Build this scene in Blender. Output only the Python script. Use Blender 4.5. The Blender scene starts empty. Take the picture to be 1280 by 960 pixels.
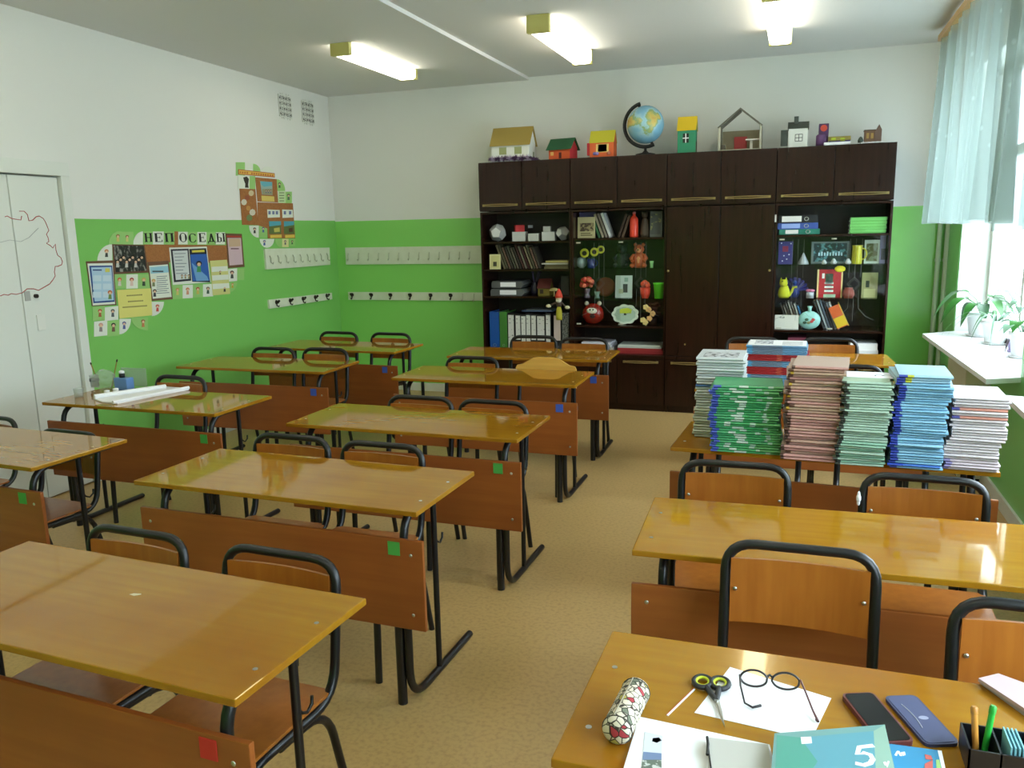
import bpy, bmesh, math, random
from mathutils import Vector, Matrix
random.seed(7)
PI = math.pi
COL = bpy.context.scene.collection
SC = bpy.context.scene

# ------------------------------------------------------------------ camera, world, exposure
FPX = 1023.4
YAW, PITCH, ROLL = math.radians(-19.20), math.radians(10.68), math.radians(-1.26)
CAM = Vector((0.0, 0.0, 1.644))
_fw = Vector((math.sin(YAW)*math.cos(PITCH), math.cos(YAW)*math.cos(PITCH), -math.sin(PITCH)))
_r0 = Vector((math.cos(YAW), -math.sin(YAW), 0)); _u0 = _r0.cross(_fw)
_r = _r0*math.cos(ROLL) + _u0*math.sin(ROLL); _u = _u0*math.cos(ROLL) - _r0*math.sin(ROLL)
cam_d = bpy.data.cameras.new('camera'); cam = bpy.data.objects.new('camera', cam_d); COL.objects.link(cam)
cam_d.sensor_width = 36.0; cam_d.lens = FPX/1280*36.0; cam_d.clip_start = 0.05
M = Matrix((( _r.x, _u.x, -_fw.x, CAM.x), (_r.y, _u.y, -_fw.y, CAM.y), (_r.z, _u.z, -_fw.z, CAM.z), (0, 0, 0, 1)))
cam.matrix_world = M
SC.camera = cam
SC.view_settings.view_transform = 'Standard'; SC.view_settings.look = 'None'
SC.view_settings.gamma = 1.0; SC.view_settings.use_curve_mapping = False
SC.view_settings.exposure = 0.0

w = bpy.data.worlds.new('overcast'); SC.world = w; w.use_nodes = True
bg = w.node_tree.nodes['Background']; bg.inputs[0].default_value = (0.78, 0.885, 1.0, 1)
# overcast sky: three times brighter overhead than at the horizon
SKY = 22.5
_wn = w.node_tree; _tc = _wn.nodes.new('ShaderNodeTexCoord'); _sx = _wn.nodes.new('ShaderNodeSeparateXYZ'); _mr = _wn.nodes.new('ShaderNodeMapRange')
_mr.inputs[1].default_value = 0.0; _mr.inputs[2].default_value = 1.0; _mr.inputs[3].default_value = SKY/3; _mr.inputs[4].default_value = SKY
_wn.links.new(_tc.outputs['Generated'], _sx.inputs[0]); _wn.links.new(_sx.outputs[2], _mr.inputs[0]); _wn.links.new(_mr.outputs[0], bg.inputs[1])
LAMP_STRENGTH = 8.5
LAMP_COLOR = (1.0, 0.94, 0.78, 1)

def portal(x, y0, y1, z0, z1):
    l = bpy.data.lights.new('window_portal', 'AREA'); l.shape = 'RECTANGLE'; l.size = z1-z0; l.size_y = y1-y0
    l.cycles.is_portal = True
    o = bpy.data.objects.new('window_portal', l); COL.objects.link(o)
    o.location = (x, (y0+y1)/2, (z0+z1)/2); o.rotation_euler = (0, math.radians(90), 0)
WINDOWS = ((5.02, 7.10), (2.35, 4.45), (-0.30, 1.80))
for a, b in WINDOWS: portal(1.50, a, b, 0.80, 2.72)

def at(px, py, ax, v):
    """a pixel of the photograph -> the point of a real plane (x, y or z = v) seen there"""
    d = _fw + _r*((px-640)/FPX) - _u*((py-480)/FPX)
    return CAM + d*((v-CAM[ax])/d[ax])

# ------------------------------------------------------------------ materials
def lin(c):
    f = lambda s: s/12.92 if s <= 0.04045 else ((s+0.055)/1.055)**2.4
    return tuple(f(v/255.0) for v in c[:3]) + (1.0,)
MATS = {}
def mat(name, rgb, rough=0.6, metal=0.0, coat=0.0, spec=0.5, emit=None, estr=0.0, noise=None, nscale=8.0, nstretch=(1,1,1), bump=0.0, alpha=None, trans=0.0, spread=None):
    """noise = second colour mixed in by a noise texture; spread = (from,to) of its ramp"""
    if name in MATS: return MATS[name]
    m = bpy.data.materials.new(name); m.use_nodes = True; nt = m.node_tree; p = nt.nodes['Principled BSDF']
    p.inputs['Base Color'].default_value = lin(rgb); p.inputs['Roughness'].default_value = rough
    p.inputs['Metallic'].default_value = metal; p.inputs['Coat Weight'].default_value = coat; p.inputs['Coat Roughness'].default_value = 0.06
    p.inputs['Specular IOR Level'].default_value = spec
    if trans: p.inputs['Transmission Weight'].default_value = trans
    if emit: p.inputs['Emission Color'].default_value = emit; p.inputs['Emission Strength'].default_value = estr
    if noise or bump:
        tc = nt.nodes.new('ShaderNodeTexCoord'); mp = nt.nodes.new('ShaderNodeMapping'); mp.inputs['Scale'].default_value = nstretch
        nz = nt.nodes.new('ShaderNodeTexNoise'); nz.inputs['Scale'].default_value = nscale; nz.inputs['Detail'].default_value = 5
        nt.links.new(tc.outputs['Object'], mp.inputs[0]); nt.links.new(mp.outputs[0], nz.inputs['Vector'])
        if noise:
            rp = nt.nodes.new('ShaderNodeValToRGB'); lo, hi = spread or (0.35, 0.68)
            rp.color_ramp.elements[0].position = lo; rp.color_ramp.elements[1].position = hi
            rp.color_ramp.elements[0].color = lin(rgb); rp.color_ramp.elements[1].color = lin(noise)
            nt.links.new(nz.outputs['Fac'], rp.inputs[0]); nt.links.new(rp.outputs[0], p.inputs['Base Color'])
        if bump:
            bp = nt.nodes.new('ShaderNodeBump'); bp.inputs['Strength'].default_value = bump; bp.inputs['Distance'].default_value = 0.004
            nt.links.new(nz.outputs['Fac'], bp.inputs['Height']); nt.links.new(bp.outputs[0], p.inputs['Normal'])
    MATS[name] = m; return m

def clear_glass(name, tint=(1,1,1,1), refl=1.0):
    if name in MATS: return MATS[name]
    m = bpy.data.materials.new(name); m.use_nodes = True; nt = m.node_tree; nt.nodes.clear()
    o = nt.nodes.new('ShaderNodeOutputMaterial'); mx = nt.nodes.new('ShaderNodeMixShader'); t = nt.nodes.new('ShaderNodeBsdfTransparent')
    g = nt.nodes.new('ShaderNodeBsdfGlossy'); fr = nt.nodes.new('ShaderNodeFresnel')
    ge = nt.nodes.new('ShaderNodeNewGeometry'); io = nt.nodes.new('ShaderNodeMapRange'); io.inputs[3].default_value = 1.45; io.inputs[4].default_value = 1/1.45
    nt.links.new(ge.outputs['Backfacing'], io.inputs[0]); nt.links.new(io.outputs[0], fr.inputs[0])     # thin pane: the same reflection on both faces
    mu = nt.nodes.new('ShaderNodeMath'); mu.operation = 'MULTIPLY'; mu.inputs[1].default_value = refl
    t.inputs[0].default_value = tint; g.inputs['Roughness'].default_value = 0.02
    nt.links.new(fr.outputs[0], mu.inputs[0]); nt.links.new(mu.outputs[0], mx.inputs[0])
    nt.links.new(t.outputs[0], mx.inputs[1]); nt.links.new(g.outputs[0], mx.inputs[2]); nt.links.new(mx.outputs[0], o.inputs[0])
    MATS[name] = m; return m

def sheer(name, rgb, see=0.45):
    m = bpy.data.materials.new(name); m.use_nodes = True; nt = m.node_tree; nt.nodes.clear()
    o = nt.nodes.new('ShaderNodeOutputMaterial'); mx = nt.nodes.new('ShaderNodeMixShader'); mx2 = nt.nodes.new('ShaderNodeMixShader')
    t = nt.nodes.new('ShaderNodeBsdfTransparent'); d = nt.nodes.new('ShaderNodeBsdfDiffuse'); l = nt.nodes.new('ShaderNodeBsdfTranslucent')
    d.inputs[0].default_value = lin(rgb); l.inputs[0].default_value = lin(rgb); t.inputs[0].default_value = (0.95, 1, 0.98, 1)
    tc = nt.nodes.new('ShaderNodeTexCoord'); v = nt.nodes.new('ShaderNodeTexVoronoi'); v.inputs['Scale'].default_value = 9
    rp = nt.nodes.new('ShaderNodeValToRGB'); rp.color_ramp.elements[0].position = 0.06; rp.color_ramp.elements[1].position = 0.16
    rp.color_ramp.elements[0].color = (1,1,1,1); rp.color_ramp.elements[1].color = (0,0,0,1)
    ad = nt.nodes.new('ShaderNodeMath'); ad.operation = 'MULTIPLY_ADD'; ad.inputs[1].default_value = 0.16; ad.inputs[2].default_value = 1-see
    nt.links.new(tc.outputs['Object'], v.inputs['Vector']); nt.links.new(v.outputs['Distance'], rp.inputs[0]); nt.links.new(rp.outputs[0], ad.inputs[0])
    mx2.inputs[0].default_value = 0.5
    nt.links.new(d.outputs[0], mx2.inputs[1]); nt.links.new(l.outputs[0], mx2.inputs[2])
    nt.links.new(ad.outputs[0], mx.inputs[0]); nt.links.new(t.outputs[0], mx.inputs[1]); nt.links.new(mx2.outputs[0], mx.inputs[2]); nt.links.new(mx.outputs[0], o.inputs[0])
    MATS[name] = m; return m

def two_tone(name, low, high, zsplit, rough_low=0.45):
    """painted wall: green dado below zsplit, whitewash above"""
    m = bpy.data.materials.new(name); m.use_nodes = True; nt = m.node_tree; p = nt.nodes['Principled BSDF']
    tc = nt.nodes.new('ShaderNodeTexCoord'); sx = nt.nodes.new('ShaderNodeSeparateXYZ'); gt = nt.nodes.new('ShaderNodeMath'); gt.operation = 'GREATER_THAN'
    nz = nt.nodes.new('ShaderNodeTexNoise'); nz.inputs['Scale'].default_value = 2.2; nz.inputs['Detail'].default_value = 4
    ad = nt.nodes.new('ShaderNodeMath'); ad.operation = 'MULTIPLY_ADD'; ad.inputs[1].default_value = 0.012
    gt.inputs[1].default_value = zsplit + 0.006
    nt.links.new(tc.outputs['Object'], sx.inputs[0]); nt.links.new(tc.outputs['Object'], nz.inputs['Vector'])
    nt.links.new(nz.outputs['Fac'], ad.inputs[0]); nt.links.new(sx.outputs[2], ad.inputs[2]); nt.links.new(ad.outputs[0], gt.inputs[0])
    mx = nt.nodes.new('ShaderNodeMix'); mx.data_type = 'RGBA'; mx.inputs[6].default_value = lin(low); mx.inputs[7].default_value = lin(high)
    nt.links.new(gt.outputs[0], mx.inputs[0]); nt.links.new(mx.outputs[2], p.inputs['Base Color'])
    rm = nt.nodes.new('ShaderNodeMath'); rm.operation = 'MULTIPLY_ADD'; rm.inputs[1].default_value = 0.9-rough_low; rm.inputs[2].default_value = rough_low
    nt.links.new(gt.outputs[0], rm.inputs[0]); nt.links.new(rm.outputs[0], p.inputs['Roughness'])
    n2 = nt.nodes.new('ShaderNodeTexNoise'); n2.inputs['Scale'].default_value = 35; bp = nt.nodes.new('ShaderNodeBump'); bp.inputs['Strength'].default_value = 0.12; bp.inputs['Distance'].default_value = 0.004
    nt.links.new(tc.outputs['Object'], n2.inputs['Vector']); nt.links.new(n2.outputs['Fac'], bp.inputs['Height']); nt.links.new(bp.outputs[0], p.inputs['Normal'])
    MATS[name] = m; return m

def wood(name, a, b, rough, coat=0.0, stretch=(1.2, 14, 14), scale=3.0, c=None, spec=0.5):
    """plywood veneer: stretched noise grain, soft darker clouds"""
    if name in MATS: return MATS[name]
    m = mat(name, a, rough=rough, coat=coat, spec=spec, noise=b, nscale=scale, nstretch=stretch, spread=(0.3, 0.72))
    if c:
        nt = m.node_tree; p = nt.nodes['Principled BSDF']; src = p.inputs['Base Color'].links[0].from_socket
        tc = nt.nodes.new('ShaderNodeTexCoord'); nz = nt.nodes.new('ShaderNodeTexNoise'); nz.inputs['Scale'].default_value = 2.6; nz.inputs['Detail'].default_value = 3
        oi = nt.nodes.new('ShaderNodeObjectInfo'); va = nt.nodes.new('ShaderNodeVectorMath'); va.operation = 'ADD'
        nt.links.new(tc.outputs['Object'], va.inputs[0]); nt.links.new(oi.outputs['Location'], va.inputs[1]); nt.links.new(va.outputs[0], nz.inputs['Vector'])
        rp = nt.nodes.new('ShaderNodeValToRGB'); rp.color_ramp.elements[0].position = 0.42; rp.color_ramp.elements[1].position = 0.75
        mx = nt.nodes.new('ShaderNodeMix'); mx.data_type = 'RGBA'; mx.inputs[7].default_value = lin(c)
        nt.links.new(nz.outputs['Fac'], rp.inputs[0]); nt.links.new(rp.outputs[0], mx.inputs[0]); nt.links.new(src, mx.inputs[6]); nt.links.new(mx.outputs[2], p.inputs['Base Color'])
    return m

# ------------------------------------------------------------------ mesh helpers
class MB:
    def __init__(s): s.v = []; s.f = []; s.sm = []; s.mi = []; s.cur = 0
    def m(s, i): s.cur = i; return s
    def add(s, vs, fs, smooth=False, T=None):
        o = len(s.v)
        for p in vs:
            p = Vector(p)
            if T is not None: p = T @ p
            s.v.append(p[:])
        for f in fs: s.f.append(tuple(o+i for i in f)); s.sm.append(smooth); s.mi.append(s.cur)
        return s
    def box(s, a, b, T=None):
        x0,y0,z0 = [min(p,q) for p,q in zip(a,b)]; x1,y1,z1 = [max(p,q) for p,q in zip(a,b)]
        return s.add([(x0,y0,z0),(x1,y0,z0),(x1,y1,z0),(x0,y1,z0),(x0,y0,z1),(x1,y0,z1),(x1,y1,z1),(x0,y1,z1)],
            [(0,3,2,1),(4,5,6,7),(0,1,5,4),(1,2,6,5),(2,3,7,6),(3,0,4,7)], T=T)
    def cbox(s, a, b, c=0.004, T=None):
        """box with chamfered edges"""
        bm = bmesh.new(); bmesh.ops.create_cube(bm, size=1.0)
        for v in bm.verts:
            v.co = Vector([(p+q)/2 + (abs(q-p))*k for p,q,k in zip(a,b,v.co)])
        bmesh.ops.bevel(bm, geom=bm.edges[:], offset=c, segments=2, affect='EDGES', profile=0.6)
        bm.verts.index_update()
        s.add([v.co[:] for v in bm.verts], [tuple(v.index for v in f.verts) for f in bm.faces], T=T); bm.free(); return s
    def prism(s, pts, z0, z1, axis='z', T=None):
        """extrude a polygon given in the plane (x,y) | (x,z) for axis y | (y,z) for axis x"""
        n = len(pts)
        q = {'z': lambda p,h: (p[0],p[1],h), 'y': lambda p,h: (p[0],h,p[1]), 'x': lambda p,h: (h,p[0],p[1])}[axis]
        vs = [q(p,z0) for p in pts] + [q(p,z1) for p in pts]
        fs = [tuple(range(n))[::-1], tuple(range(n,2*n))] + [(i,(i+1)%n,n+(i+1)%n,n+i) for i in range(n)]
        return s.add(vs, fs, T=T)
    def tube(s, path, r, n=8, T=None, closed=False, cap=True):
        path = [Vector(p) for p in path]; k = len(path); rs = r if isinstance(r, (list, tuple)) else [r]*k
        vs = []; fs = []; nrm = None
        for i, p in enumerate(path):
            if closed: d = path[(i+1)%k] - path[i-1]
            else: d = path[min(i+1,k-1)] - path[max(i-1,0)]
            d = d.normalized() if d.length > 1e-9 else Vector((0,0,1))
            if nrm is None:
                nrm = d.orthogonal().normalized()
            nrm = (nrm - d*nrm.dot(d)); nrm = nrm.normalized() if nrm.length > 1e-6 else d.orthogonal().normalized()
            b = d.cross(nrm)
            for j in range(n):
                a = 2*PI*j/n; vs.append(p + (nrm*math.cos(a)+b*math.sin(a))*rs[i])
        seg = k if closed else k-1
        for i in range(seg):
            for j in range(n):
                a = i*n+j; b2 = i*n+(j+1)%n; c = ((i+1)%k)*n+(j+1)%n; d2 = ((i+1)%k)*n+j
                fs.append((a,b2,c,d2))
        s.add(vs, fs, True, T)
        if cap and not closed:
            s.add(vs[:n], [tuple(range(n))[::-1]], False, T); s.add(vs[-n:], [tuple(range(n))], False, T)
        return s
    def lathe(s, prof, n=16, T=None, sx=1.0, sy=1.0):
        """profile of (radius, z)"""
        vs = []; fs = []
        for r, z in prof:
            for j in range(n):
                a = 2*PI*j/n; vs.append((r*math.cos(a)*sx, r*math.sin(a)*sy, z))
        for i in range(len(prof)-1):
            for j in range(n): fs.append((i*n+j, i*n+(j+1)%n, (i+1)*n+(j+1)%n, (i+1)*n+j))
        fs.append(tuple(range(n))[::-1]); k = (len(prof)-1)*n; fs.append(tuple(range(k,k+n)))
        return s.add(vs, fs, True, T)
    def ball(s, c, r, n=12, k=8, sc=(1,1,1), T=None):
        prof = [(r*math.sin(PI*i/k)+1e-5, -r*math.cos(PI*i/k)) for i in range(k+1)]
        Q = Matrix.Translation(Vector(c)) @ Matrix.Diagonal((sc[0],sc[1],sc[2],1))
        return s.lathe(prof, n, (T @ Q) if T is not None else Q)
    def cyl(s, a, b, r, n=10, T=None): return s.tube([a, b], r, n, T)
    def mesh(s, name):
        me = bpy.data.meshes.new(name); me.from_pydata(s.v, [], s.f)
        me.polygons.foreach_set('use_smooth', s.sm); me.polygons.foreach_set('material_index', s.mi); me.update()
        return me

def fillet(pts, rads, seg=5):
    """polyline with rounded corners"""
    pts = [Vector(p) for p in pts]; out = [pts[0]]
    for i in range(1, len(pts)-1):
        r = rads[i-1] if isinstance(rads, (list, tuple)) else rads
        p, a, b = pts[i], (pts[i-1]-pts[i]), (pts[i+1]-pts[i])
        if r <= 0: out.append(p); continue
        t = min(r, a.length*0.49 if i > 1 else a.length*0.95, b.length*0.49 if i < len(pts)-2 else b.length*0.95)
        q0 = p + a.normalized()*t; q1 = p + b.normalized()*t
        for k in range(seg+1):
            u = k/seg; out.append(q0*(1-u)**2 + p*2*u*(1-u) + q1*u*u)
    out.append(pts[-1]); return out

def obj(name, mb, mats, parent=None, loc=None, rotz=None):
    me = mb.mesh(name) if isinstance(mb, MB) else mb
    o = bpy.data.objects.new(name, me); COL.objects.link(o)
    if not isinstance(mats, (list, tuple)): mats = [mats]
    if not len(me.materials):
        for k in mats: me.materials.append(MATS[k] if isinstance(k, str) else k)
    if parent is not None: o.parent = parent
    if loc is not None: o.location = loc
    if rotz is not None: o.rotation_euler = (0, 0, rotz)
    return o
def tag(o, label, cat, group=None):
    o['label'] = label; o['category'] = cat
    if group: o['group'] = group
    return o
def thing(name, label, cat, loc=(0,0,0), rotz=0.0, group=None, tilt=None):
    o = bpy.data.objects.new(name, None); COL.objects.link(o); o.empty_display_size = 0.05
    o.location = loc; o.rotation_euler = tilt if tilt else (0, 0, rotz)
    return tag(o, label, cat, group)
def struct(name, mb, mats, parent=None, label=None):
    o = obj(name, mb, mats, parent)
    if parent is None: o['kind'] = 'structure'
    if label: o['label'] = label
    return o
def dup(root, loc, rotz, label=None, group=None):
    r = root.copy(); COL.objects.link(r); r.location = loc; r.rotation_euler = (0, 0, rotz)
    if label: r['label'] = label
    if group: r['group'] = group
    for ch in list(root.children):
        c = ch.copy(); COL.objects.link(c); c.parent = r
        for g in list(ch.children):
            d = g.copy(); COL.objects.link(d); d.parent = c
    return r
def V(*a): return Vector(a)

# ------------------------------------------------------------------ palette
WHITE_WALL = (226, 227, 221)
mat('ceiling_white', (222, 222, 220), rough=0.95, bump=0.1, nscale=20)
mat('lino', (194, 161, 104), rough=0.36, noise=(172, 140, 88), nscale=60, spread=(0.45, 0.75))
wood('desk_top', (164, 118, 28), (152, 104, 23), 0.045, spec=0.85, stretch=(1.0, 16, 16), scale=2.2, c=(146, 92, 22))
wood('desk_panel', (158, 90, 38), (142, 76, 31), 0.34, coat=0.0, stretch=(1.2, 10, 18), scale=2.0, c=(128, 70, 30))
wood('chair_ply', (168, 102, 36), (152, 87, 28), 0.3, coat=0.15, stretch=(14, 14, 1.6), scale=2.5)
wood('cab_dark', (44, 22, 13), (33, 16, 9), 0.22, coat=0.0, spec=0.3, stretch=(16, 16, 1.1), scale=2.4)
wood('cab_inside', (36, 24, 17), (26, 17, 12), 0.45, stretch=(1.1, 16, 16), scale=2.4)
mat('black_tube', (20, 20, 22), rough=0.34)
mat('black_matte', (18, 18, 19), rough=0.6)
mat('steel', (190, 190, 185), rough=0.3, metal=1.0)
mat('brass', (176, 156, 104), rough=0.35, metal=0.9)
mat('white_paint', (226, 228, 220), rough=0.45)
mat('door_paint', (222, 226, 218), rough=0.35, bump=0.05, nscale=14)
mat('sill_white', (236, 238, 236), rough=0.3)
mat('cream_paint', (206, 204, 178), rough=0.45)
mat('pipe_paint', (196, 214, 186), rough=0.4)
mat('paper', (238, 238, 240), rough=0.75)
mat('paper_shade', (224, 222, 216), rough=0.75)
mat('card_white', (226, 228, 222), rough=0.7)
mat('board_rail', (218, 224, 202), rough=0.5, noise=(210, 216, 192), nscale=14)
mat('marker_red', (168, 44, 40), rough=0.7)
mat('pencil_grey', (176, 180, 176), rough=0.8)
mat('lamp_end', (206, 198, 120), rough=0.4)
mat('lamp_body', (225, 225, 205), rough=0.5)
mat('lamp_diffuser', (250, 250, 235), rough=0.5, emit=LAMP_COLOR, estr=LAMP_STRENGTH)
clear_glass('glass'); clear_glass('cabinet_glass', (0.97, 0.985, 0.975, 1), 0.55); clear_glass('window_glass', (0.97, 1, 1, 1))
mat('hook_dark', (44, 34, 26), rough=0.4, metal=0.4)
mat('rod_wood', (190, 150, 90), rough=0.4)
MATS['desk_top'].node_tree.nodes['Principled BSDF'].inputs['Specular Tint'].default_value = (1.0, 0.82, 0.38, 1)
def flat(rgb, rough=0.65):
    """a plain card, plastic or paint of one colour"""
    n = 'plain_%02x%02x%02x' % tuple(rgb) + ('' if rough == 0.65 else '_%d' % int(rough*100))
    return mat(n, rgb, rough=rough)

# ------------------------------------------------------------------ room shell
YB, XR, ZC, YF = 7.68, 1.17, 3.03, -1.6
LA = math.radians(1.7)                               # the left wall runs slightly inwards towards the front
LD = V(math.sin(LA), -math.cos(LA), 0); LN = V(math.cos(LA), math.sin(LA), 0); L0 = V(-4.600, YB, 0)
def left_wall(px, py, off=0.0):
    """point of the left wall seen at a photo pixel -> (distance along the wall from the back corner, height)"""
    d = _fw + _r*((px-640)/FPX) - _u*((py-480)/FPX)
    t = (L0 + LN*off - CAM).dot(LN)/d.dot(LN); p = CAM + d*t
    return (p-L0).dot(LD), p.z
LT = Matrix(((LD.x, LN.x, 0, L0.x), (LD.y, LN.y, 0, L0.y), (0, 0, 1, 0), (0, 0, 0, 1)))    # (s, out, z) -> world
GREEN_L = two_tone('wall_paint_left', (126, 196, 98), WHITE_WALL, 1.775, 0.3)
GREEN_B = two_tone('wall_paint_back', (138, 212, 104), WHITE_WALL, 1.765, 0.2)
GREEN_R = two_tone('wall_paint_right', (130, 210, 122), WHITE_WALL, 1.765, 0.3)

struct('floor', MB().box((-5.0, YF-0.1, -0.06), (1.45, YB+0.1, 0.0)), 'lino')
cl = MB().prism([(-5.0, ZC-0.015), (-2.44, ZC-0.015), (-2.44, ZC+0.012), (1.45, ZC+0.012), (1.45, ZC+0.16), (-5.0, ZC+0.16)], YF-0.1, YB+0.1, 'y')
struct('ceiling', cl, 'ceiling_white')
Sw = (YB-YF)/math.cos(LA) + 0.1
struct('wall_back', MB().box((-4.75, YB, 0), (1.45, YB+0.14, ZC+0.02)), GREEN_B)
struct('wall_front', MB().box((-4.75, YF-0.12, 0), (1.45, YF, ZC+0.02)), GREEN_B)
# right wall with deep window openings
mw = MB(); WZ0, WZ1, RD = 0.775, 2.72, 0.28
edges = [YF-0.1]
for a, b in sorted(WINDOWS): edges += [a, b]
edges.append(YB+0.05)
for i in range(0, len(edges), 2): mw.box((XR, edges[i], 0), (XR+RD, edges[i+1], ZC+0.02))
for a, b in WINDOWS:
    mw.box((XR, a, 0), (XR+RD, b, WZ0)); mw.box((XR, a, WZ1), (XR+RD, b, ZC+0.02))
struct('wall_right', mw, GREEN_R)
for i, (a, b) in enumerate(WINDOWS):
    rv = MB(); e = 0.006
    rv.box((XR+e, b-e*2, WZ0), (XR+RD, b-0.001, WZ1)); rv.box((XR+e, a+0.001, WZ0), (XR+RD, a+e*2, WZ1)); rv.box((XR+e, a, WZ1-e*2), (XR+RD, b, WZ1-0.001))
    struct('trim_%d' % (i+1), rv, 'white_paint', label='white plastered reveal around the window')
    xw = XR+RD-0.05
    wf = MB()
    for y in (a+0.03, (a+b)/2, b-0.03): wf.cbox((xw-0.025, y-0.028, WZ0), (xw+0.025, y+0.028, WZ1), 0.006)
    for z in (WZ0+0.04, 2.1, WZ1-0.04): wf.cbox((xw-0.03, a, z-0.035), (xw+0.03, b, z+0.035), 0.006)
    win = struct('window_%d' % (i+1), wf, 'white_paint')
    for k in range(2):
        y0 = a+(b-a)*k/2; y1 = a+(b-a)*(k+1)/2
        for z0, z1 in ((WZ0+0.075, 2.065), (2.135, WZ1-0.075)):
            obj('pane', MB().box((xw-0.003, y0+0.06, z0), (xw+0.003, y1-0.06, z1)), 'window_glass', win)
mat('yard', (170, 172, 170), rough=0.9)
struct('ground_outside', MB().box((1.5, -40, -4.2), (80, 50, -4.0)), 'yard')
# left wall with the doorway cut out
sD1, _ = left_wall(90, 270); sD0, _z = left_wall(74, 221); DTOP = 2.045
s_split, _ = left_wall(10, 218)
door_far = sD0; door_near = sD0 + 2*(s_split-sD0) + 0.38
ml = MB()
ml.box((-0.1, -0.14, 0), (door_far-0.0, 0, ZC+0.02)); ml.box((door_near, -0.14, 0), (Sw, 0, ZC+0.02)); ml.box((door_far, -0.14, DTOP), (door_near, 0, ZC+0.02))
o = struct('wall_left', ml, GREEN_L); o.matrix_world = LT
def on_left(o): o.matrix_world = LT; return o
# door frame and two leaves
fr = MB(); FW = sD0-sD1
fr.cbox((door_far-FW, -0.12, 0), (door_far+0.004, 0.018, DTOP+0.06), 0.004); fr.cbox((door_near-0.004, -0.12, 0), (door_near+0.09, 0.018, DTOP+0.06), 0.004)
fr.box((door_far-0.01, -0.135, 0), (door_near+0.01, -0.1, DTOP+0.05)); fr.cbox((door_far-FW, -0.12, DTOP-0.002), (door_near+0.09, 0.02, DTOP+0.085), 0.004)  # board behind the leaves is added to stop sky light leaking through
on_left(struct('trim_%d' % 4, fr, 'door_paint', label='white painted door frame'))
lf = MB(); lf.cbox((door_far+0.008, -0.055, 0.008), (s_split-0.003, -0.012, DTOP-0.01), 0.006)
d1 = on_left(struct('door_1', lf, 'door_paint'))
d2 = on_left(struct('door_2', MB().cbox((s_split+0.003, -0.055, 0.008), (door_near-0.008, -0.012, DTOP-0.01), 0.006), 'door_paint'))
def on_door(px, py): return left_wall(px, py, -0.012)
# lock, plate and handle of the narrow leaf
s, z = on_door(44, 370); obj('keyhole', MB().cyl((s, -0.013, z), (s, 0.004, z), 0.013, 12), 'hook_dark', d1)
s, z = on_door(34, 370); obj('lock_plate', MB().cbox((s-0.02, -0.013, z-0.03), (s+0.02, -0.007, z+0.03), 0.002), flat((170, 172, 166), 0.5), d1)
s, z = on_door(51, 403); obj('handle_plate', MB().cbox((s-0.03, -0.013, z-0.05), (s+0.03, -0.004, z+0.05), 0.003), 'white_paint', d1)
# red marker outline drawn over both leaves
def drawn(name, pts, m, r, parents):
    """a line drawn on the door: thin ribbon split where it crosses from one leaf to the other"""
    runs = {0: [], 1: []}
    seq = [on_door(*p) for p in pts]; cur = []; side = None; out = []
    for s, z in seq:
        k = 0 if s < s_split else 1
        if side is not None and k != side: out.append((side, cur)); cur = [cur[-1]]
        cur.append((s, -0.0117, z)); side = k
    out.append((side, cur))
    for k, c in out:
        if len(c) > 1:
            c = [(p[0], p[1], p[2]) for p in c]
            obj(name, MB().tube(c, r, 4), m, parents[k])
drawn('red_line', [(6,271),(9,270),(14,273),(19,274),(26,275),(27,270)], 'marker_red', 0.0028, (d1, d2))
drawn('red_line', [(24,264),(30,264),(34,268),(36,276),(41,275),(45,271),(49,270),(54,273),(57,278),(59,283),(61,288),(58,293),(60,297),(61,302),(58,304),(63,307),(66,310),(69,305),(70,313),(72,319),(76,322),(78,327),(77,331),(72,333),(69,333),(68,340),(69,345),(66,350),(62,355),(55,359),(48,363),(42,361),(34,361),(28,366),(20,368),(14,367),(10,369),(5,368),(0,370),(-6,368)], 'marker_red', 0.0028, (d1, d2))
drawn('pencil_line', [(0,303),(12,300),(26,302),(36,297),(48,285)], 'pencil_grey', 0.002, (d1, d2))
# skirting and window boards
bl = MB().cbox((0, 0, 0), (door_far-FW, 0.016, 0.085), 0.003).cbox((door_near+0.09, 0, 0), (Sw, 0.016, 0.085), 0.003)
on_left(struct('baseboard_left', bl, 'white_paint'))
struct('baseboard_back', MB().cbox((-4.59, YB-0.016, 0), (1.165, YB, 0.085), 0.003), 'white_paint')
struct('baseboard_right', MB().cbox((XR-0.016, YF, 0), (XR, YB-0.02, 0.085), 0.003), 'white_paint')
SZ = 0.80
t = obj('window_sill', MB().prism([(0.923, 6.86), (1.169, 7.06), (1.43, 7.06), (1.43, 5.04), (1.169, 5.0), (0.986, 4.91)][::-1], SZ-0.028, SZ), 'sill_white')
tag(t, 'wide white window board under the pots of plants', 'window sill')
t = obj('window_sill', MB().prism([(0.985, 4.47), (1.169, 4.43), (1.43, 4.43), (1.43, 2.37), (1.169, 2.3), (0.93, 2.3)][::-1], SZ-0.028, SZ), 'sill_white')
tag(t, 'end of a second white window board at the right edge', 'window sill')
t = thing('sill_support', 'cream painted panel propping up the window board', 'support', (1.085, 6.0, 0))
obj('panel', MB().cbox((-0.06, -0.32, 0.02), (0.083, 0.32, 0.77), 0.006), 'cream_paint', t)
obj('foot', MB().cbox((-0.05, -0.3, 0), (0.08, 0.3, 0.02), 0.003), 'black_matte', t)
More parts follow.
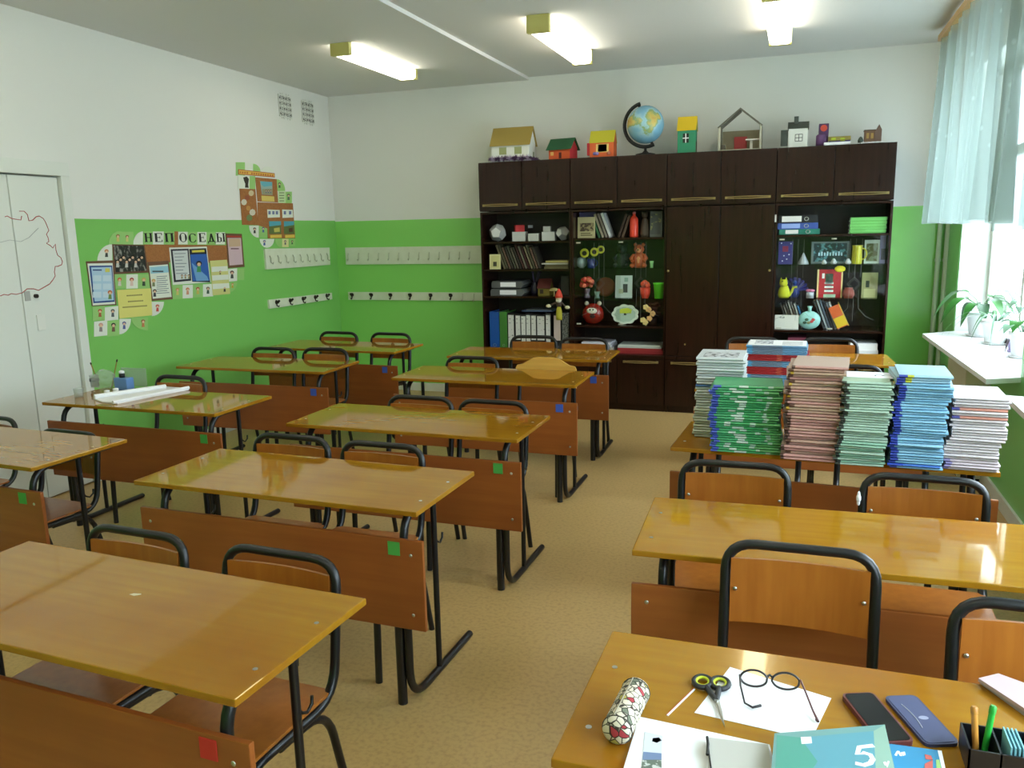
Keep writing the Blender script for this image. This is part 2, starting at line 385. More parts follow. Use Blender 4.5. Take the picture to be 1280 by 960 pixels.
# heating pipes in the back corner
for k, (px, py, r) in enumerate(((1172.5, 320, 0.019), (1183, 320, 0.022))):
    yy = YB-0.06-0.0*k; p = at(px, py, 1, yy)
    t = thing('heating_pipe', ('thinner heating pipe nearer the cabinets' if k == 0 else 'thicker heating pipe nearer the window'), 'pipe', (p.x, yy, 0), group='heating pipes in the corner')
    obj('riser', MB().cyl((0, 0, 0), (0, 0, ZC), r, 14), 'pipe_paint', t)
    for z in (1.32, 2.4): obj('bracket', MB().cyl((0, 0, z-0.012), (0, 0, z+0.012), r+0.005, 12).box((-0.006, 0, z-0.01), (0.006, 0.06, z+0.01)), 'pipe_paint', t)
# ventilation grilles
def grille(px0, py0, px1, py1, label):
    s0, z1 = left_wall(px0, py0); s1, z0 = left_wall(px1, py1)
    t = thing('ventilation_grille', label, 'grille', L0 + LD*((s0+s1)/2) + V(0,0,z0), LA-PI/2, 'wall grilles')
    W = abs(s1-s0)/2; H = abs(z1-z0); W = max(W, 0.085)
    obj('backing', MB().box((-W, 0.0, 0), (W, 0.004, H)), 'black_matte', t)
    fr = MB(); cols, rows = 2, 4; th = 0.0045
    for i in range(cols+1): x = -W + 2*W*i/cols; fr.box((x-th, 0.003, 0), (x+th, 0.012, H))
    for j in range(rows+1): z = H*j/rows; fr.box((-W-th, 0.003, z-th), (W+th, 0.012, z+th))
    for i in range(cols):
        for j in range(rows):
            cx = -W + 2*W*(i+0.5)/cols; cz = H*(j+0.5)/rows; hx, hz = W/cols, H/rows
            for q in range(8):
                a = PI/8 + q*PI/4; ex, ez = math.cos(a)*hx, math.sin(a)*hz
                fr.tube([(cx+ex*0.25, 0.008, cz+ez*0.25), (cx+ex*1.05, 0.008, cz+ez*1.05)], 0.0034, 4)
            fr.ball((cx, 0.008, cz), 0.008, 8, 4, (1, 0.5, 1))
    obj('lattice', fr, 'white_paint', t)
grille(347, 118, 364, 148, 'white lattice wall grille farther from the corner')
grille(376, 126, 392, 155, 'white lattice wall grille closer to the back corner')

# ------------------------------------------------------------------ ceiling lamps (three in view, the rest unseen and added for light)
def lamp(x, y0, y1, label):
    zt = ZC-0.015 if x < -2.44 else ZC+0.012
    t = thing('ceiling_lamp', label, 'lamp', (x, (y0+y1)/2, zt), group='fluorescent ceiling lamps')
    h = (y1-y0)/2; W = 0.077; z0 = 2.93-zt
    obj('body', MB().cbox((-W*0.8, -h+0.01, -0.03), (W*0.8, h-0.01, 0.0), 0.004), 'lamp_body', t)
    for sgn in (-1, 1):
        obj('end_cap', MB().cbox((-W-0.002, sgn*h-0.022, z0-0.002), (W+0.002, sgn*h+0.022, -0.001), 0.004), 'lamp_end', t)
    prof = [(-W, -0.012), (-W, z0+0.02), (-W+0.02, z0), (W-0.02, z0), (W, z0+0.02), (W, -0.012)]
    obj('diffuser', MB().prism(prof, -h+0.02, h-0.02, 'y'), 'lamp_diffuser', t)
lamp(-3.23, 5.62, 6.74, 'left of the lit ceiling lamps, above the coat racks')
lamp(-1.69, 5.55, 6.74, 'middle lit ceiling lamp above the globe')
lamp(-0.18, 5.36, 6.66, 'right lit ceiling lamp nearest the window')
for x, wh in ((-3.23, 'door side'), (-1.69, 'middle'), (-0.18, 'window side')): lamp(x, 2.2, 3.4, 'unseen middle-row lamp on the %s, added to light the room' % wh); lamp(x, -0.6, 0.6, 'unseen front-row lamp on the %s, added to light the room' % wh)  # rows out of view, added to light the room and the cabinets

# ------------------------------------------------------------------ curtain
RODZ = 2.965
t = thing('curtain_rod', 'wooden curtain rail along the ceiling above the windows', 'curtain rod', (0.95, 7.1, RODZ))
obj('rail', MB().cbox((-0.03, -7.6, -0.022), (0.03, 0.02, 0.022), 0.004), 'rod_wood', t)
for y in (-0.3, -2.4, -4.6, -7.0): obj('bracket', MB().box((0.03, y-0.02, -0.015), (0.22, y+0.02, 0.015)), 'rod_wood', t)
sheer('sheer_cloth', (150, 163, 158), 0.42)
def curtain(y0, y1, zb, label, seed):
    rnd = random.Random(seed); n, k = 220, 14; vs = []; fs = []; ph = [rnd.uniform(0, 6.28) for _ in range(4)]
    for j in range(k+1):
        v = j/k; z = RODZ-0.022 - v*(RODZ-0.022-zb)
        for i in range(n+1):
            u = i/n; y = y0+(y1-y0)*u
            a = 0.014 + 0.034*v
            x = 0.95 + a*math.sin(u*78+ph[0]+0.35*math.sin(v*3+u*9)) + a*0.6*math.sin(u*41+ph[1]) + 0.02*v*math.sin(u*13+ph[2])
            y2 = y + 0.014*math.sin(u*95+ph[3])*v + (0.10*(u-1) if u > 2 else 0)
            vs.append((x-0.95, y2, z + (0.012*math.sin(u*30+ph[1]) if j == k else 0)))
    for j in range(k):
        for i in range(n): a = j*(n+1)+i; fs.append((a, a+1, a+n+2, a+n+1))
    m = MB().add(vs, fs, True); o = obj('curtain', m, 'sheer_cloth', None, (0.95, 0, 0)); tag(o, label, 'curtain')
curtain(7.09, 4.6, 1.63, 'sheer pale patterned curtain hanging over the potted plants', 3)
curtain(4.45, 2.2, 1.60, 'second sheer curtain panel on the same rail, nearer the camera', 5)
curtain(1.9, -0.4, 1.60, 'third sheer curtain panel, beside the camera', 8)

# ------------------------------------------------------------------ desks
DW, DD, DH = 1.2, 0.485, 0.74
def make_desk(sticker):
    t = thing('school_desk', 'school desk', 'desk')
    obj('tabletop', MB().cbox((-0.6, 0, DH-0.018), (0.6, DD, DH), 0.0035), 'desk_top', t)
    pn = obj('front_panel', MB().cbox((-0.605, 0.022, 0.305), (0.605, 0.038, 0.628), 0.003), 'desk_panel', t)
    for x in (-0.56, 0.56):
        for z in (0.36, 0.575): obj('bolt', MB().ball((x, 0.022, z), 0.0065, 10, 5, (1, 0.45, 1)), 'steel', pn)
    if sticker: obj('sticker', MB().cbox((0.475, 0.0195, 0.57), (0.52, 0.0225, 0.618), 0.0008), flat(sticker, 0.5), pn)
    for x in (-0.56, 0.56):
        for y in (0.11, 0.33): obj('screw', MB().cyl((x, y, DH-0.002), (x, y, DH+0.0008), 0.006, 10), 'steel', t)
    for sgn in (-1, 1):
        x = sgn*0.518
        path = fillet([(x, 0.455, 0.708), (x, 0.055, 0.708), (x, 0.055, 0.0145), (x, 0.57, 0.0145)], [0.11, 0.12], 7)
        fr = obj('side_frame', MB().tube(path, 0.0145, 10), 'black_tube', t)
        obj('end_plug', MB().ball((x, 0.572, 0.0125), 0.012, 8, 5), 'black_matte', fr)
        obj('leg', MB().cyl((x-sgn*0.0325, 0.053, 0.0), (x-sgn*0.0325, 0.053, 0.60), 0.0175, 10), 'black_tube', t)
        obj('post', MB().cyl((x, 0.285, 0.02), (x, 0.285, 0.715), 0.0115, 10), 'black_tube', t)
        hx = x - sgn*0.0105
        hk = [(hx+sgn*0.01, 0.285, 0.545), (hx+sgn*0.018, 0.293, 0.52), (hx+sgn*0.018, 0.315, 0.508), (hx+sgn*0.018, 0.335, 0.52), (hx+sgn*0.018, 0.337, 0.54)]
        obj('bag_hook', MB().tube(hk, 0.0042, 6), 'black_tube', t)
    return t
GRN, BLU, RED = (70, 160, 70), (58, 88, 176), (186, 40, 36)
DESKS = {  # name: near left corner x, y, turn, sticker, label
 'A1': (-4.092, 2.442, -0.055, GRN, 'desk cut off by the left edge of the photo, before the white door'),
 'A2': (-4.018, 3.423, -0.017, GRN, 'desk beside the door with the paper roll and paint things on it'),
 'A3': (-4.148, 4.650, 0.010, BLU, 'empty desk by the green left wall under the big notice board'),
 'A4': (-4.092, 5.624, -0.040, BLU, 'rearmost desk by the left wall in front of the coat racks'),
 'B1': (-2.216, 1.276, -0.053, RED, 'nearest middle desk at bottom left with a red sticker'),
 'B2': (-2.347, 2.348, -0.030, GRN, 'second middle desk, green sticker, standing in front of the red-sticker desk'),
 'B3': (-2.327, 3.313, -0.019, GRN, 'third desk from the camera in the middle column, green sticker'),
 'B4': (-2.399, 4.565, -0.002, BLU, 'fourth middle desk, with the rounded wooden chair behind it'),
 'B5': (-2.416, 5.484, 0.020, BLU, 'rearmost middle desk right in front of the open bookshelf'),
 'C1': (-0.370, 1.222, -0.011, GRN, 'front desk by the window holding spectacles, scissors, phone and papers'),
 'C2': (-0.412, 2.189, 0.030, GRN, 'empty yellow desk between the cluttered desk and the booklet stacks'),
 'C3': (-0.469, 3.334, -0.056, GRN, 'desk by the window carrying six tall stacks of booklets'),
 'C4': (-0.520, 4.620, -0.010, BLU, 'mostly hidden desk behind the booklet stacks, carrying red and blue books'),
 'C5': (-0.559, 5.584, 0.060, BLU, 'rearmost desk by the window, in front of the dark cabinet doors')}
protos = {}
DESK_T = {}
for k, (x, y, th, st, lab) in DESKS.items():
    c, s = math.cos(th), math.sin(th); loc = (x + c*0.6, y + s*0.6, 0)
    if st not in protos: d = protos[st] = make_desk(st); d.location = loc; d.rotation_euler = (0, 0, th); d['label'] = lab; d['group'] = 'two-seat school desks'
    else: d = dup(protos[st], loc, th, lab, 'two-seat school desks')
    DESK_T[k] = Matrix.Translation(V(*loc)) @ Matrix.Rotation(th, 4, 'Z')

for o in [q for q in COL.objects if q.get('label', '').startswith('nearest middle desk')]:
    p = DESK_T['B1'].inverted() @ at(169, 743, 2, DH); obj('paint_chip', MB().prism([(p.x-0.014, p.y-0.006), (p.x+0.004, p.y-0.008), (p.x+0.016, p.y+0.004), (p.x+0.012, p.y+0.008), (p.x-0.008, p.y+0.003)], DH-0.001, DH+0.0006), flat((206, 190, 150)), o)
# ------------------------------------------------------------------ chairs
CH = 0.81
def make_chair(kind):
    t = thing('school_chair', 'chair', 'chair'); W = 0.178; r = 0.0132
    if kind == 'tube':
        p = fillet([(-W, -0.40, 0.0), (-W, -0.385, 0.425), (-W, -0.02, 0.415), (-W, 0.03, CH-0.013), (W, 0.03, CH-0.013), (W, -0.02, 0.415), (W, -0.385, 0.425), (W, -0.40, 0.0)], [0.07, 0.10, 0.075, 0.075, 0.10, 0.07], 6)
        obj('tube_frame', MB().tube(p, r, 10), 'black_tube', t)
        seat_z = 0.437
        # plywood back, slightly hollow
        vs = []; n = 8; bw = W-0.014
        m = MB()
        zt, zb = CH-0.05, CH-0.222
        for i in range(n):
            x0 = -bw+2*bw*i/n; x1 = -bw+2*bw*(i+1)/n
            y = lambda x, z: 0.024 - 0.02*(CH-z)/0.4 + 0.018*(1-(x/bw)**2) - 0.012
            q = [(x0, y(x0,zb), zb), (x1, y(x1,zb), zb), (x1, y(x1,zt), zt), (x0, y(x0,zt), zt)]
            q2 = [(a, b+0.009, c) for a, b, c in q]
            fs = [(0,1,2,3), (7,6,5,4), (3,2,6,7), (1,0,4,5)]
            if i == 0: fs.append((0,3,7,4))
            if i == n-1: fs.append((2,1,5,6))
            m.add(q+q2, fs)
        b = obj('backrest', m, 'chair_ply', t)
        for sx in (-1, 1): obj('rivet', MB().ball((sx*(bw-0.012), 0.004, CH-0.13), 0.006, 8, 4, (1, 0.5, 1)), 'steel', b)
    else:
        for sx in (-1, 1):
            p = fillet([(sx*W, -0.40, 0.0), (sx*W, -0.385, 0.425), (sx*W, -0.02, 0.415), (sx*W, 0.03, CH-0.06)], [0.07, 0.10], 6)
            obj('tube_frame', MB().tube(p, r, 10), 'black_tube', t)
        seat_z = 0.437; pts = []
        bw = 0.2; zt = CH; zb = CH-0.2
        pts = [(-bw, zb), (bw, zb), (bw, zt-0.075), (bw-0.01, zt-0.055), (bw-0.045, zt-0.048), (0.085, zt-0.006), (0.05, zt), (-0.05, zt), (-0.085, zt-0.006), (-bw+0.045, zt-0.048), (-bw+0.01, zt-0.055), (-bw, zt-0.075)]
        b = obj('backrest', MB().prism(pts, 0.002, 0.014, 'y'), wood('pale_ply', (224, 176, 88), (208, 156, 70), 0.3, stretch=(1.4, 14, 14), scale=2.4), t)
        for sx in (-1, 1): obj('rivet', MB().ball((sx*0.172, 0.001, CH-0.1), 0.009, 8, 4, (1, 0.5, 1)), 'black_matte', b)
    # seat
    obj('seat', MB().cbox((-0.185, -0.40, seat_z), (0.185, -0.035, seat_z+0.011), 0.005), 'chair_ply', t)
    for sx in (-1, 1):
        p = fillet([(sx*W, -0.26, 0.412), (sx*W, -0.06, 0.405), (sx*(W+0.004), 0.035, 0.0)], [0.1], 6)
        obj('leg', MB().tube(p, 0.0118, 9), 'black_tube', t)
    obj('stretcher', MB().cyl((-W, -0.15, 0.4), (W, -0.15, 0.4), 0.009, 8), 'black_tube', t)
    return t
CHAIRS = [  # x, y of the back, top height, turn, kind, label
 (-1.84, 1.80, 0.790, -0.05, 'tube', 'left chair tucked in at the nearest middle desk, red sticker'),
 (-1.33, 1.79, 0.785, -0.05, 'tube', 'right chair tucked in at the nearest middle desk, red sticker'),
 (-2.02, 2.88, 0.803, -0.03, 'tube', 'left chair at the second middle desk'),
 (-1.58, 2.87, 0.800, -0.03, 'tube', 'right chair at the second middle desk'),
 (-1.87, 3.85, 0.786, -0.02, 'tube', 'left chair at the third middle desk'),
 (-1.457, 3.85, 0.782, -0.03, 'tube', 'right chair at the third middle desk'),
 (-2.07, 5.10, 0.803, 0.0, 'tube', 'left chair with black top bar at the fourth middle desk'),
 (-1.54, 5.10, 0.812, 0.0, 'ply', 'chair with a rounded all-wood backrest and no top bar'),
 (-1.93, 6.06, 0.826, 0.02, 'tube', 'left chair at the rearmost middle desk, before the ring binders'),
 (-1.525, 6.06, 0.818, 0.02, 'tube', 'right chair at the rearmost middle desk, before the shelf of papers'),
 (-4.07, 3.12, 0.722, -0.06, 'tube', 'chair cut off by the left edge of the photo'),
 (-3.29, 2.90, 0.742, -0.05, 'tube', 'low chair barely showing above the cut-off left desk'),
 (-3.53, 3.96, 0.815, -0.02, 'tube', 'chair behind the paper roll on the desk beside the door'),
 (-3.74, 5.21, 0.806, 0.01, 'tube', 'left chair at the empty desk under the notice board'),
 (-3.28, 5.20, 0.815, 0.01, 'tube', 'right chair at the empty desk under the notice board'),
 (-3.75, 6.18, 0.806, -0.04, 'tube', 'left chair at the rearmost desk by the left wall'),
 (-3.24, 6.17, 0.808, -0.04, 'tube', 'right chair at the rearmost desk by the left wall'),
 (0.037, 2.11, 0.826, 0.0, 'tube', 'chair pulled out behind the spectacles and the white paper'),
 (0.545, 1.88, 0.835, -0.02, 'tube', 'chair cut off by the right edge behind the phone'),
 (-0.183, 2.915, 0.808, 0.02, 'tube', 'left chair standing in front of the green booklet stack'),
 (0.428, 2.88, 0.815, -0.01, 'tube', 'right chair with worn paint in front of the blue booklet stack'),
 (-0.14, 3.99, 0.80, -0.05, 'tube', 'left chair hidden behind the stacks, only its legs show'),
 (0.40, 3.96, 0.80, -0.05, 'tube', 'right chair hidden behind the stacks, only its legs show'),
 (0.31, 5.14, 0.818, 0.0, 'tube', 'chair half hidden behind the tan and mint booklet stacks'),
 (-0.28, 6.17, 0.835, 0.05, 'tube', 'left chair at the rearmost window desk, before the cabinet doors'),
 (0.243, 6.20, 0.838, 0.05, 'tube', 'right chair at the rearmost window desk, before the glass cabinet')]
cp = {}
for x, y, h, rz, kind, lab in CHAIRS:
    if kind not in cp: c = cp[kind] = make_chair(kind); c.location = (x, y, 0); c.rotation_euler = (0, 0, rz); c['label'] = lab; c['group'] = 'school chairs'
    else: c = dup(cp[kind], (x, y, 0), rz, lab, 'school chairs')
    c.scale = (1.04, 1.0, h/CH)
cp['chipped'] = None
p = MB()
for z, s in ((0.735, 0.012), (0.72, 0.02), (0.705, 0.014)): p.ball((-0.191, 0.002+0.012*(z-0.7), z), s*0.55, 8, 5, (0.7, 0.8, 1.5))
for c in [o for o in COL.objects if o.get('label') == 'right chair with worn paint in front of the blue booklet stack']: obj('worn_patch', p, 'paper', c)

# ------------------------------------------------------------------ booklet stacks
def booklet_mesh(w, d, t, bands, page_rgb, top_rgb):
    """spine towards the camera; bands = [(share of width, rgb)] along the spine"""
    dim = lambda q: tuple(int(v*0.9) for v in q)
    bands = [(s_, dim(q)) for s_, q in bands]; page_rgb = dim(page_rgb); top_rgb = dim(top_rgb)
    c = MB(); e = min(0.0007, t*0.16); mats = [flat(top_rgb, 0.4)]
    c.box((0, 0.008, 0), (w, d, e)); c.box((0, 0.008, t-e), (w, d, t))
    x = 0.0
    for k, (sh, rgb) in enumerate(bands):
        mats.append(flat(rgb, 0.4)); c.m(k+1); x1 = x + sh*w
        prof = [(0.008, 0.0), (0.0028, t*0.14), (0, t*0.42), (0.0004, t*0.6), (0.0028, t*0.86), (0.008, t), (0.014, t), (0.014, 0)]
        c.prism([(a, b) for a, b in prof], x, x1, 'x'); x = x1
    p = MB().box((0.0015, 0.013, e), (w-0.003, d-0.003, t-e))
    return c, mats, p, [flat(page_rgb, 0.85)]
ONES = ['', 'first', 'second', 'third', 'fourth', 'fifth', 'sixth', 'seventh', 'eighth', 'ninth', 'tenth', 'eleventh', 'twelfth', 'thirteenth', 'fourteenth', 'fifteenth', 'sixteenth', 'seventeenth', 'eighteenth', 'nineteenth']
def ordinal(k): return ONES[k] if k < 20 else ({2: 'twentieth', 3: 'thirtieth', 4: 'fortieth'}[k//10] if k % 10 == 0 else {2: 'twenty-', 3: 'thirty-'}[k//10] + ONES[k % 10])
def stack(x, y, z, rz, items, label, group, kind='booklet', lean=(0, 0), shifts=(), wob=(0.006, 0.005, 0.02), seed=1, tops=None):
    """items: list of variant keys from bottom to top, each (w, d, t, bands, page, top)"""
    rnd = random.Random(seed); cache = {}; zz = z; n = len(items); c, s = math.cos(rz), math.sin(rz)
    for i, it in enumerate(items):
        key = repr(it)
        if key not in cache:
            cm, cmats, pm, pmats = booklet_mesh(*it); cache[key] = [cm.mesh('cover'), cmats, pm.mesh('page_block'), pmats]
        cm, cmats, pm, pmats = cache[key]; f = i/max(1, n-1)
        dx = rnd.uniform(-1, 1)*wob[0] + lean[0]*f; dy = rnd.uniform(-1, 1)*wob[1] + lean[1]*f
        for a, b, sx, sy in shifts:
            if a <= f < b: dx += sx; dy += sy
        lab = 'topmost ' + label if i == n-1 else ('lowest ' + label if i == 0 else '%s of the %s' % (label.split(' of the ')[0], label.split(' of the ')[1]) + ', ' + ordinal(n-i) + ' from the top')
        if tops and i in tops: lab = tops[i]
        o = thing(kind, lab, 'book', (x + c*dx - s*dy, y + s*dx + c*dy, zz), rz + rnd.uniform(-1, 1)*wob[2], group)
        obj('cover', cm, cmats, o); obj('page_block', pm, pmats, o); zz += it[2]
    return zz
TZ = DH + 0.0006
# pale stack at the far left
wi = (0.194, 0.25, 0.0117, [(1.0, (214, 220, 222))], (226, 228, 222), (222, 226, 226)); wb = (0.194, 0.25, 0.0117, [(1.0, (74, 120, 190))], (226, 228, 222), (80, 128, 196))
wg = (0.194, 0.25, 0.0117, [(0.5, (206, 214, 196)), (0.5, (190, 208, 188))], (220, 222, 206), (206, 214, 196))
zt = stack(-0.397, 3.515, TZ, 0.0, [wg]*11 + [wi]*8 + [wb] + [wi]*10, 'pale booklet of the white stack at the left end', 'white booklets stacked on the desk', lean=(0.012, 0), seed=2, tops={19: 'blue booklet showing as a stripe in the white stack'})
obj('top_print', MB().box((0.02, 0.03, 0), (0.165, 0.16, 0.0007)), mat('grey_print', (60, 60, 60), rough=0.6, noise=(190, 190, 190), nscale=40, spread=(0.4, 0.5)), None, (-0.385, 3.515, zt+0.0005))
tp = COL.objects['top_print']; tp.name = 'printed_sheet'; tag(tp, 'grey printed picture lying on the white booklet stack', 'paper')
gr = (0.268, 0.198, 0.0098, [(0.1, (70, 92, 190)), (0.22, (84, 184, 122)), (0.14, (206, 224, 206)), (0.34, (78, 180, 110)), (0.2, (70, 150, 70))], (222, 226, 214), (80, 170, 110))
gr2 = (0.268, 0.198, 0.0098, [(0.09, (70, 92, 190)), (0.12, (84, 184, 118)), (0.2, (214, 228, 212)), (0.5, (88, 184, 120)), (0.09, (150, 150, 70))], (222, 226, 214), (80, 170, 110))
gv = []
_r9 = random.Random(19)
for _ in range(7):
    a_ = _r9.uniform(0.08, 0.13); b_ = _r9.uniform(0.1, 0.3); c_ = _r9.uniform(0.06, 0.2); e_ = _r9.uniform(0.03, 0.12)
    gv.append((0.268, 0.198, 0.0098, [(a_, (70, 92, 190)), (b_, (74, 172, 112)), (c_, (200, 220, 204)), (0.28, (66, 166, 98)), (e_, (170, 200, 176)), (max(0.02, 0.72-a_-b_-c_-e_), (84, 160, 86))], (222, 226, 214), (80, 170, 110)))
stack(-0.306, 3.298, TZ, 0.02, [gv[_r9.randrange(7)] for _ in range(28)], 'green booklet of the stack with blue spine ends', 'green booklets stacked on the desk', shifts=((0, 0.36, 0.01, 0), (0.36, 0.72, -0.006, 0)), wob=(0.01, 0.004, 0.03), seed=3)
tn = (0.2, 0.27, 0.0115, [(0.1, (96, 60, 44)), (0.9, (200, 160, 140))], (214, 196, 180), (206, 178, 160)); tn2 = (0.2, 0.27, 0.0115, [(0.06, (210, 170, 50)), (0.94, (206, 172, 146))], (214, 196, 180), (206, 178, 160))
tn3 = (0.2, 0.27, 0.0115, [(0.06, (80, 50, 40)), (0.94, (204, 150, 140))], (220, 200, 190), (206, 178, 160))
stack(-0.024, 3.255, TZ, -0.02, [tn3, tn3, tn, tn3]*4 + [tn, tn2, tn, tn3]*4, 'tan booklet of the tallest stack', 'tan booklets stacked on the desk', lean=(0.01, 0.02), wob=(0.012, 0.007, 0.06), seed=4)
mi = (0.168, 0.24, 0.0094, [(0.1, (60, 66, 56)), (0.9, (178, 206, 186))], (206, 216, 204), (180, 204, 172)); mi2 = (0.168, 0.24, 0.0094, [(0.08, (40, 48, 44)), (0.92, (150, 196, 170))], (206, 216, 204), (180, 204, 172))
zm = stack(0.166, 3.225, TZ, -0.03, [mi, mi2, mi, mi2, mi2]*2 + [mi]*24, 'mint booklet of the stack between tan and blue', 'mint booklets stacked on the desk', lean=(0.006, 0.01), shifts=((0.45, 1.01, 0.012, 0.0),), wob=(0.008, 0.006, 0.06), seed=5)
bu = (0.176, 0.25, 0.0098, [(0.13, (52, 74, 178)), (0.87, (136, 190, 220))], (196, 214, 222), (168, 204, 222)); bu2 = (0.176, 0.25, 0.0098, [(0.15, (40, 60, 160)), (0.85, (150, 200, 226))], (196, 214, 222), (168, 204, 222))
bu3 = (0.176, 0.25, 0.0098, [(0.3, (46, 78, 186)), (0.7, (70, 120, 206))], (196, 214, 222), (168, 204, 222)); bt = (0.176, 0.25, 0.0098, [(0.16, (56, 74, 170)), (0.12, (206, 206, 60)), (0.72, (170, 208, 226))], (200, 216, 222), (176, 208, 220))
stack(0.353, 3.232, TZ, -0.03, [bu, bu3] + [bu, bu2, bu]*10 + [bu, bt, bt, bt], 'light blue booklet of the stack with dark corners', 'blue booklets stacked on the desk', shifts=((0.36, 0.78, 0.008, 0), (0.78, 1.01, 0.014, 0)), wob=(0.009, 0.006, 0.07), seed=6)
pk = (0.176, 0.24, 0.0102, [(1.0, (214, 204, 204))], (222, 216, 214), (224, 218, 218)); pk2 = (0.176, 0.24, 0.0102, [(0.12, (150, 140, 190)), (0.88, (214, 198, 204))], (222, 216, 214), (224, 218, 218))
pr = (0.176, 0.24, 0.0102, [(0.14, (84, 84, 160)), (0.86, (206, 140, 120))], (222, 216, 214), (220, 160, 140))
stack(0.540, 3.262, TZ, -0.05, [pk2]*4 + [pk]*15 + [pr, pk, pk, pr, pk, pk, pk, pk], 'pinkish booklet of the rightmost stack', 'pinkish booklets stacked on the desk', lean=(0.008, 0), shifts=((0.4, 1.01, 0.01, 0),), seed=8, tops={19: 'lower orange-edged booklet showing in the rightmost stack', 22: 'upper orange-edged booklet showing in the rightmost stack'})
rb = (0.325, 0.22, 0.0088, [(0.1, (96, 170, 214)), (0.5, (120, 140, 160)), (0.4, (110, 160, 196))], (216, 222, 226), (150, 190, 216)); rr = (0.34, 0.22, 0.0088, [(0.5, (178, 40, 44)), (0.08, (206, 90, 70)), (0.42, (172, 36, 42))], (222, 214, 210), (180, 44, 48))
stack(-0.255, 4.80, TZ, -0.02, [rb]*7 + [rr]*5 + [rb]*4 + [rr]*4 + [rb]*6, 'book of the red and blue pile', 'red and blue books piled on the hidden desk', wob=(0.006, 0.004, 0.012), seed=9)
t = thing('magazine', 'white magazine with a dark photo on the red and blue pile', 'magazine', (-0.09, 4.9, TZ+26*0.0088+0.0006), -0.02)
obj('cover', MB().box((-0.155, -0.1, 0), (0.16, 0.11, 0.003)), 'paper_shade', t); obj('photo', MB().box((-0.12, -0.06, 0.003), (-0.02, 0.1, 0.0034)), 'grey_print', t)
for k in range(5): obj('text_line', MB().box((0.03, -0.07+0.03*k, 0.003), (0.14, -0.06+0.03*k, 0.0034)), flat((130, 130, 130)), t)
# white sheet with a figure 3 lying on the mint stack
def stroke(mb, pts, wd, z0, z1):
    """flat ribbon along a polyline in the xy plane"""
    P = [Vector((p[0], p[1])) for p in pts]; L = []; R = []
    for i, q in enumerate(P):
        d = (P[min(i+1, len(P)-1)] - P[max(i-1, 0)]).normalized(); nn = Vector((-d.y, d.x))*wd/2
        L.append(q+nn); R.append(q-nn)
    for i in range(len(P)-1): mb.prism([R[i], R[i+1], L[i+1], L[i]], z0, z1)
    return mb
t = thing('number_sheet', 'white sheet with a figure 3 lying on the mint stack', 'paper', (0.275, 3.40, zm+0.0008), -0.05)
obj('sheet', MB().box((-0.085, -0.065, 0), (0.10, 0.065, 0.0006)), 'paper', t)
th = [(-0.012+0.016*math.cos(a), 0.014+0.014*math.sin(a)) for a in [2.4-k*0.5 for k in range(9)]] + [(-0.012+0.019*math.cos(a), -0.017+0.017*math.sin(a)) for a in [1.5-k*0.5 for k in range(9)]]
rot = [(0.055 - y, x) for x, y in th]
obj('figure', stroke(MB(), rot, 0.0045, 0.0006, 0.0010), 'black_matte', t)

# ------------------------------------------------------------------ dark cabinet wall
FY, BY = 7.25, 7.665
UX = [(-2.803, -1.931), (-1.929, -1.079), (-1.077, -0.187), (-0.185, 0.704)]
def handle(parent, x0, x1, z, y=None):
    y = FY if y is None else y; n = 8; m = MB()
    for up in (1, -1):
        path = [(x0+(x1-x0)*i/n, y-0.012-0.006*math.sin(PI*i/n), z+up*(0.005+0.003*math.sin(PI*i/n))) for i in range(n+1)]
        m.tube(path, 0.0042, 6)
    m.box((x0-0.006, y-0.016, z-0.01), (x0+0.012, y, z+0.01)); m.box((x1-0.012, y-0.016, z-0.01), (x1+0.006, y, z+0.01))
    return obj('handle', m, 'brass', parent)
def carcass(t, x0, x1, z0, z1, back='cab_inside'):
    for x in (x0+0.0005, x1-0.0185): obj('side_panel', MB().cbox((x, FY, z0), (x+0.018, BY, z1), 0.0015), 'cab_dark', t)
    obj('back_panel', MB().box((x0+0.0185, BY-0.006, z0), (x1-0.0185, BY, z1)), back, t)
    for a in (z0+0.0, z1-0.018): obj('cross_panel', MB().cbox((x0+0.0185, FY+0.002, a), (x1-0.0185, BY-0.006, a+0.018), 0.0015), 'cab_dark', t)
# the shallow boxes on top
TL = ('dark top cupboard at the left end, under the white toy house', 'dark top cupboard under the orange house and globe',
      'dark top cupboard under the green house and cardboard house frame', 'dark top cupboard at the right end, by the window')
TD = [(-2.803, -2.384, -1.931), (-1.929, -1.508, -1.079), (-1.077, -0.63, -0.187), (-0.185, 0.255, 0.704)]
for (x0, x1), lab, (a, b, c) in zip(UX, TL, TD):
    t = thing('top_cupboard', lab, 'cupboard', (0, 0, 0), group='cupboards along the top of the cabinet wall')
    carcass(t, x0, x1, 1.812, 2.252)
    for p, q in ((a, b), (b, c)):
        d = obj('door', MB().cbox((p+0.003, FY-0.018, 1.822), (q-0.003, FY-0.001, 2.248), 0.002), 'cab_dark', t)
        handle(d, p+0.045, q-0.045, 1.866, FY-0.018)
def base_doors(t, x0, x1, n=2):
    for k in range(n):
        p = x0+(x1-x0)*k/n; q = x0+(x1-x0)*(k+1)/n
        d = obj('base_door', MB().cbox((p+0.003, FY-0.018, 0.06), (q-0.003, FY-0.001, 0.478), 0.002), 'cab_dark', t)
        handle(d, p+0.06, q-0.06, 0.452, FY-0.018)
    obj('plinth', MB().box((x0+0.019, FY+0.004, 0.0), (x1-0.019, FY+0.02, 0.058)), 'cab_dark', t)
    obj('ledge', MB().cbox((x0+0.0015, FY-0.022, 0.482), (x1-0.0015, BY-0.006, 0.512), 0.003), 'cab_dark', t)
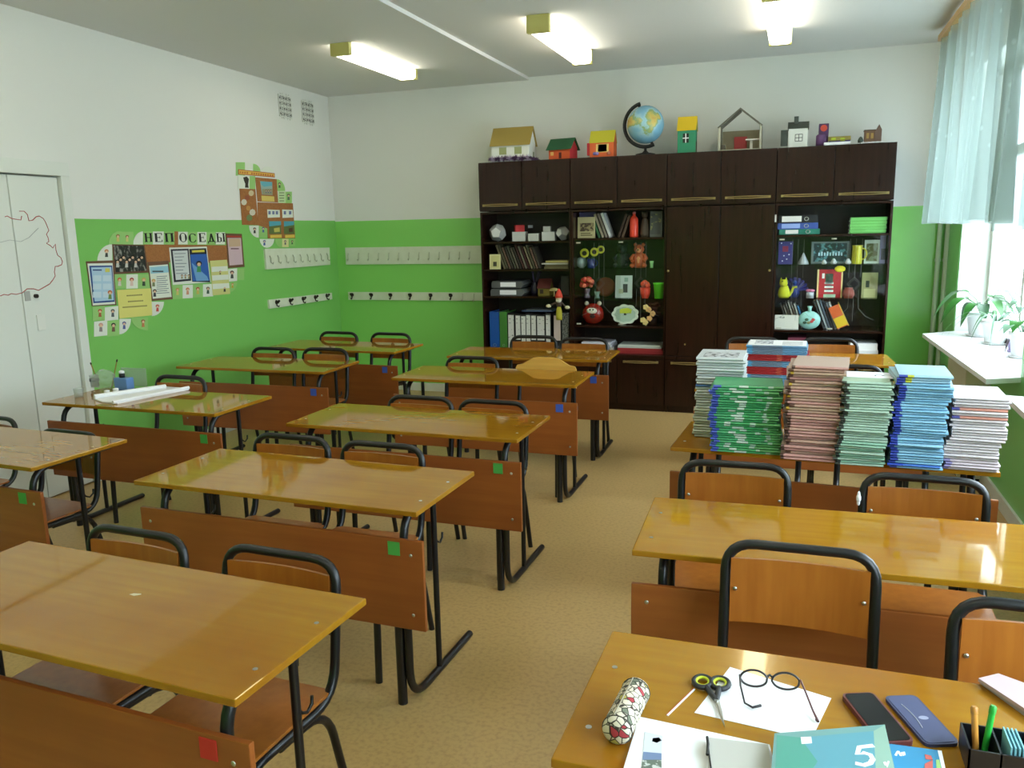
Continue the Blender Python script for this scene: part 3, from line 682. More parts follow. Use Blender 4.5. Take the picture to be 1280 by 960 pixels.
def pane(t, x0, x1, z0, z1, y, motif):
    g = obj('sliding_pane', MB().box((x0, y-0.002, z0), (x1, y+0.002, z1)), 'cabinet_glass', t)
    m = MB(); cz = (z0+z1)*0.5; cx = motif; yy = y-0.003
    for dx in (-0.045, 0.0, 0.045):
        pts = [(cx+dx, yy, z1-0.02), (cx+dx, yy, cz+0.05)]
        if dx == 0: pts += [(cx, yy, cz+0.045)]
        m.tube(pts, 0.0012, 4)
        low = [(cx+dx*0.8, yy, cz-0.05), (cx+dx*0.9, yy, cz-0.2), (cx+dx*2.2, yy, z0+0.12), (cx+dx*3.6, yy, z0+0.09)]
        m.tube(low if dx else [(cx, yy, cz-0.045), (cx, yy, z0+0.08)], 0.0012, 4)
    for r in (0.055, 0.04): m.tube([(cx+r*math.cos(a), yy, cz+r*math.sin(a)) for a in (0, PI/2, PI, 1.5*PI)], 0.0012, 4, closed=True)
    o = obj('etched_motif', m, flat((120, 122, 114), 0.5), g); o['kind'] = 'stuff'
    obj('finger_pull', MB().cbox((x0+0.02, y-0.006, z0+0.008), (x0+0.06, y-0.002, z0+0.02), 0.001), flat((190, 186, 166), 0.4), g)
    obj('finger_pull', MB().cbox((x0+0.02, y-0.006, z1-0.024), (x0+0.06, y-0.002, z1-0.012), 0.001), flat((190, 186, 166), 0.4), g)
def shelf(t, x0, x1, z, name='shelf', m='cab_dark', th=0.018, y0=0.012):
    return obj(name, MB().cbox((x0+0.019, FY+y0, z-th), (x1-0.019, BY-0.007, z), 0.0012), m, t)
S1 = (1.535, 1.280, 1.030); S2 = (1.552, 1.283, 1.012, 0.768); S4 = (1.552, 1.305, 1.024, 0.760); BOT = 0.5125
t = thing('bookcase', 'open dark bookcase with white solids, books and ring binders', 'bookcase', (0, 0, 0))
carcass(t, *UX[0], 0, 1.806); base_doors(t, *UX[0])
for z in S1: shelf(t, *UX[0], z)
t = thing('display_cabinet', 'dark glass-fronted cabinet with toys, vases and a flower-shaped plate', 'cabinet', (0, 0, 0))
carcass(t, *UX[1], 0, 1.806); base_doors(t, *UX[1])
shelf(t, *UX[1], S2[0]); shelf(t, *UX[1], S2[3])
for z in S2[1:3]: shelf(t, *UX[1], z, 'glass_shelf', 'cabinet_glass', 0.006, 0.04)
x0, x1 = UX[1]; xm = (x0+x1)/2
pane(t, x0+0.02, xm+0.02, S2[3]+0.001, S2[0]-0.02, FY+0.02, x0+0.25); pane(t, xm-0.02, x1-0.02, S2[3]+0.001, S2[0]-0.02, FY+0.03, xm+0.2)
t = thing('wardrobe', 'dark two-door wardrobe in the middle of the cabinet wall', 'wardrobe', (0, 0, 0))
carcass(t, *UX[2], 0, 1.806); base_doors(t, *UX[2])
for p, q, kx in ((-1.077, -0.628, -1.055), (-0.628, -0.187, -0.215)):
    d = obj('door', MB().cbox((p+0.003, FY-0.018, 0.518), (q-0.003, FY-0.001, 1.800), 0.002), 'cab_dark', t)
    obj('knob', MB().cyl((kx, FY-0.03, 1.262), (kx, FY-0.018, 1.262), 0.006, 10).ball((kx, FY-0.033, 1.262), 0.011, 10, 6), 'brass', d)
    obj('lock', MB().cyl(((p+q)/2-0.05, FY-0.021, 0.62), ((p+q)/2-0.05, FY-0.018, 0.62), 0.008, 10), 'brass', d)
x_ = at(969.5, 273, 1, FY-0.02); obj('paper_latch', MB().box((x_.x-0.006, FY-0.0195, x_.z-0.03), (x_.x+0.006, FY-0.017, x_.z+0.03)), flat((200, 198, 190)), t)
t = thing('display_cabinet', 'dark cabinet at the right with files on top and glass panes', 'cabinet', (0, 0, 0))
carcass(t, *UX[3], 0, 1.806); base_doors(t, *UX[3])
shelf(t, *UX[3], S4[0]); shelf(t, *UX[3], S4[3])
for z in S4[1:3]: shelf(t, *UX[3], z, 'glass_shelf', 'cabinet_glass', 0.006, 0.04)
x0, x1 = UX[3]; xm = (x0+x1)/2
pane(t, x0+0.02, xm+0.02, S4[3]+0.001, S4[0]-0.02, FY+0.02, x0+0.19); pane(t, xm-0.02, x1-0.02, S4[3]+0.001, S4[0]-0.02, FY+0.03, xm+0.19)

# ------------------------------------------------------------------ things on the shelves
def R(px0, py0, px1, py1, Y):
    """a rectangle of the photo at depth Y -> x0, x1, z low, z high in metres"""
    a = at(px0, py1, 1, Y); b = at(px1, py0, 1, Y); c = at(px0, py0, 1, Y); d = at(px1, py1, 1, Y)
    return (a.x+c.x)/2, (b.x+d.x)/2, (a.z+d.z)/2, (b.z+c.z)/2
def X(px, py, Y): return at(px, py, 1, Y).x
def Zh(px0, py0, px1, Y): return (at(px0, py0, 1, Y).z + at(px1, py0, 1, Y).z)/2
def printed(name, base, ink, scale=30, cut=0.55, rough=0.5): return mat(name, base, rough=rough, noise=ink, nscale=scale, spread=(cut-0.03, cut+0.03))
E_ = 0.0008
def board_item(name, label, cat, px0, py0, px1, z0, Y, m, thick=0.004, lean=0.06, group=None, extra=None):
    """flat card or book standing upright facing the room"""
    x0, x1 = X(px0, (py0+380)/2, Y), X(px1, (py0+380)/2, Y); H = Zh(px0, py0, px1, Y)-z0
    t = thing(name, label, cat, ((x0+x1)/2, Y+thick+H*math.sin(lean), z0+E_), group=group, tilt=(0, 0, 0))
    W = (x1-x0)/2; T = Matrix.Rotation(-lean, 4, 'X')
    T = Matrix.Translation(V(0, -H*math.sin(lean), 0)) @ T
    obj('board', MB().box((-W, -thick/2, 0.0005), (W, thick/2, H), T=T), m, t)
    if extra: extra(t, W, H, thick, T)
    return t
def patch(t, name, T, x0, x1, z0, z1, thick, m, k=1): return obj(name, MB().box((x0, -thick/2-0.0006*k, z0), (x1, -thick/2+0.0002, z1), T=T), m, t)

def leaning(name, px_b0, px_b1, z0, Y, n, hts, tilt, mats, labf, group, depth=0.16, thick=None):
    """row of books leaning sideways; tilt>0 leans the tops to the left"""
    x0, x1 = X(px_b0, 400, Y), X(px_b1, 400, Y); step = (x1-x0)/n
    for i in range(n):
        h = hts[i % len(hts)]; th = (thick or step*math.cos(tilt)*0.8); xb = x0 + step*(i+0.5)
        t = thing(name, labf(i), 'book', (xb, Y, z0+E_+ (th/2)*abs(math.sin(tilt))), group=group)
        T = Matrix.Rotation(-tilt, 4, 'Y')
        obj('cover', MB().box((-th/2, 0, 0), (-th/2+0.0025, depth, h), T=T).box((th/2-0.0025, 0, 0), (th/2, depth, h), T=T).box((-th/2, 0, 0), (th/2, 0.002, h), T=T), mats[i % len(mats)], t)
        obj('page_block', MB().box((-th/2+0.0025, 0.002, 0.003), (th/2-0.0025, depth-0.004, h-0.003), T=T), 'paper_shade', t)

def dodeca(name, px, py, r, z0, Y, label, rot):
    ph = (1+5**0.5)/2; vs = [(a,b,c) for a in (-1,1) for b in (-1,1) for c in (-1,1)]
    for a in (-1,1):
        for b in (-1,1): vs += [(0,a/ph,b*ph), (a/ph,b*ph,0), (a*ph,0,b/ph)]
    bm = bmesh.new()
    for v in vs: bm.verts.new(Matrix.Rotation(rot[2],3,'Z') @ Matrix.Rotation(rot[0],3,'X') @ Matrix.Rotation(rot[1],3,'Y') @ (Vector(v)*r/3**0.5))
    bmesh.ops.convex_hull(bm, input=bm.verts[:]); bmesh.ops.dissolve_limit(bm, angle_limit=0.05, verts=bm.verts[:], edges=bm.edges[:])
    lo = min(v.co.z for v in bm.verts); bm.verts.index_update()
    t = thing(name, label, 'solid', (X(px, py, Y), Y, z0+E_-lo))
    fs = [f for f in bm.faces]; fs.sort(key=lambda f: f.normal.y)
    body = MB(); body.add([v.co[:] for v in bm.verts], [tuple(v.index for v in f.verts) for f in fs])
    obj('solid', body, flat((158, 160, 156)), t)
    for f in fs[:1]:
        c = f.calc_center_median(); q = MB(); n = f.normal
        pts = [c + (v.co-c)*(0.93) + n*0.0006 for v in f.verts]
        q.add([p[:] for p in pts], [tuple(range(len(pts)))]); obj('paper_face', q, flat((206, 208, 204)), t)
    bm.free()
Y1 = 7.36
dodeca('paper_dodecahedron', 622, 291, 0.083, S1[0], Y1, 'grey and white paper dodecahedron at the left of the top shelf', (0.55, 0.0, 0.1))
dodeca('paper_dodecahedron', 704, 292, 0.068, S1[0], Y1+0.05, 'smaller paper dodecahedron beside the bookcase divider', (0.2, 0.3, 0.4))
def cube_box(px0, py0, px1, z0, Y, rgb, label, name='paper_box', rz=0.12):
    x0, x1 = X(px0, py0, Y), X(px1, py0, Y); W = (x1-x0)/2/ (math.cos(rz)+0.0); H = Zh(px0, py0, px1, Y)-z0
    t = thing(name, label, 'box', ((x0+x1)/2, Y+W, z0+E_), rz, 'paper boxes on the bookcase')
    obj('walls', MB().cbox((-W, -W, 0), (W, W, H-0.004), 0.0015), flat(rgb), t)
    obj('lid', MB().cbox((-W-0.001, -W-0.001, H-0.004), (W+0.001, W+0.001, H), 0.001), flat(tuple(min(255, c+6) for c in rgb)), t)
    return z0+E_+H
zz = cube_box(639.5, 290, 655, S1[0], Y1, (196, 198, 190), 'white paper box under the red cube'); cube_box(642.5, 281.5, 652, zz, Y1+0.02, (190, 34, 34), 'small red cube on the white box', 'red_cube', 0.5)
cube_box(659.5, 292, 672, S1[0], Y1, (198, 200, 190), 'single white paper box with nothing on it')
zz = cube_box(676.5, 290, 692, S1[0], Y1, (204, 206, 198), 'white paper box carrying a small white box'); cube_box(678.5, 283, 687, zz, Y1+0.02, (188, 190, 182), 'small white box on top of another')
x0, x1, z0, z1 = R(660, 281.5, 666, 285, BY-0.008)
tag(obj('paper_tag', MB().box((x0, BY-0.0085, z0), (x1, BY-0.0065, z1)), 'paper'), 'tiny white tag stuck to the bookcase back', 'tag')
def small_pic(t, W, H, th, T):
    patch(t, 'mount', T, -W*0.7, W*0.7, H*0.12, H*0.9, th, flat((196, 192, 130)), 1); patch(t, 'figure', T, -W*0.35, W*0.3, H*0.2, H*0.5, th, flat((60, 56, 36)), 2)
board_item('picture_card', 'small cream picture card leaning on the leaning books', 'card', 612.3, 318, 626, S1[1], 7.275, flat((212, 206, 150)), extra=small_pic)
bk = [flat(c) for c in ((120,112,84), (86,84,60), (108,84,66), (60,56,46), (74,76,58), (96,90,74), (50,44,36), (70,40,32), (110,104,88), (62,30,24))]
leaning('leaning_book', 631, 678, S1[1], 7.33, 14, (0.235, 0.22, 0.21, 0.215, 0.225, 0.205, 0.21), 0.36, bk, lambda i: ['first','second','third','fourth','fifth','sixth','seventh','eighth','ninth','tenth','eleventh','twelfth','thirteenth','last'][i] + ' of the leaning books on the second bookcase shelf', 'leaning books in the bookcase')
z = S1[1]+E_
for k, (a, b, rgb, lab) in enumerate(((680, 710.5, (120,112,70), 'bottom book of the flat pile beside the leaning books'), (681, 710, (96,92,56), 'second lowest book of the flat pile'), (677, 710.5, (206,204,190), 'pale thin book of the flat pile'), (682, 710.5, (170,158,92), 'top book of the flat pile beside the leaning books'))):
    x0, x1 = X(a, 330, 7.33), X(b, 330, 7.33); h = (0.018, 0.02, 0.014, 0.022)[k]
    t = thing('flat_book', lab, 'book', ((x0+x1)/2, 7.33, z), group='flat books in the bookcase'); W = (x1-x0)/2
    obj('cover', MB().box((-W, 0, 0), (W, 0.17, 0.002)).box((-W, 0, h-0.002), (W, 0.17, h)).box((-W, 0, 0), (W, 0.003, h)), flat(rgb), t)
    obj('page_block', MB().box((-W+0.003, 0.003, 0.002), (W-0.003, 0.165, h-0.002)), 'paper_shade', t); z += h+0.0004
# third shelf: lying files, dark twigs, toy cottage
z = S1[2]+E_
for k, (a, b, lab) in enumerate(((613, 656, 'lower grey ring binder lying on the third shelf'), (614.5, 655, 'upper grey ring binder lying on the third shelf'))):
    x0, x1 = X(a, 360, 7.31), X(b, 360, 7.31); h = 0.062; W = (x1-x0)/2
    t = thing('ring_binder', lab, 'binder', ((x0+x1)/2, 7.31, z), group='lying binders')
    pr = [(-W, 0), (W-0.03, 0), (W, h*0.5), (W-0.03, h), (-W+0.01, h), (-W, h*0.7)]
    obj('shell', MB().prism(pr, 0, 0.27, 'y'), flat((88, 90, 88)), t)
    obj('label', MB().box((-W*0.45, -0.0012, h*0.16), (W*0.5, 0.0005, h*0.85)), 'paper', t); z += h+0.012
    if k == 0: obj('spacer', MB().box((-W+0.02, 0.02, h), (W-0.05, 0.26, h+0.012)), 'black_matte', t)
t = thing('twig_vase', 'dark vase of violet twigs deep in the bookcase', 'vase', (X(665, 360, 7.42)+0.03, 7.42, S1[2]+E_))
obj('vase', MB().lathe([(0.03, 0), (0.045, 0.03), (0.04, 0.08), (0.022, 0.11), (0.026, 0.12)], 14), flat((30, 26, 44), 0.3), t)
rnd = random.Random(4)
for i in range(7):
    a = rnd.uniform(-0.04, 0.06); obj('twig', MB().tube([(0, 0, 0.1), (a*0.5, rnd.uniform(-0.02, 0.02), 0.15), (a, rnd.uniform(-0.03, 0.03), 0.225)], 0.003, 5).ball((a, 0, 0.215), 0.012, 6, 4), flat((52, 40, 70)), t)
def house(name, label, px0, px1, py_eave, py_ridge, z0, Y, depth, wall, roof, windows=(), door=None, over=0.012, rz=0.0, roof_th=0.004, gable=None, flatfront=0.0):
    """toy house: ridge along x, gables at the ends; windows = (px0,py0,px1,py1,rgb) on the front"""
    x0, x1 = X(px0, py_eave, Y), X(px1, py_eave, Y); W = (x1-x0)/2; he = Zh(px0, py_eave, px1, Y)-z0; hr = Zh(px0, py_ridge, px1, Y+depth/2)-z0
    he += over*(hr-he)/(depth/2)
    t = thing(name, label, 'toy house', ((x0+x1)/2, Y, z0+E_), rz, 'handmade toy houses')
    g = MB(); g.prism([(0, 0), (depth, 0), (depth, he), (depth/2, hr-0.004), (0, he)], -W, W, 'x')
    if gable:
        g.m(1).prism([(0.001, 0), (depth-0.001, 0), (depth-0.001, he), (depth/2, hr-0.005), (0.001, he)], W, W+0.001, 'x')
    body = obj('walls', g, [flat(wall), flat(gable or wall)], t)
    sl = (hr-he)/(depth/2); of = over
    for sgn in (0, 1):
        if sgn == 0: pr = [(-of, he-of*sl), (depth/2, hr), (depth/2, hr+roof_th), (-of, he-of*sl+roof_th)]
        else: pr = [(depth/2, hr), (depth+of, he-of*sl), (depth+of, he-of*sl+roof_th), (depth/2, hr+roof_th)]
        obj('roof_slope', MB().prism(pr, -W-of, W+of, 'x'), flat(roof), t)
    cx = (x0+x1)/2
    for a, b, c, d, rgb in windows:
        wx0, wx1, wz0, wz1 = R(a, b, c, d, Y); wx0 -= cx; wx1 -= cx; wz0 -= z0; wz1 -= z0
        f = obj('window', MB().box((wx0, -0.002, wz0), (wx1, 0.0005, wz1)), flat(rgb), t)
    if door:
        a, b, c, d, rgb = door; wx0, wx1, wz0, wz1 = R(a, b, c, d, Y); obj('door', MB().box((wx0-cx, -0.002, max(0, wz0-z0)), (wx1-cx, 0.0005, wz1-z0)), flat(rgb), t)
    return t, W, he, hr
house('toy_cottage', 'small toy cottage with yellow walls inside the bookcase', 672.5, 687, 361, 349, S1[2], 7.34, 0.12, (120, 106, 34), (84, 30, 20), windows=((675, 362, 679, 367, (50, 34, 20)),), over=0.008)
t = thing('toy_mushroom', 'cream toy mushroom beside the toy cottage', 'toy', (X(692, 365, 7.275)+0.005, 7.275, S1[2]+E_))
obj('stalk', MB().lathe([(0.008, 0), (0.007, 0.05)], 10), flat((176, 158, 100)), t); obj('cap', MB().lathe([(0.045, 0.05), (0.046, 0.055), (0.03, 0.072), (0.005, 0.08)], 14), flat((150, 138, 86)), t)
board_item('dark_card', 'dark picture card at the right end of the third shelf', 'card', 701, 345, 711, S1[2], 7.42, flat((70, 72, 66)))
# ring binders on the lowest open shelf
BZ = BOT
def binder(px0, px1, py_top, rgb, label, mat_label=None, lab_px=None, ring=True, Y=7.29):
    x0, x1 = X(px0, 410, Y), X(px1, 410, Y); W = (x1-x0)/2-0.0005; H = Zh(px0, py_top, px1, Y)-BZ
    t = thing('ring_binder', label, 'binder', ((x0+x1)/2, Y, BZ+E_), group='ring binders standing in the bookcase')
    obj('shell', MB().cbox((-W, 0, 0), (-W+0.003, 0.27, H), 0.001).cbox((W-0.003, 0, 0), (W, 0.27, H), 0.001).cbox((-W, -0.001, 0), (W, 0.003, H), 0.001), rgb if isinstance(rgb, str) or hasattr(rgb, 'name') else flat(rgb, 0.4), t)
    obj('page_block', MB().box((-W+0.0035, 0.01, 0.01), (W-0.0035, 0.25, H-0.02)), 'paper_shade', t)
    if mat_label: obj('spine_label', MB().box((-W*0.82, -0.0022, H*mat_label[0]), (W*0.82, -0.0008, H*mat_label[1])), mat('label_print', (206, 206, 200), rough=0.6, noise=(120, 120, 120), nscale=60, nstretch=(0.6, 1, 1), spread=(0.6, 0.64)) if mat_label[2] is None else flat(mat_label[2]), t)
    if ring: obj('finger_ring', MB().tube([(0.3*W*math.cos(a), -0.002, H*0.13+0.3*W*math.sin(a)) for a in [k*PI/5 for k in range(10)]], 0.0012, 5, closed=True), 'steel', t)
binder(612.2, 624, 390, (26, 82, 160), 'bright blue ring binder at the left of the row')
binder(624.6, 634, 390, (66, 122, 50), 'green ring binder next to the blue one')
bl = [(635, 642.6, 'first'), (644.5, 650.5, 'second'), (651.5, 657, 'third'), (657.8, 663, 'fourth'), (664, 670, 'fifth'), (671, 681, 'widest'), (682.3, 688, 'seventh'), (692, 701, 'pink-labelled')]
for i, (a, b, w_) in enumerate(bl):
    binder(a-0.4, b+0.6, 391.5+(i%3)*0.8, 'black_matte', '%s black ring binder with a pale spine label' % w_, (0.03 if i in (0, 2, 3, 6) else 0.3, 0.95, (200, 180, 172) if i == 7 else None), ring=i not in (0, 2, 3, 6))
binder(702.6, 711, 391.5, mat('spotted', (120, 122, 118), rough=0.5, noise=(60, 62, 60), nscale=70, spread=(0.5, 0.55)), 'grey speckled ring binder at the right of the row')
x0, x1 = X(652, 388, 7.31), X(690, 388, 7.31); zb = Zh(652, 391, 690, 7.31)+0.010
t = thing('folder', 'blue grey folder lying on top of the black binders', 'folder', ((x0+x1)/2, 7.31, zb)); W = (x1-x0)/2
obj('cover', MB().cbox((-W, 0, 0), (W, 0.2, 0.012), 0.002), flat((66, 84, 112)), t); obj('papers', MB().cbox((-W*0.7, 0.01, 0.012), (W*0.9, 0.19, 0.022), 0.002), flat((84, 88, 92)), t)
# puppet hanging in front of the divider
p = at(699, 372, 1, 7.215)
t = thing('gnome_puppet', 'gnome puppet with red hat and yellow skirt hanging on the bookcase', 'puppet', (p.x, 7.205, at(699, 400, 1, 7.205).z))
H = at(699, 361, 1, 7.205).z - at(699, 400, 1, 7.205).z
obj('skirt', MB().lathe([(0.028, 0.0), (0.03, 0.03), (0.026, 0.09), (0.016, 0.125)], 12, sy=0.7), flat((166, 156, 32)), t)
obj('jacket', MB().lathe([(0.016, H*0.42), (0.028, H*0.47), (0.03, H*0.55), (0.02, H*0.6)], 12, sy=0.7), flat((70, 54, 40)), t)
hd = obj('head', MB().ball((0, 0, H*0.68), 0.03, 12, 8), flat((196, 176, 140)), t)
obj('hat', MB().lathe([(0.036, H*0.72), (0.033, H*0.8), (0.02, H*0.92), (0.006, H*1.0)], 12), flat((206, 62, 36)), t)
obj('beard', MB().ball((0, -0.014, H*0.63), 0.027, 10, 6, (1, 0.6, 0.8)), flat((206, 202, 180)), t)
for sx, ex, ez in ((-1, -0.085, 0.46), (1, 0.068, 0.42)):
    a = obj('arm', MB().tube([(sx*0.022, 0, H*0.56), (ex*0.7, 0, H*(ez+0.05)), (ex, -0.005, H*ez)], [0.011, 0.009, 0.008], 8), flat((70, 54, 40)), t)
    obj('hand', MB().ball((ex+sx*0.012, -0.006, H*(ez-0.01)), 0.021, 10, 6, (1.2, 0.6, 0.8)), flat((206, 200, 160)), a)
obj('cord', MB().cyl((0, 0, H*0.98), (0, 0.03, H*1.18), 0.0015, 5), 'black_matte', t)

# ------------------------------------------------------------------ display cabinet with toys: top shelf
_flat = flat
def flat(rgb, rough=0.65): return _flat(tuple(min(255, int(v*1.16)+6) for v in rgb), rough)
Y2 = 7.36
def cover_a(t, W, H, th, T):
    patch(t, 'cover_picture', T, -W*0.75, W*0.85, H*0.32, H*0.72, th, printed('brown_picture', (150, 138, 96), (74, 58, 40), 45, 0.5), 1)
    for k in range(2): patch(t, 'title_line', T, -W*0.65, W*(0.5+0.2*k), H*(0.2-0.09*k), H*(0.255-0.09*k), th, flat((90, 82, 50)), 1)
board_item('picture_book', 'pale picture book with a brown drawing standing upright', 'book', 722, 271.5, 743.5, S2[0], Y2, flat((158, 150, 110)), 0.012, 0.05, extra=cover_a)
board_item('violet_book', 'violet book standing behind the pale picture book', 'book', 724, 265.5, 744, S2[0], Y2+0.05, flat((66, 62, 92)), 0.012, 0.05)
leaning('leaning_book', 747.5, 765, S2[0], Y2+0.02, 4, (0.15, 0.222, 0.226, 0.23), 0.36, [flat(c) for c in ((40, 84, 50), (126, 118, 96), (104, 96, 82), (176, 178, 172))], lambda i: ('short green', 'tan', 'grey brown', 'pale edged')[i] + ' leaning book behind the display cabinet top shelf picture', 'leaning books in the display cabinet')
leaning('leaning_book', 771, 780, S2[0], Y2+0.03, 2, (0.21, 0.2), -0.33, [flat((60, 44, 32)), flat((74, 56, 38))], lambda i: ('outer', 'inner')[i] + ' dark book leaning against the red bottle', 'leaning books in the display cabinet')
def lathe_thing(name, label, cat, px, py, z0, Y, prof, m, part='body', n=16, sx=1, sy=1, rz=0.0):
    t = thing(name, label, cat, (X(px, py, Y), Y, z0+E_), rz); obj(part, MB().lathe(prof, n, sx=sx, sy=sy), m, t); return t
t = lathe_thing('red_bottle', 'tall red bottle with pink stopper in the cabinet', 'bottle', 792.5, 285, S2[0], Y2+0.04, [(0.036, 0), (0.038, 0.01), (0.038, 0.155), (0.03, 0.172), (0.014, 0.188), (0.013, 0.205)], flat((206, 62, 40), 0.3))
obj('stopper', MB().lathe([(0.014, 0.205), (0.016, 0.214), (0.012, 0.224)], 12), flat((176, 96, 96)), t)
t = thing('brown_figurine', 'brown carved figurine beside the red bottle', 'figurine', (X(806, 285, Y2+0.06), Y2+0.06, S2[0]+E_))
obj('body', MB().lathe([(0.036, 0), (0.04, 0.03), (0.034, 0.1), (0.026, 0.15), (0.014, 0.17)], 14, sy=0.8), flat((74, 62, 46)), t); obj('head', MB().ball((0, 0, 0.192), 0.028, 12, 8), flat((66, 56, 42)), t)
for sx in (-1, 1): obj('ear', MB().ball((sx*0.022, 0, 0.213), 0.01, 8, 5), flat((60, 50, 38)), t)
def cover_b(t, W, H, th, T): patch(t, 'cover_picture', T, -W*0.9, W*0.8, H*0.1, H*0.9, th, printed('grey_landscape', (84, 90, 84), (150, 150, 96), 18, 0.6), 1)
board_item('landscape_book', 'grey picture book at the right end of the top shelf', 'book', 812, 264, 827, S2[0], Y2+0.03, flat((88, 92, 86)), 0.012, 0.05, extra=cover_b)
# first glass shelf
z = S2[1]
t = lathe_thing('blue_mug', 'dark blue mug holding yellow sunflowers', 'mug', 739, 330, z, Y2, [(0.034, 0), (0.036, 0.003), (0.038, 0.085), (0.033, 0.085), (0.031, 0.006)], flat((24, 30, 88), 0.2))
obj('handle', MB().tube([(0.037+0.02*math.sin(a), 0, 0.045+0.028*math.cos(a)) for a in [k*PI/6 for k in range(7)]], 0.005, 6), flat((24, 30, 88), 0.2), t)
for k, (px, py) in enumerate(((730.5, 316.5), (743, 315), (751, 312))):
    p = at(px, py, 1, Y2-0.005); m0 = V(X(739, 330, Y2), Y2, z+0.05)
    t = thing('sunflower', ('left', 'middle', 'right')[k] + ' yellow sunflower leaning out of the blue mug', 'flower', m0, group='sunflowers in the mug')
    q = p-m0
    obj('stem', MB().tube([(0, 0, -0.04), (q.x*0.3, 0, q.z*0.5), (q.x, q.y+0.004, q.z)], 0.003, 5), flat((60, 84, 40)), t)
    rf = (0.043, 0.04, 0.036)[k]
    c = obj('flower_head', MB().cyl((q.x, q.y-0.006, q.z), (q.x, q.y+0.003, q.z), rf*0.5, 14), flat((40, 30, 18)), t)
    m = MB()
    for j in range(14):
        a = 2*PI*j/14; m.ball((q.x+rf*0.72*math.cos(a), q.y, q.z+rf*0.72*math.sin(a)), rf*0.25, 6, 4, (1.2, 0.4, 1.2))
    o = obj('petals', m, flat((170, 168, 44)), c); o['kind'] = 'stuff'
t = lathe_thing('glass_jar', 'small glass ball jar left of the blue mug', 'jar', 727, 330, z, Y2+0.05, [(0.025, 0), (0.045, 0.02), (0.052, 0.05), (0.04, 0.085), (0.02, 0.1)], mat('pale_glass', (150, 170, 170), rough=0.1, coat=0.5))
def plush(name, label, px, z0, Y, k, rgb, belly, cat='soft toy'):
    t = thing(name, label, cat, (X(px, 330, Y), Y, z0+E_))
    obj('body', MB().lathe([(0.04*k, 0), (0.06*k, 0.025*k), (0.062*k, 0.07*k), (0.045*k, 0.125*k), (0.02*k, 0.14*k)], 14, sy=0.8), flat(rgb), t)
    obj('belly', MB().ball((0, -0.035*k, 0.065*k), 0.032*k, 10, 8, (0.8, 0.5, 1.3)), flat(belly), t)
    h = obj('head', MB().ball((0, -0.01*k, 0.168*k), 0.046*k, 12, 8, (1.05, 0.9, 0.9)), flat(rgb), t)
    obj('muzzle', MB().ball((0, -0.045*k, 0.156*k), 0.022*k, 10, 6), flat(belly), h); obj('nose', MB().ball((0, -0.066*k, 0.162*k), 0.007*k, 8, 5), 'black_matte', h)
    for sx in (-1, 1):
        obj('ear', MB().ball((sx*0.036*k, 0, 0.207*k), 0.017*k, 8, 6, (1, 0.6, 1)), flat(rgb), h)
        obj('eye', MB().ball((sx*0.017*k, -0.047*k, 0.178*k), 0.005*k, 6, 4), 'black_matte', h)
        obj('arm', MB().tube([(sx*0.045*k, -0.01*k, 0.115*k), (sx*0.07*k, -0.03*k, 0.085*k), (sx*0.05*k, -0.06*k, 0.06*k)], [0.018*k, 0.017*k, 0.016*k], 8), flat(rgb), t)
        obj('leg', MB().ball((sx*0.055*k, -0.045*k, 0.022*k), 0.026*k, 8, 6, (0.9, 1.4, 0.8)), flat(rgb), t)
    return t
plush('plush_bear', 'orange brown plush bear sitting behind the glass', 799, z, Y2+0.01, 0.98, (150, 66, 32), (168, 112, 70))
plush('reflection_stand_in', 'dark toy shape standing in for a reflection in the glass', 778, z, Y2+0.06, 0.98, (26, 30, 30), (34, 40, 40))  # no real toy: added in place of a dark reflection in the glass
lathe_thing('green_beaker', 'tiny pale green beaker beside the plush bear', 'beaker', 814.5, 330, z, Y2-0.03, [(0.014, 0), (0.015, 0.03), (0.019, 0.06), (0.015, 0.06)], flat((120, 168, 110)))
# second glass shelf
z = S2[2]
t = lathe_thing('flower_vase', 'glass vase with a ball of red flowers', 'vase', 734, 368, z, Y2, [(0.028, 0), (0.03, 0.01), (0.022, 0.04), (0.03, 0.085), (0.026, 0.085)], mat('violet_glass', (110, 92, 110), rough=0.1, coat=0.5))
rnd = random.Random(11)
for i in range(22):
    a = rnd.uniform(0, 2*PI); b = rnd.uniform(-0.3, 1.4); r = 0.052
    obj('blossom', MB().ball((r*math.cos(a)*math.cos(b), r*math.sin(a)*math.cos(b)*0.8, 0.125+r*math.sin(b)), 0.021, 7, 5), flat(((170, 34, 30), (196, 96, 72), (150, 26, 26))[i % 3]), t)
lathe_thing('glass_saltcellar', 'small greenish glass cup beside the red flowers', 'cup', 746.5, 370, z, Y2-0.02, [(0.026, 0), (0.016, 0.02), (0.03, 0.06), (0.026, 0.06)], mat('green_glass', (110, 136, 124), rough=0.1, coat=0.5))
t = lathe_thing('brown_dish', 'red brown wooden dish standing on edge', 'dish', 757, 360, z, Y2+0.13, [(0.09, 0), (0.09, 0.008), (0.06, 0.014), (0.01, 0.014)], flat((92, 40, 24)), 'plate'); t.rotation_euler = (PI/2-0.15, 0, 0); t.location.z += 0.09; t.location.y += 0.0
def pic_keys(t, W, H, th, T):
    patch(t, 'figure', T, -W*0.1, W*0.45, H*0.24, H*0.62, th, flat((52, 56, 56)), 1); patch(t, 'figure', T, -W*0.6, -W*0.05, H*0.2, H*0.4, th, flat((150, 156, 130)), 1); patch(t, 'moon', T, W*0.05, W*0.5, H*0.72, H*0.9, th, flat((120, 146, 136)), 1)
board_item('greeting_card', 'pale grey card with a dark drawing between the glass shelves', 'card', 769, 344.5, 790, z, Y2, flat((168, 180, 176)), 0.004, 0.08, extra=pic_keys)
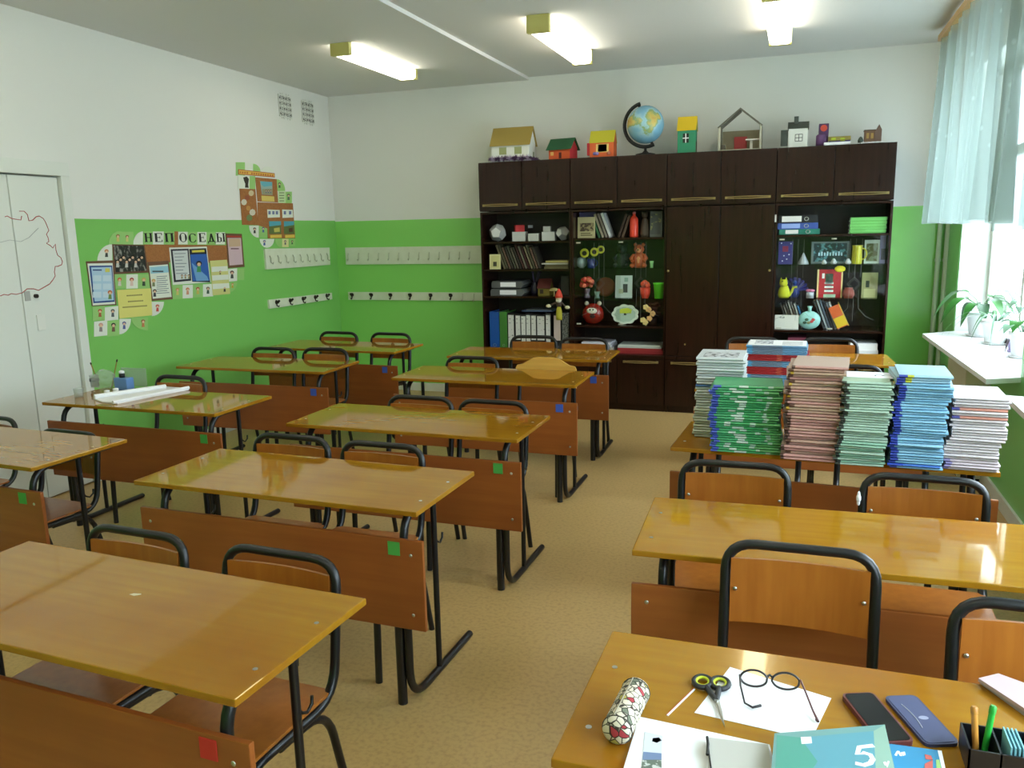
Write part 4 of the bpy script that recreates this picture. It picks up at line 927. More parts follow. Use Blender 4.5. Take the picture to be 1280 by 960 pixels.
t = lathe_thing('red_pot', 'red flower pot with a red flower', 'flower pot', 806.5, 368, z, Y2-0.01, [(0.028, 0), (0.044, 0.04), (0.047, 0.095), (0.04, 0.095)], flat((190, 56, 36)))
for i in range(7): a = i*0.9; obj('petal', MB().ball((0.026*math.cos(a), 0.02*math.sin(a), 0.115+0.014*(i % 3)), 0.02, 7, 5), flat((196, 70, 46)), t)
t = lathe_thing('green_cup', 'bright green plastic cup at the right of the shelf', 'cup', 823.5, 368, z, Y2-0.01, [(0.038, 0), (0.048, 0.125), (0.052, 0.128), (0.052, 0.138), (0.044, 0.138)], flat((84, 188, 40)))
# wooden shelf with the ceramics
z = S2[3]
t = thing('bear_vase', 'round red ceramic bear face with white ears and muzzle', 'vase', (X(740, 392, Y2-0.02), Y2+0.02, z+E_)); k = 0.103
obj('body', MB().ball((0, 0, k*0.93), k, 18, 12, (1.0, 0.75, 0.95)), mat('red_glaze', (170, 32, 24), rough=0.25, coat=0.4, noise=(130, 40, 24), nscale=22), t)
for sx in (-1, 1): obj('ear', MB().ball((sx*0.06, 0, k*1.86), 0.021, 10, 6), flat((200, 190, 170)), t)
obj('muzzle', MB().ball((0.005, -k*0.66, k*1.25), 0.045, 12, 8, (1.1, 0.35, 0.62)), flat((206, 200, 186)), t)
for sx in (-1, 1): obj('eye', MB().ball((0.005+sx*0.014, -k*0.8, k*1.36), 0.008, 8, 5), 'black_matte', t)
obj('mouth', MB().ball((0.012, -k*0.72, k*0.8), 0.026, 10, 6, (1, 0.35, 0.9)), flat((46, 18, 14)), t)
t = thing('flower_plate', 'white scalloped ceramic plate with a yellow green middle', 'plate', (X(781, 393, Y2), Y2, z+E_+0.004)); W = 0.125
def scallop(rx, rz, cx, cz, amp, n=64): return [(cx+rx*(1+amp*abs(math.sin(4.5*a)))*math.cos(a), cz+rz*(1+amp*abs(math.sin(4.5*a)))*math.sin(a)) for a in [2*PI*i/n for i in range(n)]]
T = Matrix.Rotation(-0.22, 4, 'X')
obj('rim', MB().prism(scallop(W*0.9, 0.083, 0, 0.092, 0.12), -0.004, 0.01, 'y', T=T), flat((196, 204, 190), 0.3), t)
obj('well', MB().prism(scallop(W*0.72, 0.064, 0, 0.09, 0.1), -0.0055, -0.003, 'y', T=T), flat((158, 178, 160), 0.3), t)
obj('yellow_mark', MB().prism([(-0.05, 0.1), (0.055, 0.1), (0.06, 0.135), (0.02, 0.15), (-0.02, 0.145), (-0.052, 0.135)], -0.0068, -0.0052, 'y', T=T), flat((176, 186, 48), 0.3), t)
obj('dark_centre', MB().ball((0, -0.006, 0.092), 0.012, 8, 5, (1.2, 0.4, 0.8), T=T), flat((40, 50, 40)), t)
t = thing('rose_bunch', 'bunch of cream roses with dark leaves in a brown pot', 'flowers', (X(814, 395, Y2), Y2+0.03, z+E_))
obj('pot', MB().lathe([(0.04, 0), (0.05, 0.07), (0.045, 0.07)], 14), flat((44, 24, 16)), t)
for i, (px, py) in enumerate(((807.5, 384), (811, 387), (804, 400), (812, 398), (807, 403), (816, 392))):
    p = at(px, py, 1, Y2-0.03) - V(X(814, 395, Y2), Y2+0.03, z)
    f = obj('rose', MB().ball(p, 0.025, 9, 6, (1, 0.8, 0.9)), flat(((206, 178, 112), (200, 150, 96))[i % 2]), t)
    for j in range(5): a = j*1.256; obj('petal', MB().ball((p.x+0.015*math.cos(a), p.y-0.014, p.z+0.015*math.sin(a)), 0.013, 6, 4, (1, 0.5, 1)), flat(((212, 184, 120), (206, 158, 104))[i % 2]), f)
for i in range(12):
    a = rnd.uniform(0, 6.28); r = rnd.uniform(0.01, 0.05); obj('leaf', MB().ball((0.02+r*math.cos(a), 0.01+r*0.6*math.sin(a), 0.09+rnd.uniform(0, 0.11)), 0.028, 7, 4, (1.1, 0.3, 0.6)), flat((58, 24, 20)), t)
# papers at the bottom
z = BOT+E_
def sheaf(name, label, px0, px1, py, z, Y, h, rgb, cat='papers', rz=0.0, depth=0.26, top=None):
    x0, x1 = X(px0, py, Y), X(px1, py, Y); W = (x1-x0)/2
    t = thing(name, label, cat, ((x0+x1)/2, Y, z), rz)
    n = max(2, int(h/0.006)); m = MB()
    obj('sheets', MB().cbox((-W, 0, 0), (W, depth, h*0.6), 0.001), flat(rgb), t); obj('upper_sheets', MB().cbox((-W*0.97, 0.004, h*0.6), (W*0.94, depth-0.01, h), 0.001), flat(top or tuple(min(255, c+14) for c in rgb)), t)
    return z+h+0.0005
z1 = sheaf('paper_pile', 'lower grey pile of papers at the bottom left of the glass cabinet', 724, 768, 430, z, 7.3, 0.05, (116, 112, 106)); z1 = sheaf('paper_pile', 'pale folders on the grey paper pile in the glass cabinet', 726, 764, 420, z1, 7.3, 0.045, (150, 150, 152), top=(176, 174, 180))
z1 = sheaf('red_folder', 'red folder at the bottom of the glass cabinet', 771, 829, 432, z, 7.3, 0.05, (120, 22, 22), 'folder', top=(130, 26, 26)); sheaf('paper_pile', 'pale papers lying on the red folder', 772, 827, 427, z1, 7.305, 0.028, (150, 156, 146))

# ------------------------------------------------------------------ right display cabinet
z = S4[0]+E_
for a, b, h, rgb, lab, lb in ((974, 1025, 0.043, (26, 100, 82), 'green file lying lowest of the three', (982, 998)), (972, 1022.5, 0.05, (44, 66, 130), 'blue file lying between the black and green ones', (977, 1000)), (973, 1022, 0.062, (16, 17, 20), 'black file lying on the blue one', (977, 1001.5))):
    x0, x1 = X(a, 285, 7.29), X(b, 285, 7.29); W = (x1-x0)/2
    t = thing('file', lab, 'binder', ((x0+x1)/2, 7.29, z), group='lying files in the right cabinet')
    obj('shell', MB().cbox((-W, 0, 0), (W, 0.3, 0.003), 0.001).cbox((-W, 0, h-0.003), (W, 0.3, h), 0.001).cbox((-W, -0.001, 0), (W, 0.003, h), 0.001), flat(rgb, 0.4), t)
    obj('page_block', MB().box((-W+0.01, 0.01, 0.003), (W-0.02, 0.28, h-0.003)), 'paper_shade', t)
    l0, l1 = X(lb[0], 285, 7.29)-(x0+x1)/2, X(lb[1], 285, 7.29)-(x0+x1)/2
    obj('label', MB().box((l0, -0.0022, h*0.15), (l1, -0.0008, h*0.88)), 'paper_shade' if rgb[2] < 100 else flat((120, 140, 186)), t)
    obj('finger_ring', MB().tube([(W*0.42+0.016*math.cos(q), -0.002, h/2+0.014*math.sin(q)) for q in [k*PI/6 for k in range(12)]], 0.003, 5, closed=True), 'steel', t); z += h+0.001
z = S4[0]+E_; rnd = random.Random(21)
for k in range(11):
    x0, x1 = X(1062.5, 285, 7.29), X(1108, 285, 7.29); W = (x1-x0)/2; h = 0.0113
    t = thing('notebook', 'green notebook, %s from the bottom of the pile in the right cabinet' % ordinal(k+1), 'notebook', ((x0+x1)/2+rnd.uniform(-0.004, 0.004), 7.29+rnd.uniform(-0.004, 0.004), z), 0, 'green notebooks in a pile')
    obj('cover', MB().box((-W, 0, 0), (W, 0.21, 0.001)).box((-W, 0, h-0.001), (W, 0.21, h)).box((-W, -0.001, 0), (W, 0.002, h)), flat(((84, 150, 70), (96, 162, 82))[k % 2], 0.4), t)
    obj('page_block', MB().box((-W+0.002, 0.002, 0.001), (W-0.002, 0.205, h-0.001)), 'paper_shade', t); z += h+0.0003
# upper glass shelf
z = S4[1]
def purple(t, W, H, th, T):
    patch(t, 'red_spot', T, -W*0.45, W*0.35, H*0.55, H*0.8, th, flat((130, 26, 70)), 1)
    for k, (a, b) in enumerate(((-0.7, 0.9), (0.6, 0.88), (-0.3, 0.35), (0.1, 0.2), (-0.5, 0.12), (0.4, 0.4))): patch(t, 'white_dot', T, W*a, W*(a+0.18), H*b, H*(b+0.05), th, flat((190, 190, 206)), 1)
board_item('purple_card', 'purple card with a red spot at the left of the glass shelf', 'card', 972, 302, 990, z, Y2, flat((54, 42, 110)), extra=purple)
t = lathe_thing('crystal_pyramid', 'small pale crystal pyramid beside the purple card', 'ornament', 1004, 328, z, Y2-0.02, [(0.045, 0), (0.04, 0.02), (0.02, 0.06), (0.004, 0.095)], mat('crystal', (176, 180, 186), rough=0.1, coat=0.6), n=6)
def teal(t, W, H, th, T):
    patch(t, 'picture', T, -W*0.88, W*0.88, H*0.1, H*0.92, th, printed('teal_letters', (40, 58, 66), (96, 150, 156), 26, 0.56), 1)
    for k in range(9): patch(t, 'letter', T, W*(-0.62+0.15*k), W*(-0.54+0.15*k), H*0.36, H*(0.5+0.05*(k % 2)), th, flat((170, 196, 206)), 2)
board_item('teal_picture', 'dark picture with pale teal lettering behind the right glass', 'picture', 1013, 302, 1060, z, Y2+0.04, flat((96, 104, 108)), extra=teal)
for k, (px, r) in enumerate(((1030, 0.022), (1042, 0.026), (1060, 0.026))): lathe_thing('white_ornament', ('left', 'middle', 'right')[k] + ' small white ornament before the teal picture', 'ornament', px, 330, z, Y2-0.02, [(r*0.7, 0), (r, r*0.5), (r*0.6, r*1.2), (r*0.3, r*1.7)], flat((170, 172, 172)), n=10)
t = lathe_thing('yellow_jug', 'olive yellow jug behind the right glass', 'jug', 1071, 325, z, Y2, [(0.04, 0), (0.041, 0.005), (0.038, 0.135), (0.042, 0.15), (0.037, 0.15)], flat((160, 154, 36), 0.3))
obj('handle', MB().tube([(0.038+0.034*math.sin(a), 0, 0.08+0.045*math.cos(a)) for a in [k*PI/7 for k in range(8)]], 0.006, 6), flat((160, 154, 36), 0.3), t)
def leafy(t, W, H, th, T): patch(t, 'picture', T, -W*0.75, W*0.75, H*0.1, H*0.85, th, printed('leafy_print', (120, 132, 96), (84, 84, 30), 30, 0.5), 1)
board_item('leafy_card', 'pale card with a green and yellow landscape', 'card', 1079, 300, 1098, z, Y2+0.01, flat((160, 172, 162)), extra=leafy)
t = thing('lavender_folder', 'lavender folder standing at the right end of the glass shelf', 'folder', (X(1103, 320, Y2+0.02), Y2+0.02, z+E_))
obj('cover', MB().cbox((-0.022, 0, 0), (0.022, 0.006, 0.235), 0.001), flat((120, 120, 176)), t); obj('pocket', MB().box((-0.012, -0.0015, 0.03), (0.022, 0.0005, 0.12)), flat((60, 60, 90)), t)
# lower glass shelf
z = S4[2]
t = thing('yellow_cat', 'yellow toy cat with dark patches at the left of the shelf', 'toy', (X(980, 363, Y2), Y2, z+E_)); ye = flat((176, 176, 26))
obj('body', MB().lathe([(0.04, 0), (0.05, 0.02), (0.046, 0.06), (0.03, 0.1)], 14, sy=0.7), ye, t); h = obj('head', MB().ball((-0.006, -0.005, 0.122), 0.034, 12, 8), ye, t)
for sx in (-1, 1): obj('ear', MB().lathe([(0.012, 0.14), (0.001, 0.172)], 6, Matrix.Translation(V(-0.006+sx*0.02, 0, 0))), ye, h)
obj('patch', MB().ball((-0.012, -0.028, 0.13), 0.014, 8, 5, (1, 0.5, 1)), 'black_matte', h)
obj('tail', MB().tube([(0.04, 0, 0.015), (0.062, 0, 0.05), (0.075, -0.01, 0.088), (0.105, -0.01, 0.09)], [0.012, 0.011, 0.011, 0.01], 8), ye, t)
t = thing('peacock_toy', 'dark blue toy bird with a spread tail behind the yellow cat', 'toy', (X(993, 360, Y2+0.07), Y2+0.07, z+E_)); pb = flat((34, 30, 96))
obj('body', MB().lathe([(0.03, 0), (0.045, 0.03), (0.03, 0.08), (0.016, 0.11)], 12), flat((30, 46, 110)), t); obj('head', MB().ball((0.0, -0.01, 0.125), 0.02, 10, 6), flat((30, 60, 130)), t)
for i in range(9): a = PI*(0.06+0.88*i/8); obj('tail_feather', MB().tube([(0.02*math.cos(a), 0.02, 0.05+0.02*math.sin(a)), (0.1*math.cos(a), 0.03, 0.05+0.1*math.sin(a))], [0.008, 0.016], 7).ball((0.1*math.cos(a), 0.03, 0.05+0.1*math.sin(a)), 0.016, 7, 5), pb, t)
t = lathe_thing('pink_flower_glass', 'small glass box with a pink flower on top', 'ornament', 1012.5, 368, z, Y2-0.02, [(0.042, 0), (0.042, 0.05), (0.036, 0.05)], mat('crystal', (176, 180, 186)), n=4, rz=PI/4)
for i in range(6): a = i*1.047; obj('petal', MB().ball((0.02*math.cos(a), 0.02*math.sin(a), 0.062), 0.015, 7, 5, (1.2, 1.2, 0.7)), flat((196, 110, 140)), t)
def piano(t, W, H, th, T):
    patch(t, 'green_figure', T, -W*0.35, W*0.25, H*0.5, H*0.85, th, flat((52, 70, 48)), 1)
    for k in range(3): patch(t, 'white_bar', T, -W*0.4, W*0.3, H*(0.2+0.14*k), H*(0.27+0.14*k), th, flat((206, 210, 200)), 1); patch(t, 'black_bar', T, -W*0.3, W*0.2, H*(0.27+0.14*k), H*(0.30+0.14*k), th, 'black_matte', 1)
    patch(t, 'base', T, -W*0.45, W*0.5, 0.002, H*0.12, th, flat((150, 180, 150)), 1); patch(t, 'left_edge', T, -W, -W*0.86, 0.001, H, th, flat((196, 176, 120)), 1); patch(t, 'right_edge', T, W*0.88, W, 0.001, H, th, flat((196, 176, 120)), 1)
    patch(t, 'white_curl', T, -W*0.62, -W*0.42, H*0.68, H*0.86, th, flat((210, 210, 206)), 1)
t = board_item('red_card', 'large red handmade card with white bars', 'card', 1021, 337, 1053, z, Y2+0.02, flat((160, 30, 34)), extra=piano)
obj('yellow_face', MB().ball((0.075, -0.008, 0.238), 0.036, 12, 6, (1.2, 0.25, 0.75)), flat((214, 200, 40)), t)
t = lathe_thing('clay_jug', 'small brown clay jug beside the red card', 'jug', 1060.5, 368, z, Y2-0.01, [(0.034, 0), (0.048, 0.03), (0.042, 0.065), (0.03, 0.075), (0.034, 0.085)], flat((120, 56, 44)))
def treec(t, W, H, th, T): patch(t, 'dark_tree', T, -W*0.5, -W*0.05, H*0.42, H*0.68, th, flat((40, 50, 36)), 1); patch(t, 'pale_hill', T, -W*0.7, W*0.75, 0.002, H*0.36, th, flat((160, 158, 110)), 1)
board_item('olive_card', 'olive coloured card with a pale hill and dark tree', 'card', 1077, 341, 1097, z, Y2, flat((128, 126, 84)), extra=treec)
# wooden shelf
z = S4[3]
def scrib(t, W, H, th, T): patch(t, 'scribble', T, -W*0.6, -W*0.2, H*0.75, H*0.88, th, printed('scribble', (190, 186, 176), (70, 70, 66), 60, 0.6), 1)
board_item('white_booklet', 'blank off-white booklet standing in front of the leaning books', 'book', 969, 394, 999, z, 7.30, flat((194, 190, 180)), 0.008, 0.12, extra=scrib)
leaning('leaning_book', 984, 1008, z, 7.42, 7, (0.215, 0.2, 0.23, 0.235, 0.225, 0.215, 0.2), 0.33, [flat(c) for c in ((70, 66, 58), (110, 106, 96), (60, 56, 50), (150, 146, 134), (90, 86, 76), (176, 174, 166), (60, 120, 170))], lambda i: ('leftmost', 'second', 'third', 'fourth', 'fifth', 'sixth', 'blue seventh')[i] + ' of the thin books leaning behind the white booklet', 'thin books behind the white booklet')
t = thing('round_flask', 'round turquoise flask painted with red flowers', 'vase', (X(1011.5, 402, 7.30), 7.32, z+E_)); tq = flat((140, 186, 180), 0.3)
obj('body', MB().ball((0, 0, 0.079), 0.082, 18, 10, (1.1, 0.35, 0.95)), tq, t); obj('neck', MB().lathe([(0.016, 0.145), (0.014, 0.175), (0.022, 0.196), (0.018, 0.196)], 12), tq, t)
for k, (a, b, c) in enumerate(((0.03, 0.085, (176, 60, 60)), (0.018, 0.07, (176, 60, 60)), (-0.02, 0.085, (60, 90, 70)), (-0.035, 0.06, (60, 90, 70)), (-0.005, 0.06, (120, 120, 80)))): obj('painted_flower', MB().ball((a, -0.027, b), 0.013, 8, 5, (1.2, 0.25, 1)), flat(c), t)
leaning('leaning_book', 1029, 1051, z, 7.35, 6, (0.25, 0.258, 0.255, 0.25, 0.24, 0.245), 0.36, [flat(c) for c in ((34, 38, 40), (150, 156, 158), (84, 96, 110), (40, 44, 50), (120, 130, 140), (190, 190, 186))], lambda i: ('leftmost', 'second', 'third', 'fourth', 'fifth', 'rightmost')[i] + ' of the dark and silver books leaning beside the flask', 'books beside the flask')
t = thing('orange_folder', 'orange and yellow striped folder leaning at the end of the row', 'folder', (X(1060, 412, 7.33), 7.33, z+E_+0.034)); T = Matrix.Rotation(-0.44, 4, 'Y')
obj('cover', MB().box((-0.085, 0, 0.008), (0.0, 0.012, 0.2), T=T), flat((190, 84, 36)), t); obj('yellow_stripe', MB().box((-0.085, -0.001, 0.015), (0.0, 0.0005, 0.1), T=T), flat((196, 160, 30)), t); obj('spine', MB().box((0.0, 0, 0.0), (0.008, 0.16, 0.2), T=T), flat((186, 150, 60)), t)
z = BOT+E_
sheaf('paper_pile', 'white stack of paper at the bottom right of the right cabinet', 1062, 1098, 435, z, 7.3, 0.14, (196, 196, 192)); sheaf('pink_folder', 'dull pink folder behind the desk in the right cabinet', 984, 1008, 435, z, 7.36, 0.17, (110, 40, 60), 'folder')

flat = _flat
# ------------------------------------------------------------------ things standing on top of the cabinets
TOP = 2.252; YT = 7.278
t, W, he, hr = house('white_toy_house', 'white toy house with a tan roof and purple tinsel', 614.5, 661, 183, 160, TOP, YT, 0.2, (226, 228, 220), (158, 136, 66), windows=((624, 184.5, 633, 193.5, (150, 158, 106)), (643, 183.5, 652, 192.5, (150, 158, 106))), over=0.016)
obj('side_window', MB().box((W-0.0005, 0.12, 0.03), (W+0.002, 0.15, 0.085)), flat((140, 150, 110)), t)
rnd = random.Random(31); m = MB()
def spiky(m, c, r, n):
    for _ in range(n):
        d = Vector((rnd.gauss(0,1), rnd.gauss(0,1), rnd.gauss(0,1))).normalized(); p = Vector(c)
        m.add([p+d.orthogonal()*0.003, p-d.orthogonal()*0.003, p+d*r], [(0,1,2)])
for i in range(60):
    u = i/59; x = -W-0.02+(2*W+0.05)*u; m.m((i//4) % 3 % 2); spiky(m, (x, -0.02, 0.024), 0.024+0.018*((i//4) % 2), 14)
for i in range(20): spiky(m, (W+0.03, -0.02+0.2*i/19, 0.018), 0.024, 12)
o = obj('tinsel', m, [mat('tinsel', (96, 66, 104), rough=0.35, metal=0.3), mat('tinsel_highlight', (196, 180, 206), rough=0.3, metal=0.2)], t); o['kind'] = 'stuff'  # the pale tufts are highlights painted into the tinsel colour
t, W, he, hr = house('red_toy_house', 'small orange red toy house with a dark green roof', 685, 713, 188.5, 174, TOP, YT+0.02, 0.16, (206, 84, 34), (36, 90, 56), windows=((687.5, 190, 691.5, 194.5, (226, 180, 100)),), door=(698.5, 190.5, 702, 198, (90, 26, 22)), over=0.02, rz=-0.18, gable=(190, 40, 50))
t, W, he, hr = house('orange_toy_house', 'orange toy house with a yellow roof and a white-framed window', 737, 767, 178.5, 164, TOP, YT, 0.13, (214, 96, 44), (190, 182, 44), windows=((745, 180, 761, 190.5, (222, 190, 110)), (747.5, 180.5, 758.5, 189.5, (66, 52, 42))), over=0.004)
obj('side_flap', MB().cbox((-W-0.03, 0.02, 0.02), (-W-0.002, 0.05, 0.125), 0.003), flat((196, 44, 56)), t)
for i, (a, c) in enumerate(((-0.06, (110, 100, 160)), (-0.04, (140, 120, 180)), (0.065, (206, 130, 110)))): obj('paper_flower', MB().ball((a, -0.008, 0.03), 0.015, 8, 5, (1.2, 0.5, 1)), flat(c), t)
# globe
g = at(807, 156, 1, YT+0.07); rg = 0.158; gx, gz = g.x, g.z
t = thing('globe', 'blue school globe on a black stand', 'globe', (gx, YT+0.07, TOP+E_))
gm = bpy.data.materials.new('globe_map'); gm.use_nodes = True; nt = gm.node_tree; pb_ = nt.nodes['Principled BSDF']; pb_.inputs['Roughness'].default_value = 0.25
tc = nt.nodes.new('ShaderNodeTexCoord'); nz = nt.nodes.new('ShaderNodeTexNoise'); nz.inputs['Scale'].default_value = 5.2; nz.inputs['Detail'].default_value = 6
rp = nt.nodes.new('ShaderNodeValToRGB'); cr = rp.color_ramp; cr.elements[0].position = 0.0; cr.elements[0].color = lin((96, 154, 196)); cr.elements[1].position = 1.0; cr.elements[1].color = lin((150, 80, 40))
for pos, c in ((0.46, (132, 184, 210)), (0.54, (160, 200, 210)), (0.565, (140, 170, 120)), (0.62, (206, 186, 100)), (0.72, (196, 140, 60))): e = cr.elements.new(pos); e.color = lin(c)
mp = nt.nodes.new('ShaderNodeMapping'); mp.inputs['Location'].default_value = (0.35, 0.1, 0.22)
nt.links.new(tc.outputs['Object'], mp.inputs[0]); nt.links.new(mp.outputs[0], nz.inputs['Vector']); nt.links.new(nz.outputs['Fac'], rp.inputs[0]); nt.links.new(rp.outputs[0], pb_.inputs['Base Color']); MATS['globe_map'] = gm
zc = gz-TOP
obj('ball', MB().ball((0, 0, zc), rg, 36, 24), 'globe_map', t)
tl = math.radians(23)
arc = [((rg+0.026)*math.sin(a), 0, zc+(rg+0.026)*math.cos(a)) for a in [-0.26 - (PI*1.05)*i/24 for i in range(25)]]
obj('meridian_arm', MB().tube(arc, 0.0155, 8), 'black_matte', t)
for sg in (1, -1): obj('pivot', MB().cyl((-sg*math.sin(tl*0.85)*(rg-0.004), 0, zc+sg*math.cos(tl*0.85)*(rg-0.004)), (-sg*math.sin(tl*0.85)*(rg+0.036), 0, zc+sg*math.cos(tl*0.85)*(rg+0.036)), 0.012, 8), 'black_matte', t)
obj('stand', MB().lathe([(0.085, 0), (0.085, 0.012), (0.03, 0.022), (0.012, 0.04), (0.012, zc-rg-0.016)], 18, Matrix.Translation(V(0.0, 0, 0))), 'black_matte', t)
t, W, he, hr = house('green_toy_house', 'narrow green toy house with a yellow roof', 847, 869.5, 163.5, 146.5, TOP, YT, 0.12, (46, 138, 100), (220, 186, 30), windows=((853.5, 167, 861, 178.5, (30, 44, 36)),), over=0.006)
cx, _, cz0, cz1 = R(853.5, 167, 861, 178.5, YT); xc = t.location.x
a, b, c, d = R(853.5, 167, 861, 178.5, YT); a -= xc; b -= xc; c -= TOP; d -= TOP
obj('window_bar', MB().box(((a+b)/2-0.004, -0.004, c), ((a+b)/2+0.004, -0.001, d)), 'paper', t); obj('window_bar', MB().box((a, -0.004, (c+d)/2-0.004), (b, -0.001, (c+d)/2+0.004)), 'paper', t)
obj('side_door', MB().box((W-0.0005, 0.03, 0.0), (W+0.002, 0.08, 0.09)), flat((84, 64, 50)), t)
# open cardboard house frame
x0, x1 = X(898, 165, YT), X(952, 165, YT); W = (x1-x0)/2; he = Zh(898, 157, 952, YT)-TOP; hr = Zh(898, 134.5, 952, YT)-TOP
t = thing('cardboard_house', 'open cardboard house frame with a red curtain inside', 'toy house', ((x0+x1)/2, YT, TOP+E_), group='handmade toy houses'); cb = flat((120, 116, 98)); cb2 = flat((176, 172, 152)); D = 0.19
obj('floor_board', MB().box((-W, 0, 0), (W, D, 0.008)), cb2, t); obj('back_wall', MB().box((-W+0.02, D-0.006, 0.008), (W-0.02, D, he*0.88)), flat((140, 130, 104)), t)
for sx in (-1, 1):
    obj('side_wall', MB().box((sx*W, 0.02, 0.008), (sx*(W-0.018), D, he)), cb, t); obj('post', MB().box((sx*W, 0, 0.008), (sx*(W-0.016), 0.018, he)), cb2, t)
    pr = [(sx*(W+0.008), he-0.004), (0, hr), (0, hr-0.016), (sx*(W-0.006), he-0.01)]
    obj('roof_slope', MB().prism(pr if sx < 0 else pr[::-1], 0.0, D if sx < 0 else 0.03, 'y'), flat((100, 98, 86)), t)
m = MB()
for i in range(10): m.prism([(-0.055+i*0.0105, D-0.03), (-0.045+i*0.0105, D-0.03), (-0.05+i*0.0105, D-0.016-0.006*(i % 2))], 0.01, he*0.62, 'z')
obj('red_curtain', m, flat((168, 56, 56)), t)
obj('table', MB().box((0.045, 0.03, he*0.4), (W-0.02, 0.12, he*0.45)).box((0.08, 0.06, 0.008), (0.1, 0.08, he*0.4)), flat((206, 200, 190)), t)
obj('chest', MB().cbox((-W+0.025, 0.03, 0.008), (-W+0.055, 0.07, 0.05), 0.002), flat((96, 92, 80)), t)
# white house with chimney
t, W, he, hr = house('chimney_toy_house', 'white toy house with a dark grey roof and chimney', 986, 1010, 161, 153, TOP, YT, 0.13, (220, 222, 214), (72, 78, 72), over=0.008)
x0, x1, z0, z1 = R(994, 168, 1003, 176.5, YT); xc = t.location.x
m = MB()
for z_ in (z0, (z0+z1)/2, z1): m.box((x0-xc, -0.002, z_-TOP-0.0022), (x1-xc, 0.0005, z_-TOP+0.0022))
for x_ in (x0, (x0+x1)/2, x1): m.box((x_-xc-0.0022, -0.002, z0-TOP), (x_-xc+0.0022, 0.0005, z1-TOP))
obj('drawn_window', m, 'black_matte', t); obj('chimney', MB().cbox((-0.035, 0.04, hr-0.02), (0.0, 0.075, hr+0.045), 0.002), flat((56, 62, 56)), t)
obj('dark_door', MB().cbox((-W-0.06, -0.006, 0.012), (-W-0.004, 0.004, he-0.012), 0.001), flat((58, 66, 60)), t)
# violet tower and yellow train-like building
t = thing('violet_castle', 'violet cardboard tower and yellow roofed hall on white card', 'toy house', (X(1040, 185, YT), YT, TOP+E_), group='handmade toy houses'); xc = t.location.x
def rb(px0, py0, px1, py1, Y=YT): a, b, c, d = R(px0, py0, px1, py1, Y); return a-xc, b-xc, max(0.0, c-TOP), d-TOP
a, b, c, d = rb(1023.5, 153.5, 1036, 180); tw = obj('tower', MB().cbox((a, 0.06, 0.0), (b, 0.14, d), 0.003), flat((74, 40, 84)), t); obj('red_sun', MB().cyl(((a+b)/2, 0.056, d-0.036), ((a+b)/2, 0.06, d-0.036), 0.026, 14), flat((206, 74, 50)), tw)
a, b, c, d = rb(1020, 168, 1033, 180); obj('round_block', MB().lathe([((b-a)/2, 0.0), ((b-a)/2, d-0.01), ((b-a)/2-0.01, d), (0.01, d)], 16, Matrix.Translation(V((a+b)/2, 0.02, 0)), sy=0.7), flat((92, 56, 100)), t)
a, b, c, d = rb(1036.5, 170.5, 1063, 178); obj('hall', MB().box((a, 0.02, 0.0), (b, 0.1, d-0.02)), flat((70, 60, 120)), t); obj('hall_roof', MB().prism([(0.01, d-0.03), (0.11, d-0.03), (0.07, d+0.004), (0.04, d+0.004)], a-0.006, b+0.004, 'x'), flat((150, 138, 70)), t)
for px in (1042, 1053.5): a, b, c, d = rb(px-2.8, 171.5, px+2.8, 176); obj('lit_window', MB().box((a, 0.0165, c), (b, 0.0205, d-0.005)), flat((176, 196, 40)), t)
a, b, c, d = rb(1030, 176, 1063, 179); obj('white_card', MB().cbox((a, -0.03, 0.0), (b, 0.018, 0.022), 0.003), 'paper', t)
# brown chapel on cotton snow
t = thing('brown_chapel', 'brown cardboard chapel with a pointed gable on cotton snow', 'toy house', (X(1090, 175, YT), YT, TOP+E_), group='handmade toy houses'); xc = t.location.x
a, b, c, d = rb(1081, 163, 1095, 175); nv = obj('nave', MB().box((a, 0.03, 0.008), (b, 0.11, d)), flat((112, 82, 60)), t)
for px in (1085, 1090.5): e, f, g2, h2 = rb(px-1.6, 166, px+1.6, 173.5); obj('window', MB().box((e, 0.027, g2+0.004), (f, 0.0305, h2)), flat((166, 132, 70)), nv)
obj('nave_roof', MB().box((a-0.004, 0.026, d), (b, 0.114, d+0.008)), flat((84, 66, 54)), t)
e, f, g2, h2 = rb(1094, 155, 1102.5, 175); obj('gable', MB().prism([(e, 0.008), (f, 0.008), (f, h2*0.72), (f-0.02, h2), (e, h2*0.6)], 0.02, 0.1, 'y'), flat((104, 80, 68)), t)
e, f, g2, h2 = rb(1079, 172, 1103, 177); m = MB()
for i in range(9): m.ball((e+(f-e)*i/8, 0.005+0.01*(i % 2), 0.006), 0.015, 8, 5, (1.3, 1.3, 0.5))
o = obj('cotton_snow', m, 'paper', t); o['kind'] = 'stuff'
t = thing('tiny_tree', 'tiny dark green model bush left of the brown chapel', 'toy', (X(1076, 175, YT), YT+0.03, TOP+E_))
obj('trunk', MB().cyl((0, 0, 0), (0, 0, 0.02), 0.004, 6), flat((80, 60, 44)), t); obj('foliage', MB().lathe([(0.018, 0.012), (0.021, 0.03), (0.012, 0.05), (0.004, 0.058)], 10), flat((60, 72, 62)), t)

